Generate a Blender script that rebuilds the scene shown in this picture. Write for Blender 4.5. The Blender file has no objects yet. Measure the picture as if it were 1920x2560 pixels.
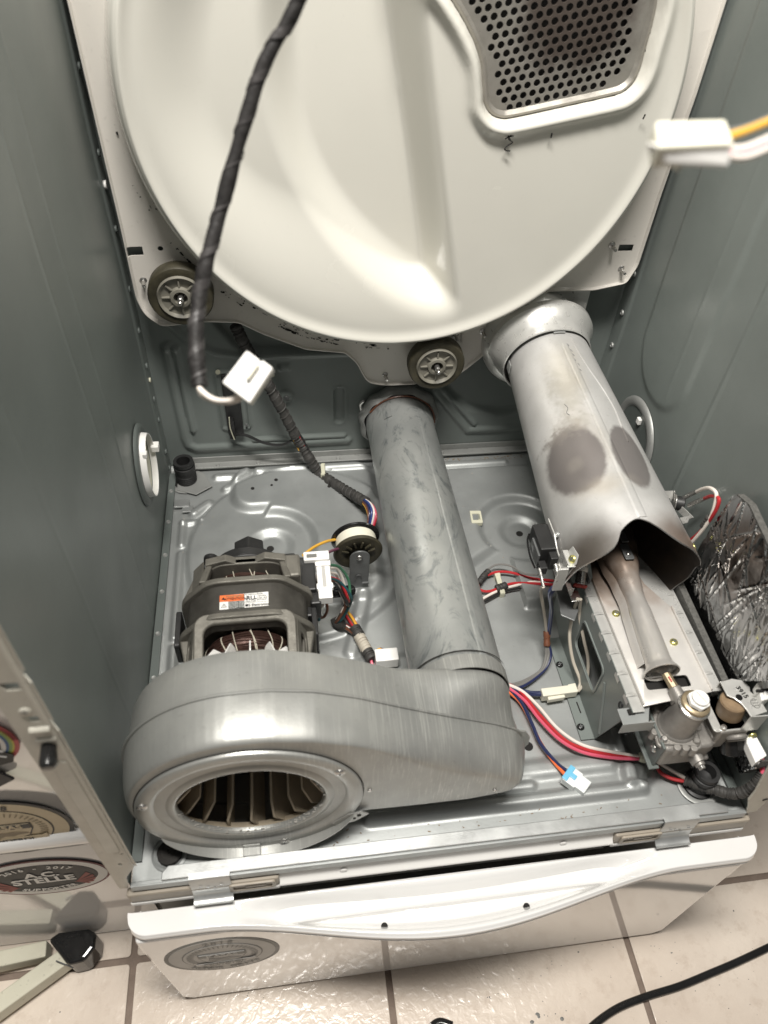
import bpy, bmesh, math, random
from mathutils import Vector, Matrix, noise
random.seed(7)
SC = bpy.context.scene
COL = SC.collection
PI = math.pi
# ------------------------------------------------------------------ camera
CAM = Vector((-0.1474, -0.2708, 0.8136)); PITCH, ROLL, YAW = 0.8076, -0.0648, -0.1772
FPX = 1850.0
def _axes():
    cy, sy = math.cos(YAW), math.sin(YAW); cp, sp = math.cos(PITCH), math.sin(PITCH)
    right = Vector((cy, sy, 0)); fh = Vector((-sy, cy, 0)); up = Vector((0, 0, 1))
    fwd = fh*cp - up*sp; dn = -(up*cp + fh*sp)
    cr, sr = math.cos(ROLL), math.sin(ROLL)
    return right*cr + dn*sr, -right*sr + dn*cr, fwd
AX, AY, AZ = _axes()
cd = bpy.data.cameras.new("camera"); cam = bpy.data.objects.new("camera", cd); COL.objects.link(cam)
m = Matrix((AX, -AY, -AZ)).transposed().to_4x4(); m.translation = CAM; cam.matrix_world = m
cd.sensor_fit = 'VERTICAL'; cd.sensor_height = 36.0; cd.lens = 36.0*FPX/2560.0
cd.clip_start = 0.02; cd.clip_end = 60
cd.dof.use_dof = True; cd.dof.focus_distance = 0.98; cd.dof.aperture_fstop = 5.0
SC.camera = cam
# ------------------------------------------------------------------ room light
world = bpy.data.worlds.new("World"); SC.world = world; world.use_nodes = True
bg = world.node_tree.nodes["Background"]; bg.inputs[0].default_value = (1.0, 0.97, 0.925, 1); bg.inputs[1].default_value = 0.125
def area(name, loc, tgt, sx, sy, power, col):
    l = bpy.data.lights.new(name, 'AREA'); l.shape = 'RECTANGLE'; l.size = sx; l.size_y = sy; l.energy = power; l.color = col
    o = bpy.data.objects.new(name, l); COL.objects.link(o); o.location = loc
    o.rotation_euler = (Vector(tgt)-Vector(loc)).to_track_quat('-Z', 'Y').to_euler(); return o
area("ceiling_lamp", (-0.17, -0.08, 2.0), (-0.10, 0.16, 0), 0.8, 0.24, 50, (1.0, 0.965, 0.91))
SC.view_settings.view_transform = 'Standard'; SC.view_settings.look = 'None'
SC.view_settings.exposure = 0.34; SC.view_settings.gamma = 1.0
# ------------------------------------------------------------------ pixel -> point on a known plane
def ray(u, v): return AX*((u-960)/FPX) + AY*((v-1280)/FPX) + AZ
def at(u, v, **k):
    d = ray(u, v); (a, c), = k.items(); i = 'xyz'.index(a)
    return CAM + d*((c-CAM[i])/d[i])
def atd(u, v, dist): return CAM + ray(u, v)*dist
# ------------------------------------------------------------------ materials
def mat(name, col, rough=0.5, metal=0.0, var=0.06, vs=9.0, bump=0.0, bs=200.0, coat=0.0, col2=None, streak=None,
        spec=0.5, rvar=0.08, speck=0.0, ior=1.45, trans=0.0):
    M = bpy.data.materials.new(name); M.use_nodes = True; nt = M.node_tree; N = nt.nodes; L = nt.links
    b = N["Principled BSDF"]
    b.inputs['Roughness'].default_value = rough; b.inputs['Metallic'].default_value = metal
    b.inputs['Coat Weight'].default_value = coat; b.inputs['Coat Roughness'].default_value = 0.06
    b.inputs['Specular IOR Level'].default_value = spec; b.inputs['IOR'].default_value = ior
    b.inputs['Transmission Weight'].default_value = trans
    tc = N.new('ShaderNodeTexCoord'); mp = N.new('ShaderNodeMapping'); L.new(tc.outputs['Object'], mp.inputs[0])
    if streak: mp.inputs['Scale'].default_value = streak
    n1 = N.new('ShaderNodeTexNoise'); n1.inputs['Scale'].default_value = vs; n1.inputs['Detail'].default_value = 7; n1.inputs['Roughness'].default_value = 0.6
    L.new(mp.outputs[0], n1.inputs['Vector'])
    r = N.new('ShaderNodeValToRGB'); r.color_ramp.elements[0].position = 0.3; r.color_ramp.elements[1].position = 0.7
    c2 = col2 if col2 else tuple(min(1, c*(1+var)) for c in col)
    c1 = col if col2 else tuple(c*(1-var) for c in col)
    r.color_ramp.elements[0].color = (*c1, 1); r.color_ramp.elements[1].color = (*c2, 1)
    L.new(n1.outputs['Fac'], r.inputs[0]); out = r.outputs[0]
    if speck > 0:
        n2 = N.new('ShaderNodeTexNoise'); n2.inputs['Scale'].default_value = 160; n2.inputs['Detail'].default_value = 3
        L.new(tc.outputs['Object'], n2.inputs['Vector'])
        r2 = N.new('ShaderNodeValToRGB'); r2.color_ramp.elements[0].position = 0.64; r2.color_ramp.elements[1].position = 0.74
        r2.color_ramp.elements[0].color = (0, 0, 0, 1); r2.color_ramp.elements[1].color = (speck,)*3+(1,)
        L.new(n2.outputs['Fac'], r2.inputs[0])
        mx = N.new('ShaderNodeMix'); mx.data_type = 'RGBA'; L.new(r2.outputs[0], mx.inputs['Factor']); L.new(out, mx.inputs[6])
        mx.inputs[7].default_value = (0.05, 0.04, 0.03, 1); out = mx.outputs[2]
    L.new(out, b.inputs['Base Color'])
    if rvar:
        mr = N.new('ShaderNodeMapRange'); mr.inputs[1].default_value = 0.3; mr.inputs[2].default_value = 0.7
        mr.inputs[3].default_value = max(0.02, rough-rvar); mr.inputs[4].default_value = min(1, rough+rvar)
        n3 = N.new('ShaderNodeTexNoise'); n3.inputs['Scale'].default_value = vs*2.3; n3.inputs['Detail'].default_value = 5
        L.new(mp.outputs[0], n3.inputs['Vector']); L.new(n3.outputs['Fac'], mr.inputs[0]); L.new(mr.outputs[0], b.inputs['Roughness'])
    if bump:
        n4 = N.new('ShaderNodeTexNoise'); n4.inputs['Scale'].default_value = bs; n4.inputs['Detail'].default_value = 4
        L.new(tc.outputs['Object'], n4.inputs['Vector'])
        bp = N.new('ShaderNodeBump'); bp.inputs['Strength'].default_value = bump; bp.inputs['Distance'].default_value = 0.002
        L.new(n4.outputs['Fac'], bp.inputs['Height']); L.new(bp.outputs[0], b.inputs['Normal'])
    return M
MT = {}
def mm(k, *a, **kw): MT[k] = mat(k, *a, **kw)
mm('teal_paint', (0.172, 0.193, 0.182), 0.36, 0.0, 0.15, 3.0, bump=0.06, bs=300, col2=None, speck=0.05)
mm('dark_paint', (0.11, 0.125, 0.118), 0.42, 0.0, 0.12, 5.0, bump=0.04, bs=400)
mm('galv', (0.315, 0.33, 0.325), 0.45, 0.55, 0.10, 10, bump=0.04, bs=350, col2=(0.40, 0.413, 0.405), speck=0.12)
mm('galv_bright', (0.42, 0.43, 0.425), 0.36, 0.7, 0.10, 14, bump=0.04, bs=300, col2=(0.55, 0.56, 0.55), speck=0.10)
mm('galv_dull', (0.27, 0.275, 0.265), 0.5, 0.45, 0.12, 12, bump=0.05, bs=300, col2=(0.36, 0.365, 0.35), speck=0.25)
mm('cream_enamel', (0.64, 0.625, 0.565), 0.20, 0.0, 0.022, 5.0, coat=0.35, rvar=0.08, speck=0.02)
mm('white_enamel', (0.63, 0.60, 0.55), 0.24, 0.0, 0.03, 6, coat=0.2, speck=0.10, rvar=0.05)
mm('white_gloss', (0.72, 0.715, 0.70), 0.07, 0.0, 0.01, 4, coat=1.0, rvar=0.02, spec=0.6)
mm('white_plastic', (0.80, 0.79, 0.76), 0.3, 0.0, 0.02, 6, rvar=0.05)
mm('flange_paint', (0.55, 0.53, 0.46), 0.4, 0.0, 0.05, 30, speck=0.2, bump=0.03)
mm('cream_plastic', (0.68, 0.66, 0.55), 0.38, 0.0, 0.04, 60, rvar=0.06)
mm('ivory_plastic', (0.55, 0.54, 0.42), 0.42, 0.0, 0.05, 40)
mm('black_plastic', (0.018, 0.018, 0.018), 0.45, 0.0, 0.2, 40, rvar=0.1)
mm('black_gloss', (0.012, 0.012, 0.012), 0.16, 0.0, 0.2, 40)
mm('bright_tin', (0.56, 0.555, 0.53), 0.32, 0.45, 0.08, 40, speck=0.08)
mm('rubber', (0.026, 0.023, 0.014), 0.55, 0.0, 0.2, 60, bump=0.15, speck=0.2, col2=(0.06, 0.053, 0.032))
mm('grey_plastic', (0.185, 0.175, 0.145), 0.5, 0.0, 0.15, 60, speck=0.2)
mm('steel', (0.50, 0.49, 0.47), 0.28, 0.9, 0.1, 60)
mm('dark_steel', (0.16, 0.165, 0.165), 0.45, 0.5, 0.15, 40, speck=0.1)
mm('cast_alu', (0.28, 0.265, 0.245), 0.5, 0.55, 0.1, 90, bump=0.15, bs=500, speck=0.1)
mm('motor_alu', (0.15, 0.142, 0.122), 0.55, 0.45, 0.15, 70, bump=0.2, bs=600, speck=0.25)
mm('laminated', (0.065, 0.061, 0.053), 0.55, 0.4, 0.2, 60, speck=0.2)
mm('copper', (0.065, 0.035, 0.028), 0.45, 0.5, 0.3, 150, bump=0.2, bs=800)
mm('brass', (0.55, 0.45, 0.12), 0.3, 0.85, 0.1, 90)
mm('zinc_yellow', (0.62, 0.58, 0.22), 0.28, 0.85, 0.15, 90)
mm('tape', (0.03, 0.029, 0.028), 0.62, 0.0, 0.3, 120, bump=0.3, bs=260, col2=(0.06, 0.057, 0.052))
mm('tape_dark', (0.012, 0.011, 0.011), 0.55, 0.0, 0.4, 120, bump=0.35, bs=260, col2=(0.030, 0.028, 0.027), spec=0.3)
mm('string', (0.45, 0.42, 0.34), 0.8, 0.0, 0.1, 90)
mm('wire_red', (0.42, 0.025, 0.03), 0.35); mm('wire_pink', (0.62, 0.10, 0.16), 0.35); mm('wire_white', (0.72, 0.66, 0.60), 0.35)
mm('wire_orange', (0.75, 0.16, 0.05), 0.35); mm('wire_navy', (0.02, 0.026, 0.075), 0.35); mm('wire_blue', (0.03, 0.055, 0.20), 0.35)
mm('wire_grey', (0.17, 0.165, 0.155), 0.4); mm('wire_beige', (0.46, 0.42, 0.35), 0.55); mm('wire_brown', (0.14, 0.055, 0.03), 0.4)
mm('wire_yellow', (0.72, 0.40, 0.05), 0.35); mm('wire_green', (0.05, 0.16, 0.09), 0.35); mm('wire_black', (0.02, 0.02, 0.02), 0.3)
mm('wire_purple', (0.16, 0.05, 0.09), 0.4); mm('wire_teal', (0.02, 0.09, 0.10), 0.4)
mm('connector_blue', (0.16, 0.46, 0.66), 0.35); mm('connector_clear', (0.70, 0.73, 0.72), 0.28)
mm('red_resin', (0.30, 0.03, 0.02), 0.4); mm('coil_tape', (0.21, 0.145, 0.085), 0.5, 0, 0.2, 90)
mm('felt', (0.10, 0.098, 0.09), 0.95, 0, 0.3, 300, bump=0.6, bs=900)
mm('blade', (0.52, 0.44, 0.325), 0.6, 0, 0.12, 40, speck=0.1)
mm('stool_paint', (0.52, 0.50, 0.40), 0.45, 0, 0.06, 20, speck=0.25)
mm('tan_strip', (0.33, 0.29, 0.235), 0.45, 0, 0.05, 30)
mm('soot_and_shade', (0.012, 0.011, 0.010), 0.9)  # near-black for lint and residue, and for shade painted into holes and gaps
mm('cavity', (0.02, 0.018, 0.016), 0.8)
mm('ceramic', (0.62, 0.60, 0.55), 0.6)
for k, c in dict(ink_black=(0.02, 0.02, 0.022), ink_maroon=(0.13, 0.02, 0.025), ink_tan=(0.55, 0.46, 0.31), ink_white=(0.75, 0.74, 0.71), ink_orange=(0.78, 0.17, 0.05),
                 ink_red=(0.55, 0.10, 0.10), ink_green=(0.30, 0.42, 0.14), ink_blue=(0.06, 0.13, 0.28), ink_yellow=(0.65, 0.6, 0.12), ink_grey=(0.16, 0.16, 0.15),
                 ink_darkgreen=(0.055, 0.065, 0.06), ink_wing=(0.27, 0.06, 0.05), ink_silver=(0.42, 0.41, 0.39), ink_brown=(0.20, 0.155, 0.09)).items():
    mm(k, c, 0.45, 0, 0.03, 30, rvar=0.04, spec=0.3)
# scraped, smudged galvanised sheet: blower shell (straight scratches), exhaust duct (curving smudges)
def scuffed(name, scale, distort, c1, c2, c3, metal=0.5, rough=0.42, patchy=False):
    M = mat(name, c1, rough, metal, 0.1, 8, bump=0.04, bs=320, col2=c2, speck=0.12); nt = M.node_tree; N = nt.nodes; L = nt.links
    b = N["Principled BSDF"]; src = b.inputs['Base Color'].links[0].from_socket
    tc = N.new('ShaderNodeTexCoord'); mp = N.new('ShaderNodeMapping'); mp.inputs['Scale'].default_value = scale; L.new(tc.outputs['Object'], mp.inputs[0])
    n = N.new('ShaderNodeTexNoise'); n.inputs['Scale'].default_value = 1.0; n.inputs['Detail'].default_value = 9; n.inputs['Roughness'].default_value = 0.68; n.inputs['Distortion'].default_value = distort
    L.new(mp.outputs[0], n.inputs['Vector'])
    r = N.new('ShaderNodeValToRGB'); r.color_ramp.elements[0].position = 0.52; r.color_ramp.elements[1].position = 0.70
    r.color_ramp.elements[0].color = (0, 0, 0, 1); r.color_ramp.elements[1].color = (0.85,)*3+(1,); L.new(n.outputs['Fac'], r.inputs[0])
    fac = r.outputs[0]
    if patchy:                      # scratches only where the sheet was dragged: a broken band on the right half
        np_ = N.new('ShaderNodeTexNoise'); np_.inputs['Scale'].default_value = 11; np_.inputs['Detail'].default_value = 2; L.new(tc.outputs['Object'], np_.inputs['Vector'])
        sx_ = N.new('ShaderNodeSeparateXYZ'); L.new(tc.outputs['Object'], sx_.inputs[0])
        m1 = N.new('ShaderNodeMath'); m1.operation = 'MULTIPLY_ADD'; L.new(sx_.outputs[0], m1.inputs[0]); m1.inputs[1].default_value = 1.1; L.new(np_.outputs['Fac'], m1.inputs[2])
        rp_ = N.new('ShaderNodeMapRange'); rp_.inputs[1].default_value = 0.25; rp_.inputs[2].default_value = 0.55; rp_.inputs[3].default_value = 0.12; rp_.inputs[4].default_value = 1.0; L.new(m1.outputs[0], rp_.inputs[0])
        m2 = N.new('ShaderNodeMath'); m2.operation = 'MULTIPLY'; L.new(fac, m2.inputs[0]); L.new(rp_.outputs[0], m2.inputs[1]); fac = m2.outputs[0]
    mx = N.new('ShaderNodeMix'); mx.data_type = 'RGBA'; L.new(fac, mx.inputs['Factor']); L.new(src, mx.inputs[6]); mx.inputs[7].default_value = (*c3, 1)
    L.new(mx.outputs[2], b.inputs['Base Color']); MT[name] = M
scuffed('blower_sheet', (620, 9, 40), 0.1, (0.265, 0.27, 0.26), (0.395, 0.395, 0.37), (0.60, 0.60, 0.56), 0.5, 0.41, True)
scuffed('duct_sheet', (20, 9, 20), 3.2, (0.32, 0.335, 0.33), (0.49, 0.50, 0.48), (0.13, 0.15, 0.155), 0.6, 0.36)
# ------------------------------------------------------------------ mesh builder
class B:
    def __init__(s): s.bm = bmesh.new()
    def add(s, vs, fs, M=None):
        v = [s.bm.verts.new((M @ Vector(p)) if M else p) for p in vs]
        for f in fs:
            try: s.bm.faces.new([v[i] for i in f])
            except ValueError: pass
        return s
    def box(s, c, d, M=None):
        x, y, z = d[0]/2, d[1]/2, d[2]/2
        vs = [(c[0]+i*x, c[1]+j*y, c[2]+k*z) for i in (-1, 1) for j in (-1, 1) for k in (-1, 1)]
        return s.add(vs, [(0, 1, 3, 2), (4, 6, 7, 5), (0, 4, 5, 1), (2, 3, 7, 6), (0, 2, 6, 4), (1, 5, 7, 3)], M)
    def lathe(s, prof, org=(0, 0, 0), axis=(0, 0, 1), n=40, cap0=False, cap1=False, a0=0.0, a1=2*PI):
        q = Vector(axis).normalized().to_track_quat('Z', 'Y').to_matrix(); o = Vector(org)
        full = abs(a1-a0-2*PI) < 1e-6; k = n if full else n+1; vs = []
        for r, h in prof:
            for i in range(k):
                a = a0+(a1-a0)*i/n; vs.append(o + q @ Vector((r*math.cos(a), r*math.sin(a), h)))
        fs = []
        for j in range(len(prof)-1):
            for i in range(n if full else n):
                i2 = (i+1) % k if full else i+1
                fs.append((j*k+i, j*k+i2, (j+1)*k+i2, (j+1)*k+i))
        if cap0: fs.append(tuple(range(k))[::-1])
        if cap1: fs.append(tuple((len(prof)-1)*k+i for i in range(k)))
        return s.add(vs, fs)
    def cyl(s, p0, p1, r0, r1=None, n=24):
        p0 = Vector(p0); p1 = Vector(p1); h = (p1-p0).length
        return s.lathe([(r0, 0), (r0 if r1 is None else r1, h)], p0, p1-p0, n, True, True)
    def tube(s, pts, r, n=8, sub=6, cap=True):
        P = spline(pts, sub) if sub > 1 else [Vector(p) for p in pts]
        nrm = None; vs = []; m_ = len(P)
        for i, p in enumerate(P):
            t = (P[min(i+1, m_-1)]-P[max(i-1, 0)]).normalized()
            if nrm is None:
                nrm = t.cross(Vector((0.3, 0.2, 0.93)))
                if nrm.length < 1e-4: nrm = t.cross(Vector((1, 0, 0)))
            nrm = (nrm - t*nrm.dot(t)).normalized(); bn = t.cross(nrm)
            rr = r(i/(m_-1)) if callable(r) else r
            for k in range(n):
                a = 2*PI*k/n; vs.append(p + nrm*(rr*math.cos(a)) + bn*(rr*math.sin(a)))
        fs = [(i*n+k, i*n+(k+1) % n, (i+1)*n+(k+1) % n, (i+1)*n+k) for i in range(m_-1) for k in range(n)]
        if cap: fs += [tuple(range(n))[::-1], tuple((m_-1)*n+k for k in range(n))]
        return s.add(vs, fs)
    def prism(s, poly, fn, h0, h1):
        n = len(poly); vs = [fn(a, b, h0) for a, b in poly]+[fn(a, b, h1) for a, b in poly]
        fs = [tuple(range(n))[::-1], tuple(range(n, 2*n))]+[(i, (i+1) % n, n+(i+1) % n, n+i) for i in range(n)]
        return s.add(vs, fs)
    def grid(s, fn, nu, nv, closeu=False):
        vs = [fn(i/(nu-(0 if closeu else 1)), j/(nv-1)) for j in range(nv) for i in range(nu)]
        fs = []
        for j in range(nv-1):
            for i in range(nu if closeu else nu-1):
                i2 = (i+1) % nu; fs.append((j*nu+i, j*nu+i2, (j+1)*nu+i2, (j+1)*nu+i))
        return s.add(vs, fs)
    def ball(s, c, r, sc=(1, 1, 1), n=20):
        c = Vector(c)
        return s.grid(lambda u, v: c+Vector((sc[0]*r*math.cos(2*PI*u)*math.sin(PI*(v*.998+.001)), sc[1]*r*math.sin(2*PI*u)*math.sin(PI*(v*.998+.001)), sc[2]*r*math.cos(PI*(v*.998+.001)))), n, n//2+1, True)
    def frame(s, outer, inner, fn, h0, h1):
        n = len(outer); vs = []
        for h in (h0, h1):
            vs += [fn(a, b, h) for a, b in outer]; vs += [fn(a, b, h) for a, b in inner]
        fs = []
        for i in range(n):
            j = (i+1) % n
            fs += [(i, n+i, n+j, j), (2*n+i, 2*n+j, 3*n+j, 3*n+i), (i, j, 2*n+j, 2*n+i), (n+i, 3*n+i, 3*n+j, n+j)]
        return s.add(vs, fs)
def spline(pts, sub):
    P = [Vector(p) for p in pts]
    if len(P) < 3: return [P[0].lerp(P[-1], i/sub) for i in range(sub+1)]
    Q = [P[0]*2-P[1]]+P+[P[-1]*2-P[-2]]; out = []
    for i in range(1, len(Q)-2):
        a, b, c, d = Q[i-1:i+3]
        for k in range(sub):
            t = k/sub; out.append(0.5*((2*b)+(c-a)*t+(2*a-5*b+4*c-d)*t*t+(3*b-a-3*c+d)*t**3))
    out.append(P[-1]); return out
def rrect(x0, y0, x1, y1, r, n=5):
    out = []
    for cx, cy, a in ((x1-r, y1-r, 0), (x0+r, y1-r, PI/2), (x0+r, y0+r, PI), (x1-r, y0+r, 1.5*PI)):
        for i in range(n+1):
            t = a+PI/2*i/n; out.append((cx+r*math.cos(t), cy+r*math.sin(t)))
    return out
def XY(a, b, h): return Vector((a, b, h))
def XZ(a, b, h): return Vector((a, h, b))
def YZ(a, b, h): return Vector((h, a, b))
def circ(cx, cy, r, n=32, ry=None): return [(cx+r*math.cos(2*PI*i/n), cy+(ry or r)*math.sin(2*PI*i/n)) for i in range(n)]
def thing(name, label, cat, loc=(0, 0, 0), group=None):
    o = bpy.data.objects.new(name, None); COL.objects.link(o); o.location = loc; o.empty_display_size = 0.02
    o['label'] = label; o['category'] = cat
    if group: o['group'] = group
    return o
def tag(o, label, cat, group=None):
    o['label'] = label; o['category'] = cat
    if group: o['group'] = group
    return o
def obj(name, b, m, parent=None, smooth=35, bevel=0, solid=0, kind=None, label=None, seg=2, soff=-1, loc=None):
    me = bpy.data.meshes.new(name); bm = b.bm if isinstance(b, B) else b
    bmesh.ops.recalc_face_normals(bm, faces=bm.faces[:]) if solid == 0 else None
    bm.to_mesh(me); bm.free()
    for mt in (m if isinstance(m, (list, tuple)) else [m]): me.materials.append(MT[mt] if isinstance(mt, str) else mt)
    if smooth:
        me.shade_smooth(); me.set_sharp_from_angle(angle=math.radians(smooth))
    o = bpy.data.objects.new(name, me); COL.objects.link(o)
    if parent: attach(o, parent)
    if solid:
        md = o.modifiers.new('thickness', 'SOLIDIFY'); md.thickness = solid; md.offset = soff; md.use_even_offset = False
        md = o.modifiers.new('crisp', 'EDGE_SPLIT'); md.split_angle = math.radians(max(42, smooth or 42)); md.use_edge_sharp = True
    if bevel:
        md = o.modifiers.new('edge', 'BEVEL'); md.width = bevel; md.segments = seg; md.limit_method = 'ANGLE'; md.angle_limit = math.radians(40)
        md.harden_normals = False
    if kind: o['kind'] = kind
    if label: o['label'] = label
    return o
def wloc(p):
    M = Vector((0, 0, 0))
    while p: M = M+p.location+p.matrix_parent_inverse.translation; p = p.parent
    return M
def attach(o, parent):           # meshes are written in world coordinates; parents are only moved, never turned
    o.parent = parent; o.matrix_parent_inverse = Matrix.Translation(-wloc(parent))
def inst(o, dloc, parent, rot=None):        # copy that shares mesh data, shifted by dloc from the first one
    c = o.copy(); COL.objects.link(c); c.parent = parent; c.matrix_parent_inverse = Matrix.Translation(-wloc(parent))
    c.location = Vector(dloc)
    if rot: c.rotation_euler = rot
    return c
def cut(o, cutters):
    tmp = []
    for c in cutters:
        me = bpy.data.meshes.new('cutter'); bmesh.ops.recalc_face_normals(c.bm, faces=c.bm.faces[:]); c.bm.to_mesh(me); c.bm.free()
        t = bpy.data.objects.new('cutter', me); COL.objects.link(t); tmp.append(t)
        md = o.modifiers.new('cut', 'BOOLEAN'); md.operation = 'DIFFERENCE'; md.object = t; md.solver = 'EXACT'
    bpy.context.view_layer.update()
    dg = bpy.context.evaluated_depsgraph_get(); ev = o.evaluated_get(dg)
    me = bpy.data.meshes.new_from_object(ev, depsgraph=dg); old = o.data
    o.modifiers.clear(); o.data = me; me.name = old.name
    if not me.materials:
        for mt in old.materials: me.materials.append(mt)
    for t in tmp:
        d = t.data; bpy.data.objects.remove(t); bpy.data.meshes.remove(d)
    me.shade_smooth(); me.set_sharp_from_angle(angle=math.radians(35))
    return o
def text(name, s, m, parent, place, size, depth=0.0002, sx=1.0, align='CENTER', bold=0.0, space=1.0):
    cu = bpy.data.curves.new('lettering', 'FONT'); cu.body = s; cu.size = size; cu.align_x = align; cu.align_y = 'CENTER'
    cu.extrude = depth; cu.offset = bold; cu.space_character = space; cu.resolution_u = 3
    t = bpy.data.objects.new('lettering', cu); COL.objects.link(t); bpy.context.view_layer.update()
    dg = bpy.context.evaluated_depsgraph_get(); me = bpy.data.meshes.new_from_object(t.evaluated_get(dg), depsgraph=dg)
    bpy.data.objects.remove(t); bpy.data.curves.remove(cu)
    for v in me.vertices: v.co = place(v.co.x*sx, v.co.y, v.co.z)
    me.materials.clear(); me.materials.append(MT[m]); me.name = name
    o = bpy.data.objects.new(name, me); COL.objects.link(o)
    if parent: attach(o, parent)
    return o
def sm(e0, e1, x):
    t = max(0.0, min(1.0, (x-e0)/(e1-e0))); return t*t*(3-2*t)
def sdbox(x, y, x0, y0, x1, y1, r=0.0):
    dx = abs(x-(x0+x1)/2)-(x1-x0)/2+r; dy = abs(y-(y0+y1)/2)-(y1-y0)/2+r
    return math.hypot(max(dx, 0), max(dy, 0))+min(max(dx, dy), 0)-r
def sdseg(x, y, a, b):
    px, py = x-a[0], y-a[1]; bx, by = b[0]-a[0], b[1]-a[1]; h = max(0, min(1, (px*bx+py*by)/(bx*bx+by*by)))
    return math.hypot(px-bx*h, py-by*h)
def bead(d, w, h): return h*(1-sm(w*0.35, w, d))
def screw(p, ax, r, m, parent, name='screw', h=0.0022, slot=True):
    b = B(); ax = Vector(ax).normalized()
    b.lathe([(0.0003, h), (r*0.55, h*0.97), (r*0.85, h*0.72), (r, h*0.3), (r, 0)], p, ax, 16, True)
    q = ax.to_track_quat('Z', 'Y').to_matrix().to_4x4(); q.translation = Vector(p)
    o = obj(name, b, m, parent)
    if slot:
        c = B(); c.box((0, 0, h), (r*1.1, r*0.26, h*0.12), q).box((0, 0, h), (r*0.26, r*1.1, h*0.125), q)
        obj('cross_slot', c, 'dark_steel', o, smooth=0)
    return o
def copy_tree(root, loc, label):
    r = root.copy(); COL.objects.link(r); r.location = loc; r['label'] = label
    def rec(o, p):
        for ch in o.children:
            c = ch.copy(); COL.objects.link(c); c.parent = p; c.matrix_parent_inverse = ch.matrix_parent_inverse.copy(); rec(ch, c)
    rec(root, r); return r
# ================================================================== FLOOR
FZ = -0.345; TS = 0.341
def tile_mat():
    M = mat('floor_tile', (0.565, 0.485, 0.41), 0.21, 0, 0.06, 7, col2=(0.69, 0.61, 0.525), rvar=0.05, spec=0.5); nt = M.node_tree; N = nt.nodes; L = nt.links; b = N["Principled BSDF"]
    tc = N.new('ShaderNodeTexCoord')
    n = N.new('ShaderNodeTexNoise'); n.inputs['Scale'].default_value = 85; n.inputs['Detail'].default_value = 2.5; n.inputs['Distortion'].default_value = 0.5
    n2 = N.new('ShaderNodeTexNoise'); n2.inputs['Scale'].default_value = 7; n2.inputs['Detail'].default_value = 2
    L.new(tc.outputs['Object'], n.inputs['Vector']); L.new(tc.outputs['Object'], n2.inputs['Vector'])
    a = N.new('ShaderNodeMath'); a.operation = 'MULTIPLY'; L.new(n.outputs['Fac'], a.inputs[0]); L.new(n2.outputs['Fac'], a.inputs[1])
    bp = N.new('ShaderNodeBump'); bp.inputs['Strength'].default_value = 0.42; bp.inputs['Distance'].default_value = 0.004
    L.new(a.outputs[0], bp.inputs['Height']); L.new(bp.outputs[0], b.inputs['Normal'])
    src = b.inputs['Base Color'].links[0].from_socket
    n3 = N.new('ShaderNodeTexNoise'); n3.inputs['Scale'].default_value = 38; n3.inputs['Detail'].default_value = 9; n3.inputs['Roughness'].default_value = 0.7
    L.new(tc.outputs['Object'], n3.inputs['Vector'])
    r = N.new('ShaderNodeValToRGB'); r.color_ramp.elements[0].position = 0.52; r.color_ramp.elements[1].position = 0.72
    r.color_ramp.elements[0].color = (0, 0, 0, 1); r.color_ramp.elements[1].color = (0.5,)*3+(1,); L.new(n3.outputs['Fac'], r.inputs[0])
    mx = N.new('ShaderNodeMix'); mx.data_type = 'RGBA'; L.new(r.outputs[0], mx.inputs['Factor']); L.new(src, mx.inputs[6]); mx.inputs[7].default_value = (0.42, 0.335, 0.265, 1)
    L.new(mx.outputs[2], b.inputs['Base Color']); MT['floor_tile'] = M
tile_mat(); mm('grout', (0.20, 0.155, 0.125), 0.85, 0, 0.12, 60, bump=0.3, bs=300)
b = B(); b.box((0, -0.1, FZ-0.03), (4.4, 4.0, 0.052)); floor = obj('floor', b, 'grout', None, smooth=0); floor['kind'] = 'structure'
b = B(); g = 0.0042; b.prism(rrect(g, g, TS-g, TS-g, 0.004, 2), lambda a, c, h: Vector((a-0.4, c+0.018, h)), FZ-0.004, FZ)
tile0 = obj('tile', b, 'floor_tile', floor, smooth=0, bevel=0.0012)
for i in range(-3, 5):
    for j in range(-4, 2):
        if (i, j) != (0, 0): inst(tile0, (i*TS, j*TS, 0), floor)
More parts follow.
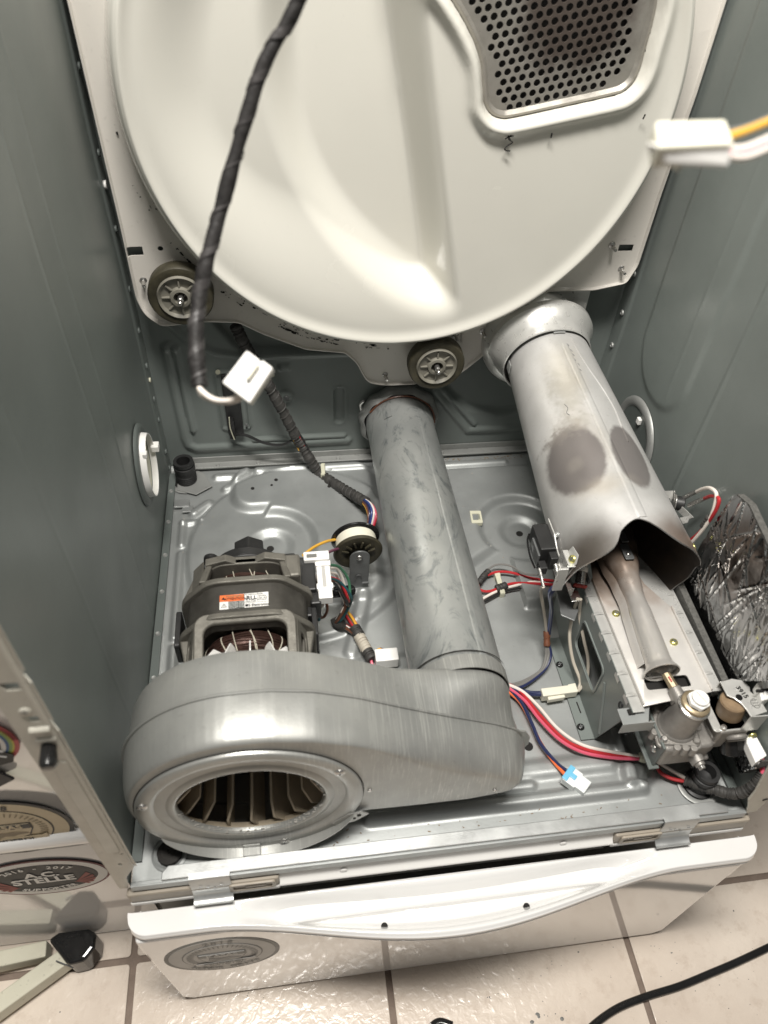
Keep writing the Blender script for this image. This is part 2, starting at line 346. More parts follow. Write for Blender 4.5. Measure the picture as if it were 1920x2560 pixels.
# ================================================================== CABINET
W = 0.335; D = 0.6208; TOP = 0.95
cab = thing('dryer_cabinet', 'open grey painted steel dryer cabinet with its embossed base pan and riveted walls', 'dryer cabinet', (0, D/2, 0))
SD = 1
def pan_h(x, y):
    z = 0.0
    h = lambda d, w, s=0: 1-sm(-w/2, w/2, d)
    # left raised disc, plateau and recess round the foot hole
    d1 = math.hypot(x+0.143, y-0.43)-0.157; z += 0.007*h(d1, 0.011)
    for fx, fy, px in ((-0.181, 0.437, -1), (0.189, 0.438, 1)):
        rc = math.hypot(x-fx, y-fy)-0.062
        if px < 0: pl = min(sdbox(x, y, -0.236, 0.508, -0.02, 0.600, 0.03), sdbox(x, y, -0.185, 0.33, -0.03, 0.60, 0.03))
        else:
            pl = sdbox(x, y, 0.02, 0.30, 0.31, 0.575, 0.05)
            q = ((x-0.12)*(-0.55)+(y-0.405)*0.83); pl = max(pl, -q-0.012 if x < 0.16 else pl)
        z += 0.0115*h(max(pl, -rc), 0.015)
        rf = math.hypot(x-fx, y-fy); z -= 0.007*(1-sm(0.020, 0.036, rf))
    # beads
    for a, c, w, s in (((-0.198, 0.589), (0.20, 0.589), 0.009, 0.006), ((-0.262, 0.592), (-0.228, 0.592), 0.008, 0.005), ((-0.309, 0.10), (-0.309, 0.28), 0.007, 0.005),
                       ((-0.309, 0.295), (-0.309, 0.438), 0.007, 0.005), ((-0.309, 0.455), (-0.309, 0.497), 0.007, 0.005), ((-0.309, 0.497), (-0.284, 0.500), 0.007, 0.004),
                       ((-0.247, 0.563), (-0.216, 0.589), 0.010, 0.007), ((-0.294, 0.515), (-0.273, 0.534), 0.010, 0.007),
                       ((-0.085, 0.038), (0.226, 0.038), 0.010, 0.008), ((0.226, 0.038), (0.245, 0.055), 0.008, 0.004),
                       ((0.309, 0.03), (0.309, 0.30), 0.008, 0.006), ((-0.02, 0.0545), (0.10, 0.0545), 0.008, 0.005),
                       ((0.217, 0.048), (0.219, 0.060), 0.012, 0.008), ((0.215, 0.085), (0.218, 0.107), 0.012, 0.006), ((-0.085, 0.25), (-0.06, 0.33), 0.012, 0.006)):
        z += bead(sdseg(x, y, a, c), w, s)
    z -= 0.006*h(sdbox(x, y, 0.228, 0.070, 0.262, 0.112, 0.008), 0.010)
    z += 0.006*h(sdbox(x, y, 0.02, 0.063, 0.206, 0.082, 0.008)-0.0, 0.010)*0.8
    z += 0.005*h(sdbox(x, y, 0.150, 0.09, 0.30, 0.345, 0.012), 0.009)*0.0
    z += 0.004*h(sdbox(x, y, -0.10, 0.065, 0.04, 0.24, 0.02), 0.012)
    z -= 0.004*h(sdbox(x, y, -0.262, 0.10, -0.15, 0.26, 0.02), 0.014)
    # slightly dished rim
    z += 0.002*sm(0.318, 0.332, abs(x)) + 0.003*sm(0.606, 0.619, y)
    z += 0.0006*noise.noise(Vector((x*14, y*14, 0)))
    return z
PZ = 0.0
nx, ny = 268, 242
b = B(); b.grid(lambda u, v: Vector((-0.333+0.666*u, 0.0015+0.6175*v, PZ+pan_h(-0.333+0.666*u, 0.0015+0.6175*v))), nx, ny)
pan = obj('base_pan', b, 'galv', cab, smooth=60, solid=0.0)
b = B()
for x, y, r in ((-0.183, 0.437, .0052), (0.189, 0.4385, .0052), (0.110, 0.1015, .0056), (-0.2057, 0.544, .0028), (-0.177, 0.549, .0019), (-0.170, 0.560, .0028), (-0.09, 0.539, .0028), (-0.0845, 0.5487, .0022)):
    z = pan_h(x, y); b.cyl((x, y, z-0.003), (x, y, z+0.0007), r, r, 20)
obj('pan_hole', b, 'soot_and_shade', cab, kind='stuff')
# front ledge of the pan, folded lip
b = B(); b.prism([(-0.297, 0.0125), (0.298, 0.0125), (0.312, 0.004), (0.312, -0.001), (-0.303, -0.001), (-0.303, 0.006)], XY, 0.003, 0.0065)
obj('front_ledge', b, 'galv_bright', cab, smooth=0, bevel=0.0008)
b = B(); b.box((0, -0.0025, -0.0035), (0.668, 0.002, 0.012)); b.box((0, -0.0005, 0.0012), (0.668, 0.005, 0.0016))
obj('front_lip', b, 'galv', cab, smooth=0, bevel=0.0006)
# back strip, corner plate and tabs
b = B(); b.box((0, 0.6115, 0.0085), (0.655, 0.013, 0.003)); b.box((0, 0.619, 0.014), (0.655, 0.002, 0.012)); obj('rear_seam_strip', b, 'galv_dull', cab, smooth=0, bevel=0.0006)
b = B(); b.prism([(-0.321, 0.565), (-0.292, 0.552), (-0.268, 0.569), (-0.283, 0.60), (-0.321, 0.60)], XY, 0.0035, 0.005); obj('corner_plate', b, 'galv_dull', cab, smooth=0, bevel=0.0005)
b = B(); b.box((-0.312, 0.533, 0.006), (0.022, 0.014, 0.003)); b.box((-0.303, 0.522, 0.005), (0.016, 0.012, 0.0025)); obj('corner_tab', b, 'galv_bright', cab, smooth=0, bevel=0.0005)
b = B(); b.box((0.293, 0.049, 0.0042), (0.006, 0.007, 0.0012)); b.box((0.318, 0.052, 0.0042), (0.006, 0.007, 0.0012)); obj('tab_slot', b, 'soot_and_shade', cab, smooth=0)
for x_ in (-0.329, 0.3285): b = B(); b.box((x_, 0.31, 0.006), (0.010, 0.58, 0.002)); obj('side_seam_strip', b, 'dark_paint', cab, smooth=0)
# back wall
def back_h(x, z):
    y = 0.0
    for pts, w in (([(-0.306, 0.222), (-0.3035, 0.06), (-0.301, 0.046), (-0.29, 0.0385), (-0.0536, 0.0395)], 0.008), ([(-0.294, 0.222), (-0.2895, 0.075)], 0.006), ([(-0.306, 0.222), (-0.30, 0.228), (-0.294, 0.222)], 0.006),
                   ([(-0.2, 0.050), (-0.06, 0.050)], 0.005), ([(0.078, 0.128), (0.14, 0.048), (0.24, 0.046)], 0.007), ([(0.094, 0.128), (0.15, 0.060)], 0.005),
                   ([(-0.304, 0.268), (-0.275, 0.232), (-0.24, 0.211), (-0.2, 0.2035), (-0.06, 0.203), (0.0, 0.205)], 0.006)):
        d = min(sdseg(x, z, pts[i], pts[i+1]) for i in range(len(pts)-1)); y -= bead(d, w, 0.004)
    d = sdbox(x, z, -0.0765, 0.074, -0.0585, 0.144, 0.008); y += 0.004*(1-sm(-0.004, 0.001, d)); y -= bead(abs(d), 0.003, 0.0015)
    d = sdbox(x, z, -0.245, 0.074, -0.204, 0.178, 0.006); y -= bead(abs(d), 0.003, 0.003)
    d = math.hypot(x-0.19, z-0.19)-0.118; y += 0.010*(1-sm(-0.012, 0.0, d))
    y -= 0.005*(1-sm(0.006, 0.012, math.hypot(x+0.1464, z-0.131))); y -= 0.004*(1-sm(-0.001, 0.003, sdbox(x, z, -0.154, 0.178, -0.139, 0.187, 0.003)))
    if z > 0.2 and x < 0.12: y += 0.012*sm(0.0, 0.012, z-(0.205+0.6*max(0, -x-0.2)**1.3*6))
    return y+0.0006*noise.noise(Vector((x*9, z*9, 3)))
b = B(); b.grid(lambda u, v: Vector((-W+2*W*u, D+back_h(-W+2*W*u, 0.40*v), 0.40*v)), 268, 161); b.add([(-W, D, 0.4), (W, D, 0.4), (W, D, TOP), (-W, D, TOP)], [(0, 1, 2, 3)])
obj('back_wall', b, 'teal_paint', cab, smooth=60)
screw((-0.1464, D-0.005, 0.131), (0, -1, 0), 0.0045, 'dark_steel', cab, 'wall_screw')
b = B(); b.cyl((-0.2404, D-0.002, 0.181), (-0.2404, D-0.004, 0.181), 0.0035); b.cyl((-0.2219, D-0.002, 0.1775), (-0.2219, D-0.004, 0.1775), 0.003); b.cyl((-0.164, D-0.001, 0.171), (-0.164, D-0.003, 0.171), 0.0028); obj('plug_and_light_spot', b, 'ivory_plastic', cab)
# side walls: creases, rear step with rivets
def crease(v, c, w=0.004): return 1-sm(0, w, abs(v-c))
def left_h(y, z): return 0.0016*sm(0.588, 0.592, y)*1 + 0.0010*(crease(y, 0.318)+0.7*crease(y, 0.376)+0.4*crease(y, 0.15)) + 0.0022*noise.noise(Vector((y*5, z*5, 1)))
def right_h(y, z):
    d = sdbox(y, z, 0.395, 0.222, 0.53, 1.2, 0.065)
    return 0.0016*sm(0.588, 0.592, y) + 0.0022*(1-sm(-0.006, 0.004, d)) + 0.0013*crease(y, 0.343) + 0.0006*crease(y, 0.43)*(1 if z > .25 else 0)*0.7 + 0.0022*noise.noise(Vector((y*5, z*5, 5)))
for sgn, fh in ((-1, left_h), (1, right_h)):
    b = B(); b.grid(lambda u, v: Vector((sgn*(W-fh(D*u, -0.004+(TOP+0.004)*v)), D*u, -0.004+(TOP+0.004)*v)), 221, 260)
    ww = obj('side_wall', b, 'teal_paint', cab, smooth=60)
    b = B(); b.add([(sgn*(W+0.012), 0.002, -0.004), (sgn*(W+0.012), D, -0.004), (sgn*(W+0.012), D, TOP), (sgn*(W+0.012), 0.002, TOP)], [(0, 1, 2, 3)])
    obj('outer_skin', b, 'white_enamel', ww, smooth=0)
    first = None
    zs = [0.016, 0.05, 0.112, 0.150, 0.2065, 0.262, 0.322, 0.40, 0.486, 0.57, 0.66] if sgn < 0 else [0.022, 0.075, 0.15, 0.2115, 0.2655, 0.325, 0.387, 0.48, 0.59, 0.68]
    for z in zs:
        if first is None:
            x = sgn*(W-0.0018); b = B()
            b.lathe([(0.0012, 0.0006), (0.0022, 0.0022), (0.0036, 0.0020), (0.0042, 0.0008), (0.0044, 0)], (x, 0.603, z), (-sgn, 0, 0), 16, True)
            first = obj('rivet', b, 'galv_dull' if sgn > 0 else 'dark_paint', ww); z0 = z
        else: inst(first, (0, 0, z-z0), ww)
b = B(); b.cyl((-W+0.0035, 0.602, 0.452), (-W+0.001, 0.602, 0.452), 0.0047); obj('plug_and_light_spot', b, 'white_plastic', cab)  # white disc painted in for light showing through a hole
b = B(); b.cyl((-W+0.0035, 0.604, 0.182), (-W+0.001, 0.604, 0.182), 0.0035); obj('plug_and_light_spot', b, 'ivory_plastic', cab)
b = B(); f0 = None
for x, y in ((-0.3295, 0.5606), (-0.3292, 0.4965), (-0.3292, 0.4326), (-0.329, 0.368), (-0.329, 0.30), (-0.329, 0.235), (-0.26, 0.6105), (-0.197, 0.6105), (-0.13, 0.6105), (-0.07, 0.6105), (-0.295, 0.6105), (0.055, 0.6105), (0.10, 0.6105)):
    if f0 is None:
        b.lathe([(0.001, 0.0012), (0.0025, 0.0016), (0.0035, 0.0006), (0.0037, 0)], (x, y, 0.0068), (0, 0, 1), 14, True); f0 = obj('pan_rivet', b, 'galv_dull', cab); q0 = (x, y)
    else: inst(f0, (x-q0[0], y-q0[1], 0.003 if y > 0.6 else 0), cab)
# front flange (left), returned edge with slots
def FL(a, b_, h): return Vector((a, h, b_))
b = B()
out = [(-0.346, -0.004), (-0.338, -0.006), (-0.3345, 0.012), (-0.3335, 0.0245), (-0.3205, 0.052), (-0.3205, 0.70), (-0.346, 0.70)]
b.prism(out, FL, -0.0012, 0.0012); fl = obj('front_flange', b, 'flange_paint', cab, smooth=30, bevel=0.0006)
cs = []
for x0, x1, z0, z1 in ((-0.339, -0.3262, 0.3835, 0.3925), (-0.3365, -0.326, 0.3415, 0.3490), (-0.339, -0.326, 0.455, 0.464), (-0.3315, -0.326, 0.0925, 0.0962), (-0.3332, -0.3300, 0.0595, 0.0655), (-0.3262, -0.3235, 0.0870, 0.0895)):
    c = B(); c.prism([(x0, z1), (x1, z1), (x1+0.0004, z0), (x0+0.004 if x1-x0 > .008 else x0, z0)], FL, -0.01, 0.01); cs.append(c)
cut(fl, cs)
# folded inner lips in three lengths
b = B()
for z0, z1, c0 in ((0.4085, 0.70, 0.004), (0.347, 0.402, 0.003), (0.062, 0.3425, 0.006)):
    pr = [(z0, 0.0), (z1, 0.0), (z1-c0, -0.009), (z0+c0, -0.009)]
    b.prism(pr, lambda a, d_, h: Vector((-0.3195+0.0045*(-d_/0.009)+h, d_*0.55-0.0012, a)), -0.0007, 0.0007)
obj('flange_lip', b, 'flange_paint', fl, smooth=0, bevel=0.0005)
b = B()
for z, hgt in ((0.3325, 0.004), (0.3175, 0.0025)): b.tube([(-0.336, -0.0012, z), (-0.322, -0.0012, z)], hgt*0.8, 8, 4)
b.prism(rrect(-0.3365, 0.095, -0.3245, 0.282, 0.003), FL, -0.0022, -0.0010); obj('flange_rib', b, 'flange_paint', fl, bevel=0.0006)
screw((-0.3316, -0.0012, 0.3575), (0, -1, 0), 0.0042, 'flange_paint', fl, 'flange_screw', 0.0015)
b = B(); b.lathe([(0.0052, -0.001), (0.0056, 0.003), (0.0062, 0.011), (0.0058, 0.0145), (0.004, 0.0165), (0.0005, 0.0168)], (-0.3305, -0.001, 0.3065), (0.12, -1, -0.12), 24, True, True)
tag(obj('rubber_bumper', b, 'black_gloss'), 'shiny black rubber bumper stuck in the cream front flange of the open cabinet', 'rubber bumper')
# right flange foot
b = B(); b.prism([(0.3316, 0.013), (0.336, -0.004), (0.349, -0.004), (0.349, 0.70), (0.3215, 0.70), (0.3215, 0.16), (0.3085, 0.120), (0.3125, 0.095), (0.321, 0.056), (0.3225, 0.035)], FL, -0.0012, 0.0012)
fr = obj('front_flange', b, 'flange_paint', cab, smooth=0, bevel=0.0006)
b = B(); b.prism([(0.341, 0.03), (0.346, 0.032), (0.346, 0.0335), (0.341, 0.0322)], FL, -0.0022, -0.0008); obj('flange_slot', b, 'soot_and_shade', fr, smooth=0)
# ---- round vent hole covers pressed into both side walls
def vent(sgn, yc, zc, ry, rz, m, lab):
    t = thing('vent_cover', lab, 'vent cover', (sgn*W, yc, zc))
    b = B(); b.grid(lambda u, v: Vector((sgn*(W-0.001-0.005*math.sin(PI*v)), yc+(ry+0.002-0.008*math.cos(PI*v)*-1-0.004)*math.cos(2*PI*u), zc+(rz+0.002+0.008*math.cos(PI*v)-0.004)*math.sin(2*PI*u))), 48, 8, True)
    obj('rim', b, 'dark_paint' if sgn < 0 else 'galv_dull', t)
    b = B(); b.prism(circ(yc, zc, ry-0.004, 48, rz-0.004), YZ, sgn*(W-0.0015), sgn*(W-0.004)); obj('disc', b, m, t, bevel=0.0008)
    return t
t = vent(-1, 0.457, 0.156, 0.040, 0.053, 'ivory_plastic', 'round off white plastic vent cover set in the left cabinet wall')
b = B(); b.grid(lambda u, v: Vector((-W+0.004+0.009*v, 0.457+(0.0345-0.0015*v)*math.cos(2*PI*u), 0.156+(0.0475-0.0015*v)*math.sin(2*PI*u))), 48, 3, True); obj('collar', b, 'white_plastic', t, solid=0.0015)
b = B(); b.box((-W+0.014, 0.49, 0.158), (0.010, 0.012, 0.009)); b.box((-W+0.012, 0.437, 0.192), (0.005, 0.008, 0.007)); obj('latch_tab', b, 'white_plastic', t, smooth=0, bevel=0.001)
t = vent(1, 0.468, 0.150, 0.052, 0.052, 'dark_paint', 'round grey steel knockout cover in the right cabinet wall behind the burner funnel')
b = B(); b.box((W-0.006, 0.462, 0.184), (0.005, 0.008, 0.009)); obj('latch_tab', b, 'white_plastic', t, smooth=0, bevel=0.001)
# ---- mains terminal on the back wall
t = thing('terminal_block', 'black plastic terminal block on the back wall behind the white plug', 'terminal block', (-0.2255, D, 0.10))
b = B(); b.prism(rrect(-0.237, 0.066, -0.214, 0.178, 0.002), XZ, D-0.0005, D-0.008); obj('cover', b, 'black_plastic', t, smooth=0, bevel=0.001)
b = B(); b.box((-0.2305, D-0.012, 0.085), (0.009, 0.010, 0.036)); obj('tab', b, 'black_gloss', t, smooth=0, bevel=0.001)
b = B(); b.tube([(-0.232, D-0.017, 0.11), (-0.2325, D-0.018, 0.09), (-0.2285, D-0.019, 0.068)], 0.0008, 6); obj('wire_edge', b, 'ivory_plastic', t)
b = B(); b.cyl((-0.2090, D-0.003, 0.083), (-0.2090, D-0.006, 0.083), 0.002); obj('stud', b, 'dark_steel', t)
b = B(); b.tube([(-0.2285, D-0.012, 0.072), at(615, 1088, y=0.60), at(660, 1107, y=0.597), at(705, 1112, y=0.592), at(740, 1095, y=0.588)], 0.0023, 8)
tag(obj('earth_wire', b, 'wire_black'), 'thin black wire looping from the terminal block to the taped harness', 'wire')
# ================================================================== REAR BULKHEAD
CZ = 0.556; CR = 0.302
bh = thing('drum_bulkhead', 'large cream enamelled round drum back panel with perforated grille', 'drum back panel', (0, 0.59, CZ))
def dome(x, z):
    r = math.hypot(x, z-CZ)
    y = 0.5475
    y -= 0.0048*math.exp(-((r-0.2865)/0.0078)**2)
    if r > 0.287: t = min(1, (r-0.287)/(CR-0.287)); y = 0.544+0.050*(1-math.sqrt(max(0, 1-t**2.0)))**0.9 + 0.002*t
    # big recess left of the diagonal step
    dl = ((x-0.041)*math.cos(0.2125) - (z-0.49)*-math.sin(0.2125)*1.0)      # distance to the slanting step line
    ph_ = max(0.0, -(z-0.565)/max(1e-6, math.hypot(x, z-0.565))); dcirc = math.hypot(x, z-0.558)-0.272
    k = 0.030; a_, b_ = dcirc, dl; hh = max(k-abs(a_-b_), 0)/k; d = max(a_, b_)+hh*hh*k*0.25
    right = sm(-0.06, 0.03, dl-dcirc)
    w0 = -(0.070+0.095*ph_*ph_)*(1-right)-0.036*right
    y += (0.026+0.030*right)*(1-sm(w0, 0.003, d))
    # raised surround of the grille
    dg = sdpoly(x, z, GR)
    y -= 0.009*math.exp(-((dg-0.0075)/0.0070)**2)
    if dg < 0.004: y += 0.012*sm(0.004, -0.003, dg)
    return y
GRP = [(0.028, 0.647), (0.0485, 0.623), (0.066, 0.5955), (0.0735, 0.5675), (0.0775, 0.552), (0.0865, 0.5415), (0.098, 0.5372), (0.112, 0.5378), (0.165, 0.5485), (0.2175, 0.5595), (0.2305, 0.5645), (0.2390, 0.574), (0.2422, 0.587), (0.2425, 0.60), (0.239, 0.66), (0.20, 0.74), (0.10, 0.80), (-0.02, 0.80), (-0.02, 0.70)]
GR = [tuple(p) for p in [v.to_tuple()[:2] for v in spline([(a, c, 0) for a, c in GRP]+[(GRP[0][0], GRP[0][1], 0)], 4)[:-1]]]
def sdpoly(x, z, P):
    d = 1e9; ins = False; n = len(P); j = n-1
    for i in range(n):
        ax, ay = P[j]; bx, by = P[i]
        ex, ey = bx-ax, by-ay; wx, wy = x-ax, z-ay
        t = max(0, min(1, (wx*ex+wy*ey)/(ex*ex+ey*ey+1e-12))); dx, dy = wx-ex*t, wy-ey*t; d = min(d, dx*dx+dy*dy)
        if (ay > z) != (by > z) and x < (bx-ax)*(z-ay)/(by-ay)+ax: ins = not ins
        j = i
    return -math.sqrt(d) if ins else math.sqrt(d)
NA = 300; RR = [0.004+0.276*i/74 for i in range(75)]+[0.2815+0.0205*i/16 for i in range(17)]
b = B(); vs = []; ok = []
for r in RR:
    for k in range(NA):
        a = 2*PI*k/NA; x, z = r*math.cos(a), CZ+r*math.sin(a)
        vs.append((x, dome(x, z), z)); ok.append(sdpoly(x, z, GR) > -0.0050)
fs = []
for j in range(len(RR)-1):
    for k in range(NA):
        f = (j*NA+k, j*NA+(k+1) % NA, (j+1)*NA+(k+1) % NA, (j+1)*NA+k)
        if all(ok[i] for i in f): fs.append(f)
fs.append(tuple(range(NA))); b.add(vs, fs)
for v in [v for v in b.bm.verts if not v.link_faces]: b.bm.verts.remove(v)
obj('drum_back', b, 'cream_enamel', bh, smooth=80)
# pressed steel grille frame and perforated plate
GI = [(x, z) for x, z in GR]
def inset(P, d):
    n = len(P); out = []
    for i in range(n):
        a = Vector(P[i-1]); c = Vector(P[(i+1) % n]); t = (c-a).normalized(); out.append((P[i][0]-t.y*d, P[i][1]+t.x*d))
    return out
sgn_ = 1 if sdpoly(*inset(GR, 0.01)[10], GR) < 0 else -1
P1 = inset(GR, 0.0065*sgn_)
n = len(GR); b = B()
vs = [(x, 0.556, z) for x, z in inset(GR, 0.0005*sgn_)]+[(x, 0.5525, z) for x, z in inset(GR, 0.0025*sgn_)]+[(x, 0.5520, z) for x, z in inset(GR, 0.0050*sgn_)]+[(x, 0.5568, z) for x, z in inset(GR, 0.0085*sgn_)]
b.add(vs, [(j*n+i, j*n+(i+1) % n, (j+1)*n+(i+1) % n, (j+1)*n+i) for j in range(3) for i in range(n)])
def grille_mat():
    M = mat('grille_steel', (0.30, 0.285, 0.255), 0.42, 0.6, 0.15, 30, speck=0.3, col2=(0.40, 0.38, 0.345)); nt = M.node_tree; N = nt.nodes; L = nt.links; b_ = N["Principled BSDF"]
    src = b_.inputs['Base Color'].links[0].from_socket; tc = N.new('ShaderNodeTexCoord')
    mp = N.new('ShaderNodeMapping'); mp.inputs['Location'].default_value = (-0.165, 0, -0.66); L.new(tc.outputs['Object'], mp.inputs[0])
    vl = N.new('ShaderNodeVectorMath'); vl.operation = 'LENGTH'; L.new(mp.outputs[0], vl.inputs[0])
    nn = N.new('ShaderNodeTexNoise'); nn.inputs['Scale'].default_value = 45; nn.inputs['Detail'].default_value = 5; L.new(tc.outputs['Object'], nn.inputs['Vector'])
    ad = N.new('ShaderNodeMath'); ad.operation = 'MULTIPLY_ADD'; L.new(nn.outputs['Fac'], ad.inputs[0]); ad.inputs[1].default_value = 0.05; L.new(vl.outputs['Value'], ad.inputs[2])
    # the mapping moves the origin to the lint-scorched patch; y is common to the whole plate
    r = N.new('ShaderNodeValToRGB'); r.color_ramp.elements[0].position = 0.565; r.color_ramp.elements[1].position = 0.605
    mr = N.new('ShaderNodeMapRange'); mr.inputs[1].default_value = 0.62; mr.inputs[2].default_value = 0.555; mr.inputs[3].default_value = 0; mr.inputs[4].default_value = 0.93
    return M, N, L, b_, src, tc, nn
M, N, L, b_, src, tc, nn = grille_mat()
sx = N.new('ShaderNodeSeparateXYZ'); L.new(tc.outputs['Object'], sx.inputs[0])
cx = N.new('ShaderNodeCombineXYZ'); L.new(sx.outputs[0], cx.inputs[0]); L.new(sx.outputs[2], cx.inputs[1])
dd = N.new('ShaderNodeVectorMath'); dd.operation = 'DISTANCE'; L.new(cx.outputs[0], dd.inputs[0]); dd.inputs[1].default_value = (0.162, 0.640, 0)
ad = N.new('ShaderNodeMath'); ad.operation = 'MULTIPLY_ADD'; L.new(nn.outputs['Fac'], ad.inputs[0]); ad.inputs[1].default_value = 0.05; L.new(dd.outputs['Value'], ad.inputs[2])
mr = N.new('ShaderNodeMapRange'); mr.interpolation_type = 'SMOOTHSTEP'; mr.inputs[1].default_value = 0.066; mr.inputs[2].default_value = 0.108; mr.inputs[3].default_value = 0.93; mr.inputs[4].default_value = 0.0; L.new(ad.outputs[0], mr.inputs[0])
mx = N.new('ShaderNodeMix'); mx.data_type = 'RGBA'; L.new(mr.outputs[0], mx.inputs['Factor']); L.new(src, mx.inputs[6]); mx.inputs[7].default_value = (0.045, 0.032, 0.026, 1); L.new(mx.outputs[2], b_.inputs['Base Color'])
mx2 = N.new('ShaderNodeMath'); mx2.operation = 'MULTIPLY_ADD'; L.new(mr.outputs[0], mx2.inputs[0]); mx2.inputs[1].default_value = -0.55; mx2.inputs[2].default_value = 0.6; L.new(mx2.outputs[0], b_.inputs['Metallic'])
MT['grille_steel'] = M
gf = obj('grille_frame', b, 'grille_steel', bh, smooth=50, solid=0.0008)
HOLE = [(0.050, 0.70), (0.045, 0.655), (0.0535, 0.640), (0.071, 0.6155), (0.090, 0.575), (0.0975, 0.5475), (0.110, 0.5425), (0.124, 0.548), (0.178, 0.558), (0.186, 0.566), (0.207, 0.572), (0.222, 0.585), (0.2255, 0.60), (0.218, 0.645), (0.21, 0.70)]
b = B(); pt = 0.0100; a0 = 0.235; nh = 0
ca, sa = math.cos(a0), math.sin(a0); Rh = 0.00365; y0 = 0.5565
for j in range(-3, 24):
    for i in range(-14, 26):
        u = (i+0.5*(j % 2))*pt; v = j*pt*0.866; x = 0.108+u*ca-v*sa; z = 0.5478+u*sa+v*ca
        if z > 0.72: continue
        dgr = sdpoly(x, z, P1)
        if dgr > 0.006: continue
        hole = sdpoly(x, z, HOLE) < 0.0005
        hexv = []; 
        for k in range(12):
            a = a0+PI/6+2*PI*k/12; rad = pt/2/0.866 if k % 2 == 0 else pt/2
            hx, hz = x+rad*1.001*math.cos(a), z+rad*1.001*math.sin(a)
            hexv.append((hx, y0, hz))
        if hole:
            nh += 1
            vs = hexv+[(x+Rh*math.cos(a0+PI/6+2*PI*k/12), y0, z+Rh*math.sin(a0+PI/6+2*PI*k/12)) for k in range(12)]+[(x+Rh*.97*math.cos(a0+PI/6+2*PI*k/12), y0+0.0016, z+Rh*.97*math.sin(a0+PI/6+2*PI*k/12)) for k in range(12)]
            b.add(vs, [(k, (k+1) % 12, 12+(k+1) % 12, 12+k) for k in range(12)]+[(12+k, 12+(k+1) % 12, 24+(k+1) % 12, 24+k) for k in range(12)])
        else: b.add(hexv, [tuple(range(12))])
bmesh.ops.remove_doubles(b.bm, verts=b.bm.verts[:], dist=0.00005)
obj('grille_plate', b, 'grille_steel', bh, smooth=40)
b = B(); ins_ = inset(GR, 0.006*sgn_)
b.add([(x, 0.562, z) for x, z in ins_]+[(x, 0.582, z) for x, z in ins_], [(i, (i+1) % n, n+(i+1) % n, n+i) for i in range(n)]+[tuple(n+i for i in range(n))])
obj('hot_air_channel', b, 'soot_and_shade', bh, smooth=0)  # shallow black box; the darkness of the deep duct is put into its colour
# plate with rolled lower edge
PL = [(-0.33, 0.90), (-0.324, 0.459), (-0.3233, 0.414), (-0.3233, 0.3192), (-0.319, 0.301), (-0.3141, 0.2927), (-0.2992, 0.2786), (-0.285, 0.2800), (-0.2428, 0.2836), (-0.2023, 0.2809), (-0.171, 0.2619), (-0.1161, 0.2359), (-0.063, 0.2282), (-0.0464, 0.2107), (-0.0363, 0.1874), (-0.0292, 0.1771), (-0.015, 0.1722), (0.0, 0.1704), (0.0345, 0.1704), (0.085, 0.1755), (0.1084, 0.1893), (0.1339, 0.2152), (0.1415, 0.241), (0.150, 0.256), (0.1675, 0.266), (0.1918, 0.292), (0.207, 0.3131), (0.2719, 0.3129), (0.3152, 0.3219), (0.324, 0.3468), (0.325, 0.4417), (0.326, 0.47), (0.3292, 0.5533), (0.3292, 0.90)]
def rayhit(a):
    dx, dz = math.cos(a), math.sin(a); best = 0
    for i in range(len(PL)):
        (ax, ay), (bx, by) = PL[i], PL[(i+1) % len(PL)]
        ex, ey = bx-ax, by-ay; den = dx*ey-dz*ex
        if abs(den) < 1e-9: continue
        t = ((ax)*ey-(ay-CZ)*ex)/den; s_ = ((ax)*dz-(ay-CZ)*dx)/den
        if t > 0 and -1e-6 <= s_ <= 1+1e-6: best = max(best, t)
    return best
NP = 720; b = B(); rings = []
hits = [rayhit(2*PI*k/NP) for k in range(NP)]
hs = [sum(hits[(k+q) % NP] for q in (-1, 0, 1))/3 for k in range(NP)]
for fr_, yy in ((0, 0.592), (0.5, 0.591), (0.93, 0.590), (0.975, 0.5885), (1.0, 0.5835)):
    rings.append([(math.cos(2*PI*k/NP)*(0.292+(hs[k]-0.292)*fr_), yy, CZ+math.sin(2*PI*k/NP)*(0.292+(hs[k]-0.292)*fr_)) for k in range(NP)])
vs = [p for r in rings for p in r]; b.add(vs, [(j*NP+k, j*NP+(k+1) % NP, (j+1)*NP+(k+1) % NP, (j+1)*NP+k) for j in range(4) for k in range(NP)])
pl = obj('mounting_plate', b, 'white_enamel', bh, smooth=50, solid=0.0012)
for x_, z_ in ((-0.3133, 0.379), (0.3022, 0.370)): b = B(); b.box((x_, 0.5985, z_), (0.026, 0.004, 0.02)); obj('slot_backing', b, 'teal_paint', bh, smooth=0)  # added backing pieces, so the slots look lit grey instead of black
cs = []
for x0, x1, z0, z1 in ((-0.322, -0.3045, 0.3735, 0.3845), (0.2925, 0.312, 0.3655, 0.3745)):
    c = B(); c.prism([(x0, z0), (x1, z0), (x1, z1), (x0, z1)], XZ, 0.55, 0.62); cs.append(c)
c = B(); c.prism(circ(-0.2839, 0.381, 0.0032, 20), XZ, 0.55, 0.62); cs.append(c)
cut(pl, cs)
s0 = None
for x, z in ((-0.311, 0.3405), (0.2827, 0.3735), (0.3048, 0.3405), (0.129, 0.2512), (-0.0045, 0.1850), (0.0905, 0.247)):
    if s0 is None:
        b = B(); b.lathe([(0.0001, 0.012), (0.002, 0.0115), (0.0024, 0.002), (0.0048, 0.0005), (0.005, -0.001)], (x, 0.5895, z), (0.1, -1, -0.1), 14, True); s0 = obj('stud', b, 'steel', bh); q0 = (x, z)
    else: inst(s0, (x-q0[0], 0, z-q0[1]), bh)
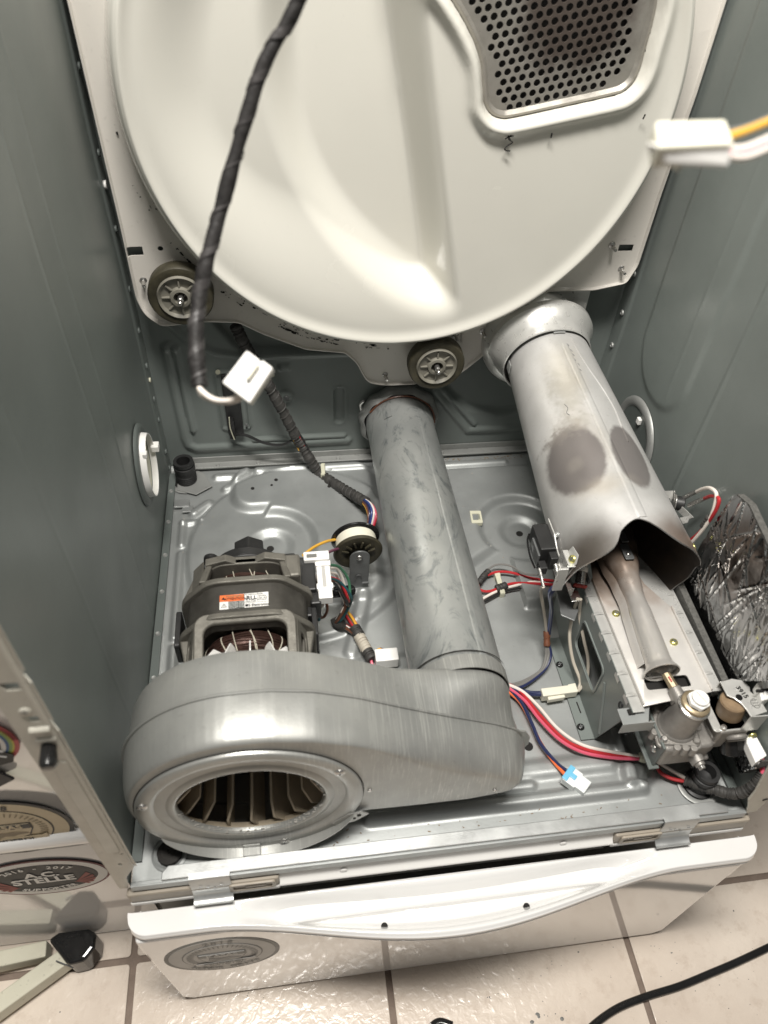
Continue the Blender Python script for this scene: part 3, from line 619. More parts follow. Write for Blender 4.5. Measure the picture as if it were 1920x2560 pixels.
b = B(); b.tube([(-0.285, 0.589, 0.353), (-0.270, 0.588, 0.366)], 0.0025, 8, 6); b.tube([(0.1, 0.589, 0.25), (0.102, 0.589, 0.236)], 0.0022, 8, 4); obj('pressed_rib', b, 'white_enamel', bh)
# worn felt residue round the drum edge
b = B()
for k in range(520):
    a = random.gauss(-2.05, 0.30) if k < 300 else random.uniform(-3.05, -0.35); r = CR+random.choice((random.uniform(0.001, 0.010), random.uniform(0.012, 0.0145)))+0.010*max(0, -math.sin(a))**3
    if a > -0.3 or a < -3.1 or noise.noise(Vector((a*7.3, r*60, 4)))+0.35*noise.noise(Vector((a*31, 0, 9))) < 0.06: continue
    da = random.uniform(0.001, 0.012)*random.choice((0.5, 1, 2.2)); w = random.uniform(0.0002, 0.0015)
    b.add([(math.cos(a+q*da)*(r+s_*w), 0.5885-0.0003*k/420, CZ+math.sin(a+q*da)*(r+s_*w*(1 if q else .4))) for q, s_ in ((0, -1), (0, 1), (.5, 1.2), (1, .7), (1, -.5))], [(0, 1, 2, 3, 4)])
obj('felt_residue', b, 'soot_and_shade', bh, smooth=0, kind='stuff')
# lint and soot marks below the grille
def fibre(pts, r, lab):
    b = B()
    for p in pts: b.tube([Vector((x, 0.5415+0.0012*math.sin(9*i), z)) for i, (x, z) in enumerate(p)], r, 6, 5)
    return tag(obj('lint_scrap', b, 'soot_and_shade'), lab, 'lint scrap')
fibre([[(0.1035, 0.5215), (0.1075, 0.5235), (0.1120, 0.5250)], [(0.1095, 0.526), (0.1075, 0.5215), (0.112, 0.5185), (0.1085, 0.5150), (0.1045, 0.5125), (0.1065, 0.5095), (0.111, 0.5095)], [(0.106, 0.525), (0.1105, 0.5195)]], 0.0007, 'curled black thread of lint hanging under the grille corner')
fibre([[(0.1545, 0.5275), (0.1545, 0.5225)]], 0.001, 'tiny black lint fleck below the middle of the grille')
fibre([[(0.2545, 0.5465), (0.2535, 0.5415)]], 0.0008, 'tiny black lint fleck near the right edge of the drum back')
# ================================================================== DRUM ROLLERS
ro = thing('drum_roller', 'dirty black and grey drum roller at the upper left, partly behind the hanging cable', 'drum roller', (-0.2655, 0.568, 0.334), 'drum support rollers')
c = Vector((-0.2655, 0.568, 0.334)); ax = (0, -1, 0)
b = B(); b.lathe([(0.0278, -0.010), (0.0375, -0.010), (0.0392, -0.007), (0.0392, 0.007), (0.0375, 0.0095), (0.034, 0.0105), (0.0288, 0.0095), (0.0278, 0.008)], c, ax, 56); obj('tyre', b, 'rubber', ro)
b = B(); b.lathe([(0.0284, -0.008), (0.0284, 0.0095), (0.0268, 0.0125), (0.0240, 0.0085), (0.0135, 0.0075), (0.012, 0.012), (0.0085, 0.0125), (0.0078, 0.004), (0.0078, -0.005)], c, ax, 48); hub = obj('hub', b, 'grey_plastic', ro)
sp0 = None
for k in range(8):
    a = 2*PI*k/8
    b = B(); b.box((0, 0, 0), (0.010, 0.004, 0.0022)); bmesh.ops.transform(b.bm, matrix=Matrix.Translation(c+Vector((0.0178*math.cos(a), -0.0085, 0.0178*math.sin(a)))) @ Matrix.Rotation(-a, 4, 'Y'), verts=b.bm.verts[:]); obj('rib', b, 'grey_plastic', hub, smooth=0, bevel=0.0006)
b = B(); b.lathe([(0.0036, -0.012), (0.0036, 0.017), (0.0026, 0.018), (0.0026, 0.0245), (0.0018, 0.0255), (0.0001, 0.0256)], c, ax, 20); obj('shaft', b, 'steel', ro)
copy_tree(ro, (0.0602, 0.562, 0.2225), 'black and grey drum roller at the bottom centre, between the two metal tubes')
# ================================================================== EXHAUST DUCT
dA, dB = Vector((0.0176, 0.119, 0.1130)), Vector((0.0232, 0.607, 0.0872)); dR = 0.0505
t = thing('exhaust_duct', 'long round galvanised exhaust duct with dark rubbed smudges, running back from the blower', 'duct', dA)
b = B(); n_ = (dB-dA).length
b.lathe([(dR, 0), (dR, n_*0.25), (dR, n_*0.5), (dR, n_*0.75), (dR*1.0, n_-0.03), (dR*1.02, n_-0.025), (dR*1.02, n_)], dA, dB-dA, 72); obj('pipe', b, 'duct_sheet', t, solid=0.0012)
axd = (dB-dA).normalized(); up = Vector((0, 0, 1)); rt = Vector((axd.y, -axd.x, 0)).normalized(); upd = rt.cross(axd)
def onduct(s, th, r): return dA+axd*s+(upd*math.cos(th)+rt*math.sin(th))*r
b = B(); b.grid(lambda u, v: onduct(0.004+u*(n_-0.05), 0.36+0.20*v, dR+0.0014*(1-abs(2*v-1)**6)), 24, 9); obj('lock_seam', b, 'duct_sheet', t, smooth=20)
b = B(); b.grid(lambda u, v: onduct(n_-0.055+0.035*u, -0.62+0.24*v, dR+0.0012), 3, 6); obj('joint_tab', b, 'duct_sheet', t, solid=0.0008)
t = thing('duct_collar', 'torn foil collar where the exhaust duct meets the back wall', 'duct collar', dB)
b = B()
for k, (r, y) in enumerate(((0.056, 0.603), (0.060, 0.612), (0.0575, 0.619))):
    pass
b.grid(lambda u, v: Vector((0.0235+(0.054+0.007*math.sin(PI*v)+0.0015*math.sin(11*2*PI*u))*math.cos(2*PI*u), 0.596+0.024*v+0.002*math.sin(5*2*PI*u)*(1-v), 0.0885+(0.054+0.007*math.sin(PI*v)+0.0015*math.sin(11*2*PI*u))*math.sin(2*PI*u))), 90, 6, True)
obj('ring', b, 'galv_dull', t, solid=0.001)
b = B(); b.tube([(0.0235+0.0535*math.cos(a), 0.594, 0.0885+0.0535*math.sin(a)) for a in [PI*0.12*i for i in range(0, 8)]], 0.0014, 6, 4); obj('rusty_lip', b, 'wire_brown', t)
b = B(); b.tube([(-0.037, 0.598, 0.118), (-0.0385, 0.592, 0.132), (-0.035, 0.589, 0.14)], 0.0022, 8); obj('clip', b, 'steel', t)
# ================================================================== BLOWER
BC = Vector((-0.204, 0, 0.111))
def arc(cx, cz, r, a0, a1, n): return [(cx+r*math.cos(math.radians(a0+(a1-a0)*i/n)), cz+r*math.sin(math.radians(a0+(a1-a0)*i/n))) for i in range(n+1)]
NK = [(-0.095, 0.0505), (-0.06, 0.0485), (-0.02, 0.048), (0.02, 0.048), (0.052, 0.0505), (0.070, 0.058), (0.0785, 0.070), (0.0805, 0.082), (0.0765, 0.098), (0.062, 0.1155), (0.035, 0.1315), (0.005, 0.1465), (-0.02, 0.1595), (-0.06, 0.1825), (-0.10, 0.2065), (-0.14, 0.2245), (-0.18, 0.2330)]
NB_ = [(-0.095, 0.0505), (-0.06, 0.0505), (-0.02, 0.051)]+arc(0.018, 0.1075, 0.0555, -90, 72, 30)+[(-0.01, 0.1655), (-0.051, 0.1745), (-0.10, 0.202), (-0.134, 0.2185), (-0.18, 0.2320)]
def scr(d): return 0.112+0.0105*(1-sm(110, 262, d))
CIR = [(BC.x+scr(d)*math.cos(math.radians(d)), BC.z+scr(d)*math.sin(math.radians(d))) for d in range(96, 323, 4)]
SH = CIR+NK
SHB = CIR+NB_
def polar(P, c, n):
    out = []
    for k in range(n):
        a = 2*PI*k/n; dx, dz = math.cos(a), math.sin(a); best = 0
        for i in range(len(P)):
            (ax, ay), (bx, by) = P[i], P[(i+1) % len(P)]; ex, ey = bx-ax, by-ay; den = dx*ey-dz*ex
            if abs(den) < 1e-12: continue
            tt = ((ax-c[0])*ey-(ay-c[1])*ex)/den; s_ = ((ax-c[0])*dz-(ay-c[1])*dx)/den
            if tt > best and -1e-6 <= s_ <= 1+1e-6: best = tt
        out.append(best)
    return out
NB = 360; PR = polar(SH, (BC.x, BC.z), NB); PR = [sum(PR[(k+q) % NB] for q in range(-2, 3))/5 for k in range(NB)]
OUT = [(BC.x+PR[k]*math.cos(2*PI*k/NB), BC.z+PR[k]*math.sin(2*PI*k/NB)) for k in range(NB)]
t = thing('blower_housing', 'scuffed galvanised blower housing with a round inlet ring and side outlet', 'blower housing', (BC.x, 0.08, 0.0))
YS, YF = 0.070, 0.026
coarse = OUT[::4]
def fprof(x, z):
    d = max(0.0, -sdpoly(x, z, coarse)); k = sm(-0.10, 0.03, x)*sm(0.05, 0.14, z); R = 0.0085*(1-k)+0.040*k
    tt = min(1, d/R); dep = math.sqrt(max(0, 1-(1-tt)**2)); full = YS-YF-0.002*k
    return YS-full*dep if R < full else YS-full*dep
b = B(); vs = []; NR = 34
for j in range(NR):
    for k in range(NB):
        a = 2*PI*k/NB; s_ = j/(NR-1); s_ = 1-(1-s_)**2.2; r = 0.0735+(PR[k]-0.0735)*s_
        x, z = BC.x+r*math.cos(a), BC.z+r*math.sin(a); y = fprof(x, z)
        if j == NR-1: y = YS
        vs.append((x, y, z))
b.add(vs, [(j*NB+k, j*NB+(k+1) % NB, (j+1)*NB+(k+1) % NB, (j+1)*NB+k) for j in range(NR-1) for k in range(NB)])
# left side wall of the front shell is upright: add a strip from the rolled edge to the seam where the roll is small
fsH = obj('front_shell', b, 'blower_sheet', t, smooth=60)
def ring_off(d, y):
    out = []
    for k in range(NB):
        a, c = Vector(OUT[k-2]), Vector(OUT[(k+2) % NB]); tg = (c-a).normalized(); out.append((OUT[k][0]+tg.y*d, y, OUT[k][1]-tg.x*d))
    return out
def strip(rows): return [p for r in rows for p in r], [(j*NB+k, j*NB+(k+1) % NB, (j+1)*NB+(k+1) % NB, (j+1)*NB+k) for j in range(len(rows)-1) for k in range(NB)]
b = B(); b.add(*strip([ring_off(-0.001, YS-0.001), ring_off(0.0022, YS-0.0012), ring_off(0.0030, YS), ring_off(0.0022, YS+0.0012), ring_off(-0.003, YS+0.001)])); obj('seam_flange', b, 'blower_sheet', t, smooth=50)
PB = polar(SHB, (BC.x, BC.z), NB); PB = [sum(PB[(k+q) % NB] for q in range(-2, 3))/5 for k in range(NB)]
def lo(f, y, d): return [(BC.x+(PR[k]*(1-f)+PB[k]*f-d)*math.cos(2*PI*k/NB), y, BC.z+(PR[k]*(1-f)+PB[k]*f-d)*math.sin(2*PI*k/NB)) for k in range(NB)]
b = B(); b.add(*strip([lo(0, YS+0.0005, 0.002), lo(0.45, YS+0.018, 0.0025), lo(0.9, YS+0.032, 0.003), lo(1, 0.112, 0.0035), lo(1, 0.1175, 0.0055), lo(1, 0.119, 0.010)])); b.bm.faces.new([v for v in b.bm.verts[-NB:]]) if False else None
vv = b.bm.verts; vv.ensure_lookup_table(); b.bm.faces.new([vv[len(vv)-NB+k] for k in range(NB)])
obj('back_shell', b, 'blower_sheet', t, smooth=50)
# right-hand flange ear of the seam
b = B(); b.prism([(0.070, 0.052), (0.080, 0.060), (0.0868, 0.076), (0.0855, 0.092), (0.078, 0.106), (0.072, 0.108), (0.078, 0.082)], XZ, YS-0.001, YS+0.0012); obj('seam_ear', b, 'blower_sheet', t, smooth=0, bevel=0.0006)
# outlet socket on the back of the shell
b = B(); b.lathe([(0.0524, 0), (0.0524, 0.014), (0.0520, 0.017)], dA-axd*0.006, axd, 72); obj('outlet_socket', b, 'blower_sheet', t, solid=0.001)
b = B(); b.lathe([(0.0526, 0.016), (0.0526, 0.0175)], dA-axd*0.002, axd, 72); obj('joint_gap', b, 'soot_and_shade', t)
# inlet ring
b = B(); RC = BC+Vector((0, 0, -0.0045)); rp = [(0.1068, 0.030), (0.1068, 0.0232), (0.1060, 0.0222), (0.0945, 0.0222), (0.0915, 0.0236), (0.0890, 0.0272), (0.0855, 0.0286), (0.0810, 0.0268), (0.0775, 0.0252), (0.0740, 0.0238), (0.0718, 0.0238), (0.0702, 0.0252), (0.0696, 0.0275), (0.0694, 0.0300)]
b.lathe([(r, y) for r, y in rp], RC, (0, 1, 0), 120); ir = obj('inlet_ring', b, 'blower_sheet', t, smooth=55)
b = B(); b.lathe([(0.1066, 0.0262), (0.1079, 0.0254), (0.1081, 0.0264)], RC, (0, 1, 0), 120); obj('shadow_gap', b, 'soot_and_shade', ir)  # black ring that paints the shadow line between ring and shell
for a in (33, 165, 285):
    p = RC+Vector((0.1000*math.cos(math.radians(a)), 0.0222, 0.1000*math.sin(math.radians(a)))); screw(p, (0, -1, 0), 0.0052, 'steel', ir)
b = B(); b.prism([(-0.221, 0.0075), (-0.203, 0.0065), (-0.203, 0.0012), (-0.221, 0.002)], XZ, 0.0125, 0.0215); b.prism([(-0.221, 0.0075), (-0.203, 0.0065), (-0.203, 0.0125), (-0.221, 0.0135)], XZ, 0.0205, 0.0219); obj('edge_clip', b, 'blower_sheet', ir, smooth=0, bevel=0.0006)
b = B(); b.grid(lambda u, v: Vector((BC.x+(0.1095+0.001*v)*math.cos(PI*(1.18+0.68*u)), 0.0228-0.0115*v*math.sin(PI*u)**0.5, BC.z+(0.1095+0.001*v)*math.sin(PI*(1.18+0.68*u)))), 40, 4); obj('lower_skirt', b, 'blower_sheet', ir, solid=0.001)
b = B(); b.prism([(-0.112, 0.062), (-0.098, 0.066), (-0.090, 0.058), (-0.104, 0.043), (-0.124, 0.036), (-0.128, 0.044)], XZ, 0.0215, 0.0228); el = obj('mounting_ear', b, 'blower_sheet', ir, smooth=0, bevel=0.0005)
for x, z in ((-0.1005, 0.0575), (-0.105, 0.051)):
    c = B(); c.cyl((x, 0.0217, z), (x, 0.0209, z), 0.0022 if x > -0.104 else 0.0014); obj('ear_hole', c, 'soot_and_shade', el)
pp = None
for x, z in ((-0.0905, 0.106), (0.040, 0.0715)):
    yv = fprof(x, z)
    b = B(); b.lathe([(0.0001, 0.002), (0.0018, 0.0016), (0.0024, 0)], (x, yv+0.0003, z), (0, -1, 0), 12); obj('rivet', b, 'steel', t)
# fan wheel inside
b = B(); b.lathe([(0.104, 0.100), (0.098, 0.114), (0.05, 0.117), (0.018, 0.105), (0.014, 0.075), (0.001, 0.074)], BC, (0, 1, 0), 64); w = obj('blower_wheel', b, 'cavity', t, label='tan plastic fan wheel with bent blades behind the inlet opening')  # disc coloured near-black to stand for the shade between the blades
b0 = None; NBL = 19
for k in range(NBL):
    a = 2*PI*k/NBL
    b = B(); pr = [(0.098, 0.014), (0.084, 0.005), (0.072, 0.0), (0.060, 0.001)]
    vs = []
    for y, sh in ((0.036, 0), (0.095, 0), (0.112, 1)):
        for r, q in pr:
            rr = r if not sh else r-0.004
            aa = a+q/r; vs.append((BC.x+rr*math.cos(aa), y if r > 0.064 or y > 0.05 else y+0.012, BC.z+rr*math.sin(aa)))
    m_ = len(pr); b.add(vs, [(j*m_+i, j*m_+i+1, (j+1)*m_+i+1, (j+1)*m_+i) for j in range(2) for i in range(m_-1)])
    obj('blade', b, 'blade', w, smooth=50, solid=0.0024, soff=0)
b = B(); b.lathe([(0.086, 0.034), (0.101, 0.034), (0.101, 0.040), (0.086, 0.040), (0.086, 0.034)], BC, (0, 1, 0), 64); obj('front_rim', b, 'blade', w)
mm('grey_lint', (0.30, 0.29, 0.265), 0.95, 0, 0.2, 300)
b = B()
for k in range(240):
    a = random.uniform(PI*0.98, PI*1.9) if k < 130 else random.uniform(-0.1, 0.5); r = 0.0698+random.uniform(-0.001, 0.0006); s_ = random.uniform(0.0004, 0.0010)
    b.ball((BC.x+r*math.cos(a), random.uniform(0.0245, 0.030), RC.z+r*math.sin(a)), s_, (1.8*random.uniform(.6, 1.5), 0.8, 0.8), 7)
tag(obj('lint_fringe', b, 'grey_lint', kind='stuff'), 'pale fuzz of lint stuck round the lower edge of the blower inlet', 'lint')
# ================================================================== MOTOR
MC = Vector((-0.204, 0, 0.106))
mo = thing('drive_motor', 'dusty grey electric motor with copper windings and a warning label, behind the blower', 'electric motor', (MC.x, 0.21, 0.0))
def octo(rx, rz, ch, cx=MC.x, cz=MC.z):
    return [(cx+rx, cz+rz-ch), (cx+rx-ch, cz+rz), (cx-rx+ch, cz+rz), (cx-rx, cz+rz-ch), (cx-rx, cz-rz+ch), (cx-rx+ch, cz-rz), (cx+rx-ch, cz-rz), (cx+rx, cz-rz+ch)]
def octr(rx, rz, ch, n=6):
    P = octo(rx, rz, ch); out = []
    for i in range(8):
        a, c = Vector(P[i-1]), Vector(P[i]); d = Vector(P[(i+1) % 8])
        for k in range(n): 
            tt = k/(n-1); p = (c.lerp(a, 0.22)).lerp(c, tt).lerp(c.lerp(c.lerp(d, 0.22), tt), tt); out.append(tuple(p))
    return out
b = B(); b.prism(octr(0.066, 0.064, 0.030), XZ, 0.196, 0.246); obj('stator_stack', b, 'laminated', mo, bevel=0.001)
def bell(name, y0, y1, y2, m):
    bb = B(); bb.frame(octr(0.0735, 0.070, 0.034), octr(0.054, 0.051, 0.026), XZ, y0, y1)
    o = obj(name, bb, m, mo, bevel=0.0015)
    bb = B(); bb.frame(octr(0.060, 0.058, 0.028), octr(0.040, 0.038, 0.02), XZ, y2-0.004 if y2 < y0 else y2-0.004, y2+0.004); obj('end_ring', bb, m, o, bevel=0.0015)
    for sx in (-1, 1):
        for fr_, pos in (('h', 0.046), ('v', 0.036)):
            for s2 in (-1, 1):
                if fr_ == 'h' and s2 > 0 and name == 'front_bell': continue
                bb = B(); ya, yb = (y1, y2+0.004) if y2 > y1 else (y2-0.004, y0)
                if fr_ == 'h': q0 = [(MC.x+sx*0.0275, 0.0635), (MC.x+sx*0.0405, 0.0605)]
                else: q0 = [(MC.x+sx*0.0655, 0.0215), (MC.x+sx*0.0655, 0.036)]
                if fr_ == 'h':
                    z_ = MC.z+s2*0.0575; cx_ = MC.x+sx*0.0465
                    pts = [(cx_-0.0042, z_-0.006), (cx_+0.0042, z_-0.006), (cx_+0.0042, z_+0.006), (cx_-0.0042, z_+0.006)]
                    sh = -0.006*s2
                else:
                    cx_ = MC.x+sx*0.0655; z_ = MC.z+s2*0.0285
                    pts = [(cx_-0.006, z_-0.006), (cx_+0.006, z_-0.006), (cx_+0.006, z_+0.006), (cx_-0.006, z_+0.006)]; sh = 0
                bb.add([Vector((x, ya if y2 > y1 else yb, z)) for x, z in pts]+[Vector((MC.x+(x-MC.x)*0.86, yb if y2 > y1 else ya, MC.z+(z-MC.z)*0.86)) for x, z in pts], [(0, 1, 2, 3), (4, 5, 6, 7), (0, 1, 5, 4), (1, 2, 6, 5), (2, 3, 7, 6), (3, 0, 4, 7)])
                obj('strut', bb, m, o, smooth=0, bevel=0.0018)
    return o
fb = bell('front_bell', 0.194, 0.2015, 0.1475, 'motor_alu'); bbell = bell('back_bell', 0.2405, 0.248, 0.279, 'motor_alu')
def FW(a, d_, h): return Vector((MC.x+a, 0.1975-d_*0.97, 0.1735-0.20*d_+h))
b = B(); b.frame(rrect(-0.0525, -0.004, 0.0525, 0.066, 0.013), rrect(-0.0425, 0.0075, 0.0425, 0.060, 0.012), FW, -0.005, 0.0); obj('window_frame', b, 'motor_alu', fb, smooth=40, bevel=0.0015)
b = B(); b.frame(rrect(-0.0465, -0.002, 0.0465, 0.063, 0.011), rrect(-0.0435, 0.0065, 0.0435, 0.061, 0.0125), FW, -0.016, -0.004); obj('window_rim', b, 'laminated', fb, smooth=40)
for sx in (-1, 1):
    def SW(a, d_, h): return Vector((MC.x+sx*(0.0535+0.012*a/0.02+h*0.6), 0.1960-d_, 0.1640-0.030*a/0.02+h*0.7))
    b = B(); b.frame(rrect(0.0, 0.0, 0.020, 0.052, 0.004, 3), rrect(0.006, 0.012, 0.014, 0.042, 0.0035, 3), SW, -0.004, 0.0); obj('slotted_side', b, 'motor_alu', fb, smooth=40, bevel=0.001)
# upper zig-zag bar on the back bell
b = B(); zz = [(-0.045, 0.058), (-0.022, 0.064), (-0.011, 0.058), (0.011, 0.058), (0.022, 0.064), (0.045, 0.058), (0.045, 0.050), (0.022, 0.056), (0.012, 0.050), (-0.012, 0.050), (-0.022, 0.056), (-0.045, 0.050)]
b.prism([(MC.x+x, MC.z+z) for x, z in zz], XZ, 0.276, 0.286); obj('zigzag_bar', b, 'motor_alu', bbell, smooth=0, bevel=0.0012)
b = B(); b.prism([(MC.x-0.060, 0.150), (MC.x-0.046, 0.166), (MC.x-0.046, 0.150)], XZ, 0.25, 0.282); obj('corner_boss', b, 'motor_alu', bbell, smooth=0, bevel=0.0015)
b = B(); b.box((MC.x+0.052, 0.268, 0.145), (0.018, 0.032, 0.04)); obj('side_post', b, 'motor_alu', bbell, smooth=0, bevel=0.003)
# copper windings: bundled wires, tied with string
for yy, s_ in ((0.181, 1), (0.262, -1)):
    wd = None; b = B()
    b.lathe([(0.040+0.009*math.cos(q), 0.012*math.sin(q)*1.0) for q in [2*PI*i/14 for i in range(15)]], (MC.x, yy, MC.z), (0, 1, 0), 60); wd = obj('winding', b, 'copper', mo)
    b = B()
    for k in range(26):
        q = 2*PI*k/26; R = 0.040+0.0096*math.cos(q); yv = yy+0.0125*math.sin(q); ph = random.uniform(0, 6)
        b.tube([(MC.x+(R+0.0008*math.sin(5*a+ph))*math.cos(a), yv+0.001*math.sin(4*a+ph), MC.z+(R+0.0008*math.cos(6*a+ph))*math.sin(a)) for a in [2*PI*i/36 for i in range(37)]], 0.0009, 5, 1)
    obj('copper_wire', b, 'copper', wd, kind='stuff')
    b = B()
    for k in range(9):
        a = 2*PI*k/9+random.uniform(-.08, .08); tw = random.uniform(-0.12, 0.12)
        b.tube([(MC.x+(0.040+0.0105*math.cos(q))*math.cos(a+tw*math.sin(q)), yy+0.0135*math.sin(q), MC.z+(0.040+0.0105*math.cos(q))*math.sin(a+tw*math.sin(q))) for q in [2*PI*i/16 for i in range(17)]], 0.0007, 5, 1)
    for k in range(3):
        a = PI/2-0.6+1.2*k/3; b.tube([(MC.x+0.0485*math.cos(a), yy-0.014, MC.z+0.0485*math.sin(a)), (MC.x+0.0505*math.cos(a+.06), yy, MC.z+0.0505*math.sin(a+.06)), (MC.x+0.047*math.cos(a+.14), yy+0.015, MC.z+0.047*math.sin(a+.14))], 0.0006, 5, 3)
    obj('string_tie', b, 'string', wd, kind='stuff')
for k in range(18):
    a = 2*PI*k/18+0.1; b = B(); b.prism([(-0.016, -0.010), (0.0165, -0.010), (0.0165, -0.004), (0.004, 0.014), (-0.016, 0.016)], XY, -0.0007, 0.0007)
    bmesh.ops.transform(b.bm, matrix=Matrix.Translation(MC+Vector((0.0545*math.cos(a), 0.157, 0.0545*math.sin(a)))) @ Matrix.Rotation(-a, 4, 'Y'), verts=b.bm.verts[:])
    obj('cooling_fin', b, 'white_plastic', mo, smooth=0)
b = B(); b.cyl((MC.x, 0.135, MC.z), (MC.x, 0.31, MC.z), 0.032); obj('rotor', b, 'cavity', mo)  # near-black colour stands in for the unlit inside of the motor
# black drive pulley guard and hex nut
b = B(); g = arc(MC.x, MC.z+0.014, 0.043, 20, 160, 20); b.prism([(MC.x+0.05, MC.z+0.02)]+[(MC.x+0.046, MC.z+0.028)]+g+[(MC.x-0.046, MC.z+0.028), (MC.x-0.05, MC.z+0.02)], XZ, 0.287, 0.302); pg = obj('pulley_guard', b, 'black_plastic', mo, smooth=40, bevel=0.002)
b = B(); b.tube([(MC.x-0.0425, 0.292, MC.z+0.030), (MC.x-0.0450, 0.292, MC.z+0.045), (MC.x-0.0435, 0.292, MC.z+0.0535), (MC.x-0.0375, 0.292, MC.z+0.0545), (MC.x-0.031, 0.292, MC.z+0.047), (MC.x-0.022, 0.292, MC.z+0.047)], 0.0034, 8); obj('hook', b, 'black_plastic', pg)
b = B(); b.lathe([(0.026, 0.300), (0.030, 0.304), (0.030, 0.312), (0.020, 0.314), (0.020, 0.318)], (MC.x, 0, MC.z), (0, 1, 0), 40); obj('pulley', b, 'black_plastic', mo)
b = B(); hx = [(MC.x+0.0200*math.cos(PI/6+PI/3*i), MC.z+0.004+0.0200*math.sin(PI/6+PI/3*i)) for i in range(6)]; b.prism(hx, XZ, 0.320, 0.348); obj('hex_nut', b, 'black_plastic', mo, smooth=0, bevel=0.0015)
# black side clips and screws
for x in (-0.0775, 0.073):
    b = B(); b.prism(rrect(0.198, 0.090, 0.246, 0.125, 0.004), YZ, MC.x+x-0.003, MC.x+x+0.003); obj('side_clip', b, 'black_plastic', mo, smooth=0, bevel=0.001)
for sx in (-1, 1): screw((MC.x+sx*0.0465, 0.1935, MC.z+0.054), (0, -1, 0), 0.0035, 'steel', mo, 'motor_screw')
b = B(); b.prism(rrect(0.150, 0.005, 0.29, 0.075, 0.01), YZ, -0.128, -0.1265); b.box((-0.204, 0.22, 0.02), (0.13, 0.10, 0.03)); obj('motor_cradle', b, 'dark_steel', mo, smooth=0, bevel=0.001)
# rating label, lies on the flat top of the stack between the two bells
lz = MC.z+0.0642
def LB(a, c, h): return Vector((-0.2308+a*0.0515, 0.2083+c*0.0195, lz+h))
def lp(name, x0, y0, x1, y1, m, h, par): 
    bb = B(); bb.add([LB(x0, y0, h), LB(x1, y0, h), LB(x1, y1, h), LB(x0, y1, h)], [(0, 1, 2, 3)]); return obj(name, bb, m, par, smooth=0)
b = B(); b.add([LB(0, 0, 0.0003), LB(1, 0.04, 0.0003), LB(1, 1.0, 0.0003), LB(0, 0.96, 0.0003)], [(0, 1, 2, 3)]); lab = obj('rating_label', b, 'ink_white', mo, smooth=0)
lp('warning_panel', 0, 0.52, 0.5, 0.96, 'ink_orange', 0.0005, lab); lp('text_panel', 0.18, 0.02, 0.5, 0.51, 'ink_darkgreen', 0.0005, lab)
lp('divider', 0.5, 0.03, 0.506, 0.97, 'ink_black', 0.00055, lab); lp('divider', 0.77, 0.40, 0.775, 0.97, 'ink_black', 0.00055, lab); lp('divider', 0.5, 0.33, 1, 0.345, 'ink_black', 0.00055, lab)
def ltx(s, x, y, size, m='ink_black', sx=1.0, bold=0.0): text('lettering', s, m, lab, lambda a, c, h: LB(x, y, 0.0008)+Vector((a, c, h)), size, 0.00005, sx, 'CENTER', bold)
ltx('WARNING', 0.31, 0.83, 0.0042, 'ink_brown', 0.95, 0.0001); ltx('ATTENTION', 0.31, 0.65, 0.0042, 'ink_black', 0.95, 0.0001)
ltx('c', 0.54, 0.60, 0.004, 'ink_black', 1, 0.0001); ltx('RU', 0.635, 0.63, 0.0072, 'ink_black', 1.0, 0.0002); ltx('us', 0.735, 0.58, 0.003, 'ink_black', 1, 0.0001)
ltx('LG Electronics', 0.77, 0.15, 0.0042, 'ink_black', 0.98, 0.00008)
for s, x, y in (('UTE THERMALLY', 0.635, 0.88), ('INSUL CLASS', 0.635, 0.42), ('MODEL', 0.83, 0.88), ('120V 60Hz', 0.87, 0.74), ('1.96A 1/3HP', 0.88, 0.60), ('MOTOR AC', 0.87, 0.48)): ltx(s, x, y, 0.0024, 'ink_black', 0.8)
for i in range(5): ltx('DISCONNECT POWER', 0.345, 0.44-0.09*i, 0.0019, 'ink_white', 0.85)
def tri(name, cx, cy, s, m, h): bb = B(); bb.add([LB(cx-s*0.5, cy-s*0.8, h), LB(cx+s*0.5, cy-s*0.8, h), LB(cx, cy+s*1.3, h)], [(0, 1, 2)]); obj(name, bb, m, lab, smooth=0)
tri('hazard_triangle', 0.09, 0.24, 0.12, 'ink_black', 0.0006); tri('hazard_triangle', 0.09, 0.235, 0.09, 'ink_white', 0.0007); ltx('!', 0.09, 0.23, 0.004, 'ink_black', 1, 0.0001); tri('hazard_triangle', 0.075, 0.72, 0.09, 'ink_black', 0.0006)
lp('logo_spot', 0.525, 0.08, 0.575, 0.24, 'ink_black', 0.0006, lab)
# terminal end of the motor: black switch housing
b = B(); b.box((-0.143, 0.275, 0.122), (0.034, 0.05, 0.035)); b.box((-0.157, 0.292, 0.142), (0.018, 0.016, 0.012)); b.box((-0.128, 0.25, 0.118), (0.012, 0.03, 0.03)); b.box((-0.135, 0.235, 0.10), (0.016, 0.014, 0.04))
sw = obj('switch_housing', b, 'black_plastic', mo, smooth=0, bevel=0.002, kind=None)
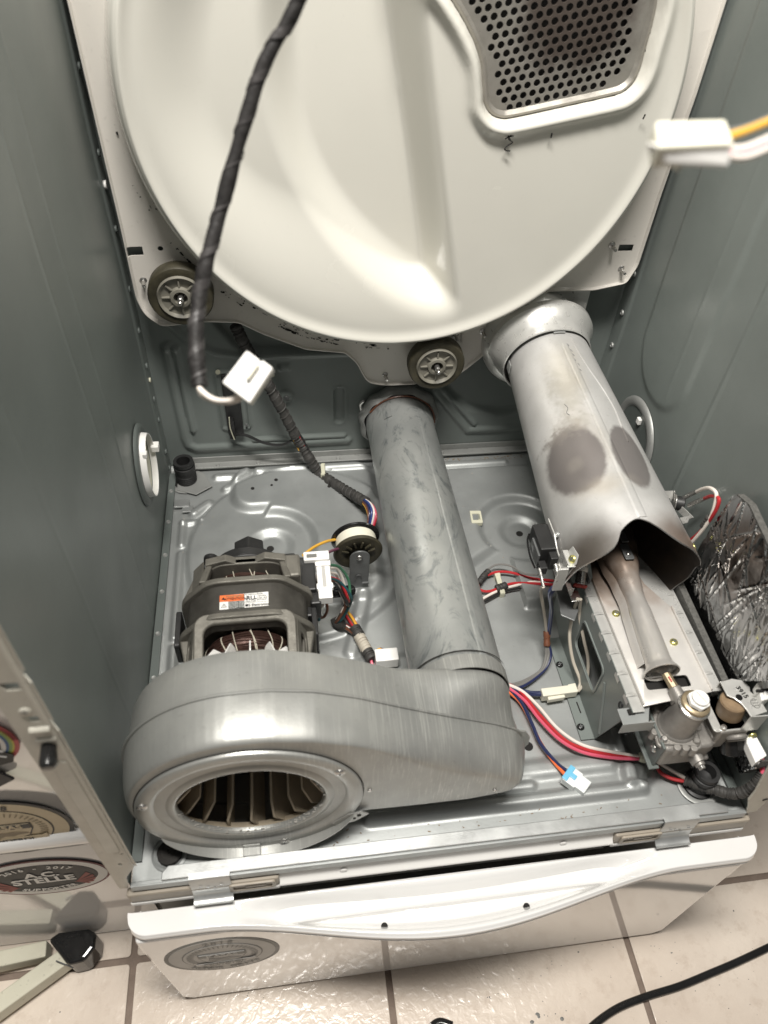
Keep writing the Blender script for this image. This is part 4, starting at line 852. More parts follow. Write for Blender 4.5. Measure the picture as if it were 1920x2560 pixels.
# ---- white motor plug
t = thing('motor_plug', 'white two part plug on the right end of the motor', 'plug', (-0.12, 0.27, 0.12))
b = B(); b.box((-0.1235, 0.296, 0.140), (0.030, 0.013, 0.010)); obj('upper_shell', b, 'white_plastic', t, smooth=0, bevel=0.001)
b = B(); b.box((-0.129, 0.2953, 0.1452), (0.012, 0.005, 0.0012)); obj('window', b, 'ink_grey', t, smooth=0)
b = B(); b.box((-0.1165, 0.263, 0.132), (0.016, 0.050, 0.012)); b.box((-0.1165, 0.288, 0.134), (0.018, 0.008, 0.013)); b.box((-0.1165, 0.255, 0.136), (0.019, 0.008, 0.006)); obj('lower_shell', b, 'white_plastic', t, smooth=0, bevel=0.001)
b = B(); b.box((-0.1165, 0.268, 0.1385), (0.004, 0.030, 0.002)); obj('groove', b, 'ink_silver', t, smooth=0)
# ================================================================== IDLER
t = thing('idler_pulley', 'black and cream idler pulley on an upright grey steel bracket beside the duct', 'idler pulley', (-0.066, 0.35, 0))
c = Vector((-0.0668, 0.352, 0.0795)); ax = Vector((-0.05, 1, 0.02)).normalized()
b = B(); b.lathe([(0.012, 0.001), (0.021, -0.0035), (0.0305, -0.0022), (0.0325, 0.0), (0.0310, 0.0025), (0.0270, 0.0035)], c, ax, 56, True); d1 = obj('front_flange', b, 'rubber', t)
b = B(); b.lathe([(0.0272, 0.0030), (0.0270, 0.020)], c, ax, 56); obj('belt_groove', b, 'cream_plastic', t)
b = B(); b.lathe([(0.0272, 0.020), (0.0312, 0.0215), (0.0325, 0.0235), (0.0305, 0.0255), (0.005, 0.0262)], c, ax, 56, False, True); obj('rear_flange', b, 'black_gloss', t)
for k in range(6):
    a = PI*(0.12+0.152*k); bb = B(); bb.box((0, 0, 0), (0.0095, 0.003, 0.002)); bmesh.ops.transform(bb.bm, matrix=Matrix.Translation(c+Vector((0.0185*math.cos(a), -0.0042, 0.0185*math.sin(a)))) @ Matrix.Rotation(-a, 4, 'Y'), verts=bb.bm.verts[:]); obj('web', bb, 'rubber', t, smooth=0)
b = B(); bp_ = [(-0.079, 0.006), (-0.0535, 0.006), (-0.0525, 0.078)]+arc(-0.0655, 0.080, 0.0132, 0, 180, 14)+[(-0.0785, 0.05)]; b.prism(bp_, XZ, 0.3405, 0.3430); bk = obj('bracket', b, 'dark_steel', t, smooth=30, bevel=0.0006)
screw((-0.0662, 0.3405, 0.082), (0, -1, 0), 0.0042, 'steel', bk, 'pivot_bolt', 0.003, False)
b = B(); b.tube([(-0.071, 0.340, 0.036), (-0.069, 0.3395, 0.046), (-0.064, 0.3395, 0.046), (-0.062, 0.340, 0.036)], 0.0008, 6); obj('pressed_mark', b, 'dark_steel', bk)
b = B(); b.box((-0.057, 0.3395, 0.030), (0.009, 0.003, 0.0016)); obj('bent_tab', b, 'dark_steel', bk, smooth=0)
b = B(); b.box((-0.066, 0.352, 0.006), (0.030, 0.024, 0.0015)); b.box((-0.0585, 0.331, 0.006), (0.016, 0.022, 0.0015)); obj('foot', b, 'galv_bright', bk, smooth=0, bevel=0.0006)
b = B(); b.box((-0.0595, 0.331, 0.0070), (0.009, 0.0022, 0.0008)); b.cyl((-0.0555, 0.331, 0.0066), (-0.0555, 0.331, 0.0075), 0.0024); obj('key_slot', b, 'soot_and_shade', bk, smooth=0)
mm('brass_dull', (0.36, 0.29, 0.19), 0.4, 0.6, 0.2, 90)
# ================================================================== BURNER FUNNEL
FA, FB = Vector((0.2297, 0.23, 0.1648)), Vector((0.212, 0.54, 0.233)); fr0, fr1 = 0.076, 0.056
def fun(th, y, off=0.0):
    s = (y-FA.y)/(FB.y-FA.y); c = FA.lerp(FB, s); r = fr0+(fr1-fr0)*s+off
    return Vector((c.x+r*math.sin(th), y, c.z+r*math.cos(th)))
LIP = [(-180, .285), (-150, .272), (-126, .243), (-110, .228), (-95, .2185), (-80, .2135), (-67, .2105), (-52, .207), (-40, .206), (-32, .2085), (-27, .214), (-22, .224), (-14, .231), (-6, .2345), (0, .232), (7, .225), (18, .212), (28, .2050), (40, .2040), (55, .2040), (70, .207), (83, .2150), (99, .2170), (112, .220), (127, .2235), (137, .255), (150, .272), (180, .285)]
def lip(d):
    for i in range(len(LIP)-1):
        if LIP[i][0] <= d <= LIP[i+1][0]:
            a, c = LIP[i], LIP[i+1]; t_ = (d-a[0])/(c[0]-a[0]); p0 = LIP[max(i-1, 0)][1]; p3 = LIP[min(i+2, len(LIP)-1)][1]
            return 0.5*(2*a[1]+(c[1]-p0)*t_+(2*p0-5*a[1]+4*c[1]-p3)*t_*t_+(3*a[1]-p0-3*c[1]+p3)*t_**3)
    return LIP[-1][1]
def funnel_mat():
    M = mat('funnel_sheet', (0.455, 0.45, 0.435), 0.40, 0.38, 0.05, 12, speck=0.14, bump=0.06, bs=500, col2=(0.60, 0.59, 0.575)); nt = M.node_tree; N = nt.nodes; L = nt.links; bs = N["Principled BSDF"]
    cur = bs.inputs['Base Color'].links[0].from_socket
    tc = N.new('ShaderNodeTexCoord'); nn = N.new('ShaderNodeTexNoise'); nn.inputs['Scale'].default_value = 130; nn.inputs['Detail'].default_value = 6; L.new(tc.outputs['Object'], nn.inputs['Vector'])
    n5 = N.new('ShaderNodeTexNoise'); n5.inputs['Scale'].default_value = 28; n5.inputs['Detail'].default_value = 4; L.new(tc.outputs['Object'], n5.inputs['Vector'])
    def stain(cur, c, rad, col, soft, amt, nz, nsrc=nn):
        mp = N.new('ShaderNodeMapping'); mp.vector_type = 'POINT'; mp.inputs['Location'].default_value = tuple(-c[i]/rad[i] for i in range(3)); mp.inputs['Scale'].default_value = tuple(1/r for r in rad); L.new(tc.outputs['Object'], mp.inputs[0])
        ln = N.new('ShaderNodeVectorMath'); ln.operation = 'LENGTH'; L.new(mp.outputs[0], ln.inputs[0])
        ad = N.new('ShaderNodeMath'); ad.operation = 'MULTIPLY_ADD'; L.new(nsrc.outputs['Fac'], ad.inputs[0]); ad.inputs[1].default_value = nz; L.new(ln.outputs['Value'], ad.inputs[2])
        mr = N.new('ShaderNodeMapRange'); mr.interpolation_type = 'SMOOTHSTEP'; mr.inputs[1].default_value = 1-soft+nz/2; mr.inputs[2].default_value = 1+nz/2; mr.inputs[3].default_value = amt; mr.inputs[4].default_value = 0; L.new(ad.outputs[0], mr.inputs[0])
        mx = N.new('ShaderNodeMix'); mx.data_type = 'RGBA'; L.new(mr.outputs[0], mx.inputs['Factor']); L.new(cur, mx.inputs[6]); mx.inputs[7].default_value = (*col, 1); return mx.outputs[2]
    cur = stain(cur, (0.190, 0.335, 0.245), (0.055, 0.085, 0.09), (0.33, 0.29, 0.235), 1.0, 0.55, 0.7, n5)
    cur = stain(cur, (0.1835, 0.331, 0.245), (0.0345, 0.0510, 0.07), (0.155, 0.140, 0.134), 0.20, 0.93, 0.13)
    cur = stain(cur, (0.2435, 0.322, 0.252), (0.0235, 0.0510, 0.06), (0.165, 0.150, 0.144), 0.18, 0.92, 0.12)
    cur = stain(cur, (0.190, 0.378, 0.252), (0.030, 0.020, 0.06), (0.30, 0.28, 0.25), 1.0, 0.75, 1.6)
    cur = stain(cur, (0.181, 0.325, 0.243), (0.012, 0.013, 0.05), (0.24, 0.22, 0.20), 0.7, 0.6, 0.3)
    cur = stain(cur, (0.160, 0.212, 0.19), (0.080, 0.062, 0.13), (0.085, 0.072, 0.06), 0.8, 0.97, 0.30, n5)
    cur = stain(cur, (0.27, 0.215, 0.22), (0.06, 0.045, 0.10), (0.14, 0.10, 0.075), 0.9, 0.9, 0.5, n5)
    cur = stain(cur, (0.285, 0.215, 0.20), (0.018, 0.022, 0.03), (0.30, 0.17, 0.09), 0.9, 0.5, 0.6, n5)
    cur = stain(cur, (0.172, 0.372, 0.245), (0.022, 0.012, 0.06), (0.20, 0.18, 0.165), 1.0, 0.7, 2.4)
    cur = stain(cur, (0.20, 0.285, 0.24), (0.05, 0.02, 0.06), (0.40, 0.36, 0.30), 1.0, 0.5, 1.2, n5)
    cur = stain(cur, (0.200, 0.46, 0.275), (0.035, 0.09, 0.06), (0.40, 0.375, 0.32), 1.0, 0.8, 1.2, n5)
    cur = stain(cur, (0.195, 0.43, 0.27), (0.028, 0.055, 0.06), (0.33, 0.31, 0.27), 1.0, 0.6, 1.5)
    L.new(cur, bs.inputs['Base Color']); MT['funnel_sheet'] = M
funnel_mat()
t = thing('burner_funnel', 'wide pale metal burner funnel with two dark scorched ovals and a wavy cut mouth', 'burner funnel', (0.22, 0.25, 0.09))
b = B(); b.grid(lambda u, v: fun(math.radians(-180+360*u), lip(-180+360*u)+(0.552-lip(-180+360*u))*v), 181, 60)
bmesh.ops.remove_doubles(b.bm, verts=b.bm.verts[:], dist=0.00002)
# dark inside: its own sheet just within the shell
fn_ = obj('shell', b, 'funnel_sheet', t, smooth=60)
b = B(); b.grid(lambda u, v: fun(math.radians(-180+360*u), lip(-180+360*u)+0.0004+(0.552-lip(-180+360*u))*v, -0.0011), 121, 20); mm('dark_inside', (0.045, 0.032, 0.023), 0.6, 0.2, 0.3, 40, col2=(0.02, 0.016, 0.013)); obj('dark_lining', b, 'dark_inside', t, smooth=60)
b = B(); b.grid(lambda u, v: fun(math.radians(-180+360*u), lip(-180+360*u)-0.0002+0.0006*v, -0.0012*(1-v)+0.0002*v), 181, 3); obj('cut_edge', b, 'steel', t, smooth=60)
b = B(); b.grid(lambda u, v: fun(math.radians(-5.5+9*u), 0.2355+0.27*v, 0.0011*min(1, 6*u, 6*(1-u))), 10, 30); obj('lock_seam', b, 'funnel_sheet', t, smooth=20, solid=0.0006)
b = B(); b.tube([fun(math.radians(a), y, 0.0001) for a, y in ((14, .52), (13, .50), (17, .465), (24, .43), (27, .40), (24, .37), (22, .345))], 0.0011, 6, 5); obj('pressed_line', b, 'funnel_sheet', t)
b = B()
for a, y in ((3, .505), (4, .495), (4, .487), (3, .478), (5, .47), (4, .46)): b.tube([fun(math.radians(a), y, 0.0003), fun(math.radians(a+1), y-0.004, 0.0003)], 0.0004, 5, 3)
b.tube([fun(math.radians(-28), .41, .0003), fun(math.radians(-26), .403, .0003), fun(math.radians(-29), .397, .0003), fun(math.radians(-27), .392, .0003)], 0.0004, 5, 3)
obj('scratch', b, 'dark_steel', t, kind='stuff')
# ---- rear elbow and its collar
t = thing('duct_elbow', 'bright pressed metal elbow joining the wide funnel to the drum back', 'duct elbow', (0.198, 0.57, 0.24))
CC = Vector((0.2095, 0.547, 0.2350)); cax = (FB-FA).normalized()
b = B(); b.lathe([(0.0588, -0.0085), (0.0600, -0.0105), (0.0612, -0.0095), (0.0615, -0.004), (0.0635, 0.006), (0.0680, 0.016), (0.0715, 0.022), (0.0735, 0.0245), (0.0735, 0.032)], CC, Vector((-0.03, 0.96, 0.20)), 96); obj('collar', b, 'bright_tin', t, solid=0.0012)
b = B(); b.lathe([(0.0592, -0.0088), (0.0560, -0.006)], CC, Vector((-0.03, 0.96, 0.20)), 96); obj('dark_gap', b, 'soot_and_shade', t)  # black ring painting the shade between funnel end and collar
b = B(); b.ball((0.1985, 0.586, 0.238), 1.0, (0.0695, 0.034, 0.074), 56); obj('dome', b, 'bright_tin', t, smooth=80)
b = B(); b.prism([(0.205, 0.20), (0.262, 0.235), (0.2735, 0.27), (0.2735, 0.42), (0.15, 0.42), (0.15, 0.26)], XZ, 0.5945, 0.614); obj('side_box', b, 'bright_tin', t, smooth=0, bevel=0.002)
b = B(); b.grid(lambda u, v: fun(math.radians(-9+15*u), 0.5335-0.010*v, 0.0022-0.0004*v), 6, 4); obj('front_tab', b, 'galv_bright', t, solid=0.0012)
b = B(); b.grid(lambda u, v: fun(math.radians(-92+12*u), 0.533-0.010*v, 0.0022-0.0004*v), 6, 4); obj('side_tab', b, 'galv_bright', t, solid=0.0012)
# ================================================================== BURNER BOX
t = thing('burner_bracket', 'long grey steel burner bracket box with folded feet screwed to the base pan', 'burner bracket', (0.24, 0.16, 0))
x0 = 0.1915; zt = 0.1225
b = B(); b.prism([(0.070, zt), (0.285, zt), (0.285, 0.02), (0.245, 0.0025), (0.101, 0.0025)], YZ, x0-0.0008, x0+0.0008); sp = obj('side_panel', b, 'teal_paint', t, smooth=0)
c = B(); c.prism(rrect(0.138, 0.045, 0.208, 0.094, 0.008), YZ, x0-0.01, x0+0.01); cut(sp, [c])
b = B(); o_ = rrect(0.1355, 0.0425, 0.2105, 0.0965, 0.0095); i_ = rrect(0.138, 0.045, 0.208, 0.094, 0.008); b.frame(o_, i_, YZ, x0-0.0022, x0-0.0006); obj('window_rim', b, 'teal_paint', sp, smooth=0)
b = B(); b.tube([(x0-0.0004, 0.098, 0.022), (x0-0.0004, 0.128, 0.085)], 0.0022, 6, 4); obj('pressed_rib', b, 'teal_paint', sp)
b = B()
for k in range(4): b.tube([(x0-0.0006, 0.2515+0.003*k, 0.088), (x0-0.0006, 0.2530+0.003*k, 0.094)], 0.0006, 5, 2)
obj('stamped_marks', b, 'dark_steel', sp, kind='stuff')
b = B(); b.tube([(x0-0.0012, 0.0875, 0.108), (x0-0.0012, 0.086, 0.101), (x0-0.0012, 0.0905, 0.0975), (x0-0.0012, 0.0935, 0.102), (x0-0.0012, 0.091, 0.106), (x0-0.0012, 0.0865, 0.104)], 0.0008, 6, 4); obj('pen_mark', b, 'ink_black', sp)
b = B(); b.prism([(0.101, 0.1742), (0.245, 0.1742), (0.245, x0), (0.101, x0)], lambda a, d_, h: Vector((d_, a, h)), 0.0018, 0.0034); ft = obj('foot_flange', b, 'teal_paint', t, smooth=0, bevel=0.0004)
for y in (0.117, 0.204): screw((0.1785, y, 0.0034), (0, 0, 1), 0.0046, 'black_gloss', ft, 'foot_screw', 0.0028)
b = B(); b.tube([(0.1840, 0.150, 0.0036), (0.1845, 0.135, 0.0036)], 0.0008, 5, 2); obj('foot_slot', b, 'soot_and_shade', ft)
b = B(); b.prism([(0.070, x0), (0.285, x0), (0.285, 0.2045), (0.070, 0.2045)], lambda a, d_, h: Vector((d_, a, h)), zt-0.0012, zt+0.0003); obj('left_ledge', b, 'bright_tin', t, smooth=0, bevel=0.0004)
b = B(); b.prism([(0.085, 0.283), (0.185, 0.283), (0.225, 0.262), (0.285, 0.255), (0.285, 0.299), (0.085, 0.299)], lambda a, d_, h: Vector((d_, a, h)), zt-0.0012, zt+0.0003); obj('right_ledge', b, 'bright_tin', t, smooth=0, bevel=0.0004)
e0 = None
for k in range(7):
    if e0 is None:
        b = B(); b.grid(lambda u, v: Vector((0.1965+(0.0066)*(v*math.cos(PI*u)), 0.088+0.0055*v*math.sin(PI*u), zt+0.0002+0.0016*math.cos(v*PI/2))), 14, 5); b.grid(lambda u, v: Vector((x0-0.0004-0.001*math.sin(PI*v), 0.0825+0.011*u, zt-0.010*v)), 4, 4); e0 = obj('pressed_step', b, 'bright_tin', t, smooth=70)
    else: inst(e0, (0, 0.0265*k, 0), t)
e1 = None
for k in range(5):
    if e1 is None:
        b = B(); b.grid(lambda u, v: Vector((0.292+0.0052*(v*math.cos(PI*u)), 0.105+0.005*v*math.sin(PI*u), zt+0.0002+0.0014*math.cos(v*PI/2))), 14, 5); e1 = obj('pressed_step', b, 'bright_tin', t, smooth=70)
    else: inst(e1, (0, 0.027*k, 0), t)
b = B(); b.box((0.2996, 0.17, 0.06), (0.0012, 0.23, 0.120)); obj('right_panel', b, 'teal_paint', t, smooth=0)
b = B(); b.prism([(0.060, 0.178), (0.0785, 0.178), (0.0785, 0.214), (0.060, 0.206)], lambda a, d_, h: Vector((d_, a, h)), 0.1165, 0.1178); b.box((0.196, 0.0605, 0.108), (0.036, 0.0012, 0.018)); fl_ = obj('front_tab', b, 'galv', t, smooth=0, bevel=0.0005)
b = B(); b.box((0.191, 0.0725, 0.119), (0.007, 0.006, 0.003)); obj('torn_notch', b, 'soot_and_shade', fl_, smooth=0)
# tray with the venturi tube
t = thing('burner_tube', 'shiny venturi burner tube on a pale metal tray, rust stained towards the funnel', 'burner tube', (0.245, 0.16, 0.127))
def tray_mat():
    for nm, base, b2, mt_, rg in (('tray_sheet', (0.54, 0.52, 0.49), (0.61, 0.59, 0.56), 0.30, 0.38), ('venturi_steel', (0.55, 0.525, 0.49), (0.62, 0.595, 0.56), 0.5, 0.22)):
        M = mat(nm, base, rg, mt_, 0.05, 20, col2=b2, speck=0.08); nt = M.node_tree; N = nt.nodes; L = nt.links; bs = N["Principled BSDF"]; cur = bs.inputs['Base Color'].links[0].from_socket
        tc = N.new('ShaderNodeTexCoord'); sx = N.new('ShaderNodeSeparateXYZ'); L.new(tc.outputs['Object'], sx.inputs[0]); nn = N.new('ShaderNodeTexNoise'); nn.inputs['Scale'].default_value = 60; nn.inputs['Detail'].default_value = 6; L.new(tc.outputs['Object'], nn.inputs['Vector'])
        ad = N.new('ShaderNodeMath'); ad.operation = 'MULTIPLY_ADD'; L.new(nn.outputs['Fac'], ad.inputs[0]); ad.inputs[1].default_value = 0.06; L.new(sx.outputs[1], ad.inputs[2])
        for y0_, y1_, col, am in ((0.200, 0.285, (0.20, 0.105, 0.05), 0.75), (0.258, 0.315, (0.06, 0.048, 0.04), 0.85)):
            mr = N.new('ShaderNodeMapRange'); mr.interpolation_type = 'SMOOTHSTEP'; mr.inputs[1].default_value = y0_; mr.inputs[2].default_value = y1_; mr.inputs[3].default_value = 0; mr.inputs[4].default_value = am; L.new(ad.outputs[0], mr.inputs[0])
            mx = N.new('ShaderNodeMix'); mx.data_type = 'RGBA'; L.new(mr.outputs[0], mx.inputs['Factor']); L.new(cur, mx.inputs[6]); mx.inputs[7].default_value = (*col, 1); cur = mx.outputs[2]
        L.new(cur, bs.inputs['Base Color']); MT[nm] = M
tray_mat()
b = B(); b.prism([(0.2035, 0.0745), (0.2845, 0.0835), (0.2845, 0.196), (0.266, 0.232), (0.258, 0.285), (0.214, 0.285), (0.2035, 0.236)], XY, 0.1235, 0.1248); tr = obj('tray', b, 'tray_sheet', t, smooth=0, bevel=0.0005)
c = B(); c.prism(rrect(0.2155, 0.0925, 0.2655, 0.1065, 0.003), XY, 0.11, 0.13); cut(tr, [c])
b = B(); b.box((0.2038, 0.16, 0.1262), (0.0014, 0.168, 0.0042)); b.box((0.2842, 0.140, 0.1262), (0.0014, 0.110, 0.0042)); obj('tray_lip', b, 'tray_sheet', tr, smooth=0, kind='stuff')
b = B(); b.box((0.2405, 0.0995, 0.1165), (0.052, 0.016, 0.001)); obj('dark_well', b, 'soot_and_shade', t, smooth=0)
VA, VB = Vector((0.2315, 0.1035, 0.1385)), Vector((0.2395, 0.30, 0.151))
def vr(s):
    K = [(0, .0182), (.012, .0176), (.030, .0150), (.055, .0135), (.09, .0127), (.2, .0123), (.36, .0112), (.47, .0096), (.6, .0118), (.74, .0165), (.88, .0205), (1, .022)]
    for i in range(len(K)-1):
        if s <= K[i+1][0]: t_ = (s-K[i][0])/(K[i+1][0]-K[i][0]); t_ = t_*t_*(3-2*t_) if i > 2 else t_; return K[i][1]+(K[i+1][1]-K[i][1])*t_
    return .022
va = (VB-VA).normalized(); vx = Vector((va.y, -va.x, 0)).normalized(); vz = vx.cross(va)
b = B(); b.grid(lambda u, v: VA+(VB-VA)*v+(vx*math.cos(2*PI*u)*(1+0.22*sm(.6, .9, v))+vz*math.sin(2*PI*u)*(1-0.25*sm(.6, .9, v)))*vr(v), 56, 70, True); obj('venturi', b, 'venturi_steel', t, smooth=80, solid=0.0012)
b = B(); b.grid(lambda u, v: VA+va*0.003+(vx*math.cos(2*PI*u)+vz*math.sin(2*PI*u))*(0.0168-0.0062*v**.6)+va*(0.03*v), 48, 8, True); obj('bell_lining', b, 'dark_steel', t, smooth=80)
for sgn in (-1, 1):
    b = B(); b.grid(lambda u, v: VA+(VB-VA)*(0.07+0.80*v)+vx*sgn*(vr(0.07+0.8*v)*0.96+0.006*u)-vz*(0.0020+0.0125*u**1.5), 6, 50); obj('side_flare', b, 'tray_sheet', t, smooth=60)
for x, y in ((0.2095, 0.1925), (0.2620, 0.148)): screw((x+0.006, y, 0.1251), (0, 0, 1), 0.0046, 'zinc_yellow', t, 'tray_screw', 0.0026)
b = B(); b.cyl((0.2405, 0.088, 0.1325), (0.2375, 0.1045, 0.1340), 0.0052, 0.0048, 8); n_ = obj('orifice', b, 'brass_dull', t, smooth=0); b = B(); b.tube([(0.2365, 0.0985, 0.1392), (0.2378, 0.0925, 0.1385)], 0.0008, 6, 2); obj('red_mark', b, 'ink_red', n_)
b = B(); b.cyl((0.2435, 0.072, 0.1300), (0.2405, 0.0885, 0.1325), 0.0078, 0.0066, 20); b.box((0.2420, 0.0800, 0.1255), (0.013, 0.012, 0.010)); obj('orifice_holder', b, 'cast_alu', t, bevel=0.001)
b = B(); b.prism(rrect(0.2325, 0.238, 0.2435, 0.262, 0.002), XY, 0.1655, 0.1672); pc = obj('strap_clip', b, 'dark_steel', t, smooth=0, bevel=0.0005); screw((0.238, 0.2455, 0.1672), (0, 0, 1), 0.0032, 'steel', pc, 'clip_screw')
b = B(); b.box((0.2385, 0.275, 0.172), (0.008, 0.03, 0.0016)); obj('strap', b, 'dark_steel', pc, smooth=0)
# ================================================================== FLAME SENSOR (left of the funnel)
t = thing('flame_sensor', 'black box shaped flame sensor on a silver bracket left of the funnel mouth', 'flame sensor', (0.14, 0.26, 0.15))
b = B(); b.box((0.1405, 0.270, 0.168), (0.019, 0.040, 0.026)); sb = obj('body', b, 'black_plastic', t, smooth=0, bevel=0.0015)
b = B(); b.box((0.1455, 0.2455, 0.166), (0.009, 0.012, 0.020)); b.box((0.1345, 0.243, 0.157), (0.009, 0.012, 0.012)); obj('terminal_end', b, 'black_plastic', t, smooth=0, bevel=0.001)
b = B(); b.box((0.130, 0.262, 0.164), (0.0025, 0.028, 0.018)); obj('label_plate', b, 'dark_steel', t, smooth=0, bevel=0.0006)
b = B(); b.prism([(0.232, 0.148), (0.293, 0.150), (0.293, 0.186), (0.268, 0.186), (0.252, 0.178), (0.232, 0.176)], YZ, 0.1502, 0.1518); br = obj('bracket', b, 'bright_tin', t, smooth=0, bevel=0.0005)
b = B(); b.cyl((0.1518, 0.2665, 0.186), (0.155, 0.2665, 0.186), 0.0035); obj('bracket_ear', b, 'galv_bright', br)
b = B(); b.prism([(0.2165, 0.190), (0.240, 0.190), (0.240, 0.158), (0.2165, 0.152)], YZ, 0.1495, 0.1512); b.prism([(0.1395, 0.2135), (0.1512, 0.2135), (0.1512, 0.2165), (0.1395, 0.2165)], XY, 0.150, 0.188); b.prism([(0.1495, 0.2150), (0.159, 0.2150), (0.157, 0.240), (0.1495, 0.240)], XY, 0.1885, 0.1900); obj('bracket_arm', b, 'bright_tin', br, smooth=0, bevel=0.0005)
b = B(); b.prism([(-86, 0.2165), (-66, 0.2155), (-61, 0.222), (-64, 0.236), (-86, 0.240)], lambda a, d_, h: fun(math.radians(a), d_, h), 0.0012, 0.0026); ea = obj('mounting_ear', b, 'bright_tin', br, smooth=0, bevel=0.0005)
screw(fun(math.radians(-68), 0.2235, 0.0026), (-0.8, -0.3, 0.5), 0.0048, 'zinc_yellow', ea, 'mounting_screw', 0.0026)
b = B(); b.tube([(0.1505, 0.231, 0.1600), (0.152, 0.226, 0.159), (0.152, 0.226, 0.151), (0.150, 0.231, 0.150)], 0.0011, 6); obj('wire_spade', b, 'steel', t)
sp_ = None
for x, y, z in ((0.1295, 0.2395, 0.160), (0.1475, 0.2395, 0.1655)):
    b = B(); b.tube([(x, y, z), (x+0.0003, y-0.009, z-0.003)], 0.0024, 8, 3); b.tube([(x+0.0003, y-0.009, z-0.003), (x+0.001, y-0.02, z-0.008)], 0.0018, 8, 3); obj('crimp', b, 'steel', t)
b = B(); b.tube([(0.1285, 0.285, 0.170), (0.1262, 0.280, 0.163), (0.1262, 0.262, 0.155), (0.1275, 0.246, 0.154)], 0.0013, 6); obj('wire_guard', b, 'black_gloss', t)
# ================================================================== IGNITER
t = thing('igniter', 'small silver igniter with a cream ceramic collar and red seal hanging under the funnel lip', 'igniter', (0.182, 0.232, 0.13))
ia, ib = Vector((0.1905, 0.2525, 0.1405)), Vector((0.1815, 0.2255, 0.1245)); iax = (ib-ia).normalized()
b = B(); b.cyl(ia-iax*0.012, ia, 0.0022, None, 12); b.cyl(ia-iax*0.004, ia+iax*0.001, 0.0060, None, 20); obj('ceramic_post', b, 'ceramic', t)
b = B(); b.cyl(ia, ia+iax*0.006, 0.0072, None, 24); obj('ceramic_collar', b, 'ceramic', t, bevel=0.001)
b = B(); b.cyl(ia+iax*0.006, ia+iax*0.022, 0.0062, None, 8); obj('metal_shell', b, 'steel', t, smooth=0, bevel=0.0008)
b = B(); b.box((0, 0, 0), (0.0165, 0.011, 0.0035), Matrix.Translation(ia+iax*0.0235) @ iax.to_track_quat('Z', 'Y').to_matrix().to_4x4()); obj('seal', b, 'red_resin', t, smooth=0, bevel=0.0015)
b = B(); b.box((0.1725, 0.240, 0.128), (0.002, 0.030, 0.014)); b.box((0.178, 0.228, 0.1195), (0.012, 0.020, 0.0015)); obj('bracket', b, 'steel', t, smooth=0, bevel=0.0006)
b = B(); b.prism([(0.162, 0.215), (0.176, 0.205), (0.196, 0.235), (0.196, 0.285), (0.172, 0.285)], XY, 0.097, 0.099); b.box((0.199, 0.265, 0.112), (0.003, 0.05, 0.03)); obj('scorched_shield', b, 'dark_steel', t, smooth=0, bevel=0.0006)
# ================================================================== HIGH LIMIT THERMOSTAT (right of the funnel)
t = thing('limit_thermostat', 'small black thermostat on a silver bracket at the right side of the funnel', 'thermostat', (0.31, 0.31, 0.19))
pts = [at(1652, 1238, x=0.298), at(1678, 1236, x=0.310), at(1690, 1264, x=0.310), at(1710, 1282, x=0.312), at(1724, 1297, x=0.312), at(1690, 1305, x=0.303), at(1704, 1326, x=0.30)]
b = B(); 
def ribbon(P, w, dirv): 
    bb = B(); n_ = len(P); d = Vector(dirv)*w/2; bb.add([p-d for p in P]+[p+d for p in P], [(i, i+1, n_+i+1, n_+i) for i in range(n_-1)]); return bb
obj('bracket', ribbon([pts[0], pts[1], pts[2]], 0.010, (0.25, 0.35, 0.9)), 'bright_tin', t, smooth=0, solid=0.0012)
obj('bracket', ribbon([pts[2], pts[3], pts[4]], 0.013, (0.1, -0.5, 0.85)), 'bright_tin', t, smooth=0, solid=0.0012)
obj('bracket', ribbon([pts[4], pts[5], pts[6]], 0.010, (0.25, 0.35, 0.9)), 'bright_tin', t, smooth=0, solid=0.0012)
pc = at(1700, 1258, x=0.314)
b = B(); b.cyl(pc-Vector((0.006, -0.002, 0)), pc+Vector((0.004, -0.003, 0.001)), 0.0085, None, 28); obj('body', b, 'black_plastic', t, bevel=0.001)
b = B(); b.cyl(pc-Vector((0.0075, -0.0025, 0)), pc-Vector((0.006, -0.002, 0)), 0.0105, None, 28); obj('rim', b, 'steel', t, bevel=0.0005)
b = B(); b.prism(rrect(-0.016, -0.0045, 0.016, 0.0045, 0.0044), lambda a, d_, h: pc+Vector((-0.0075+h, a*0.55, a*0.8+d_*0.6)), -0.0012, 0.0); obj('ear_plate', b, 'steel', t, bevel=0.0004)
b = B(); b.prism(circ(0, 0, 0.011, 28, 0.017), lambda a, d_, h: fun(math.radians(62)+a/0.075, 0.262+d_, h), -0.0012, 0.0006); obj('port_hole', b, 'soot_and_shade', t, smooth=0)
screw(fun(math.radians(66), 0.226, 0.0006), Vector((0.9, -0.1, 0.4)), 0.0045, 'zinc_yellow', t, 'mounting_screw')
tm = [(at(1708, 1246, x=0.316), at(1722, 1238, x=0.318), at(1742, 1229, x=0.320)), (at(1722, 1264, x=0.316), at(1742, 1254, x=0.318), at(1762, 1246, x=0.320))]
for q in tm:
    b = B(); b.tube(q, 0.0026, 8, 4); obj('spade_terminal', b, 'steel', t)
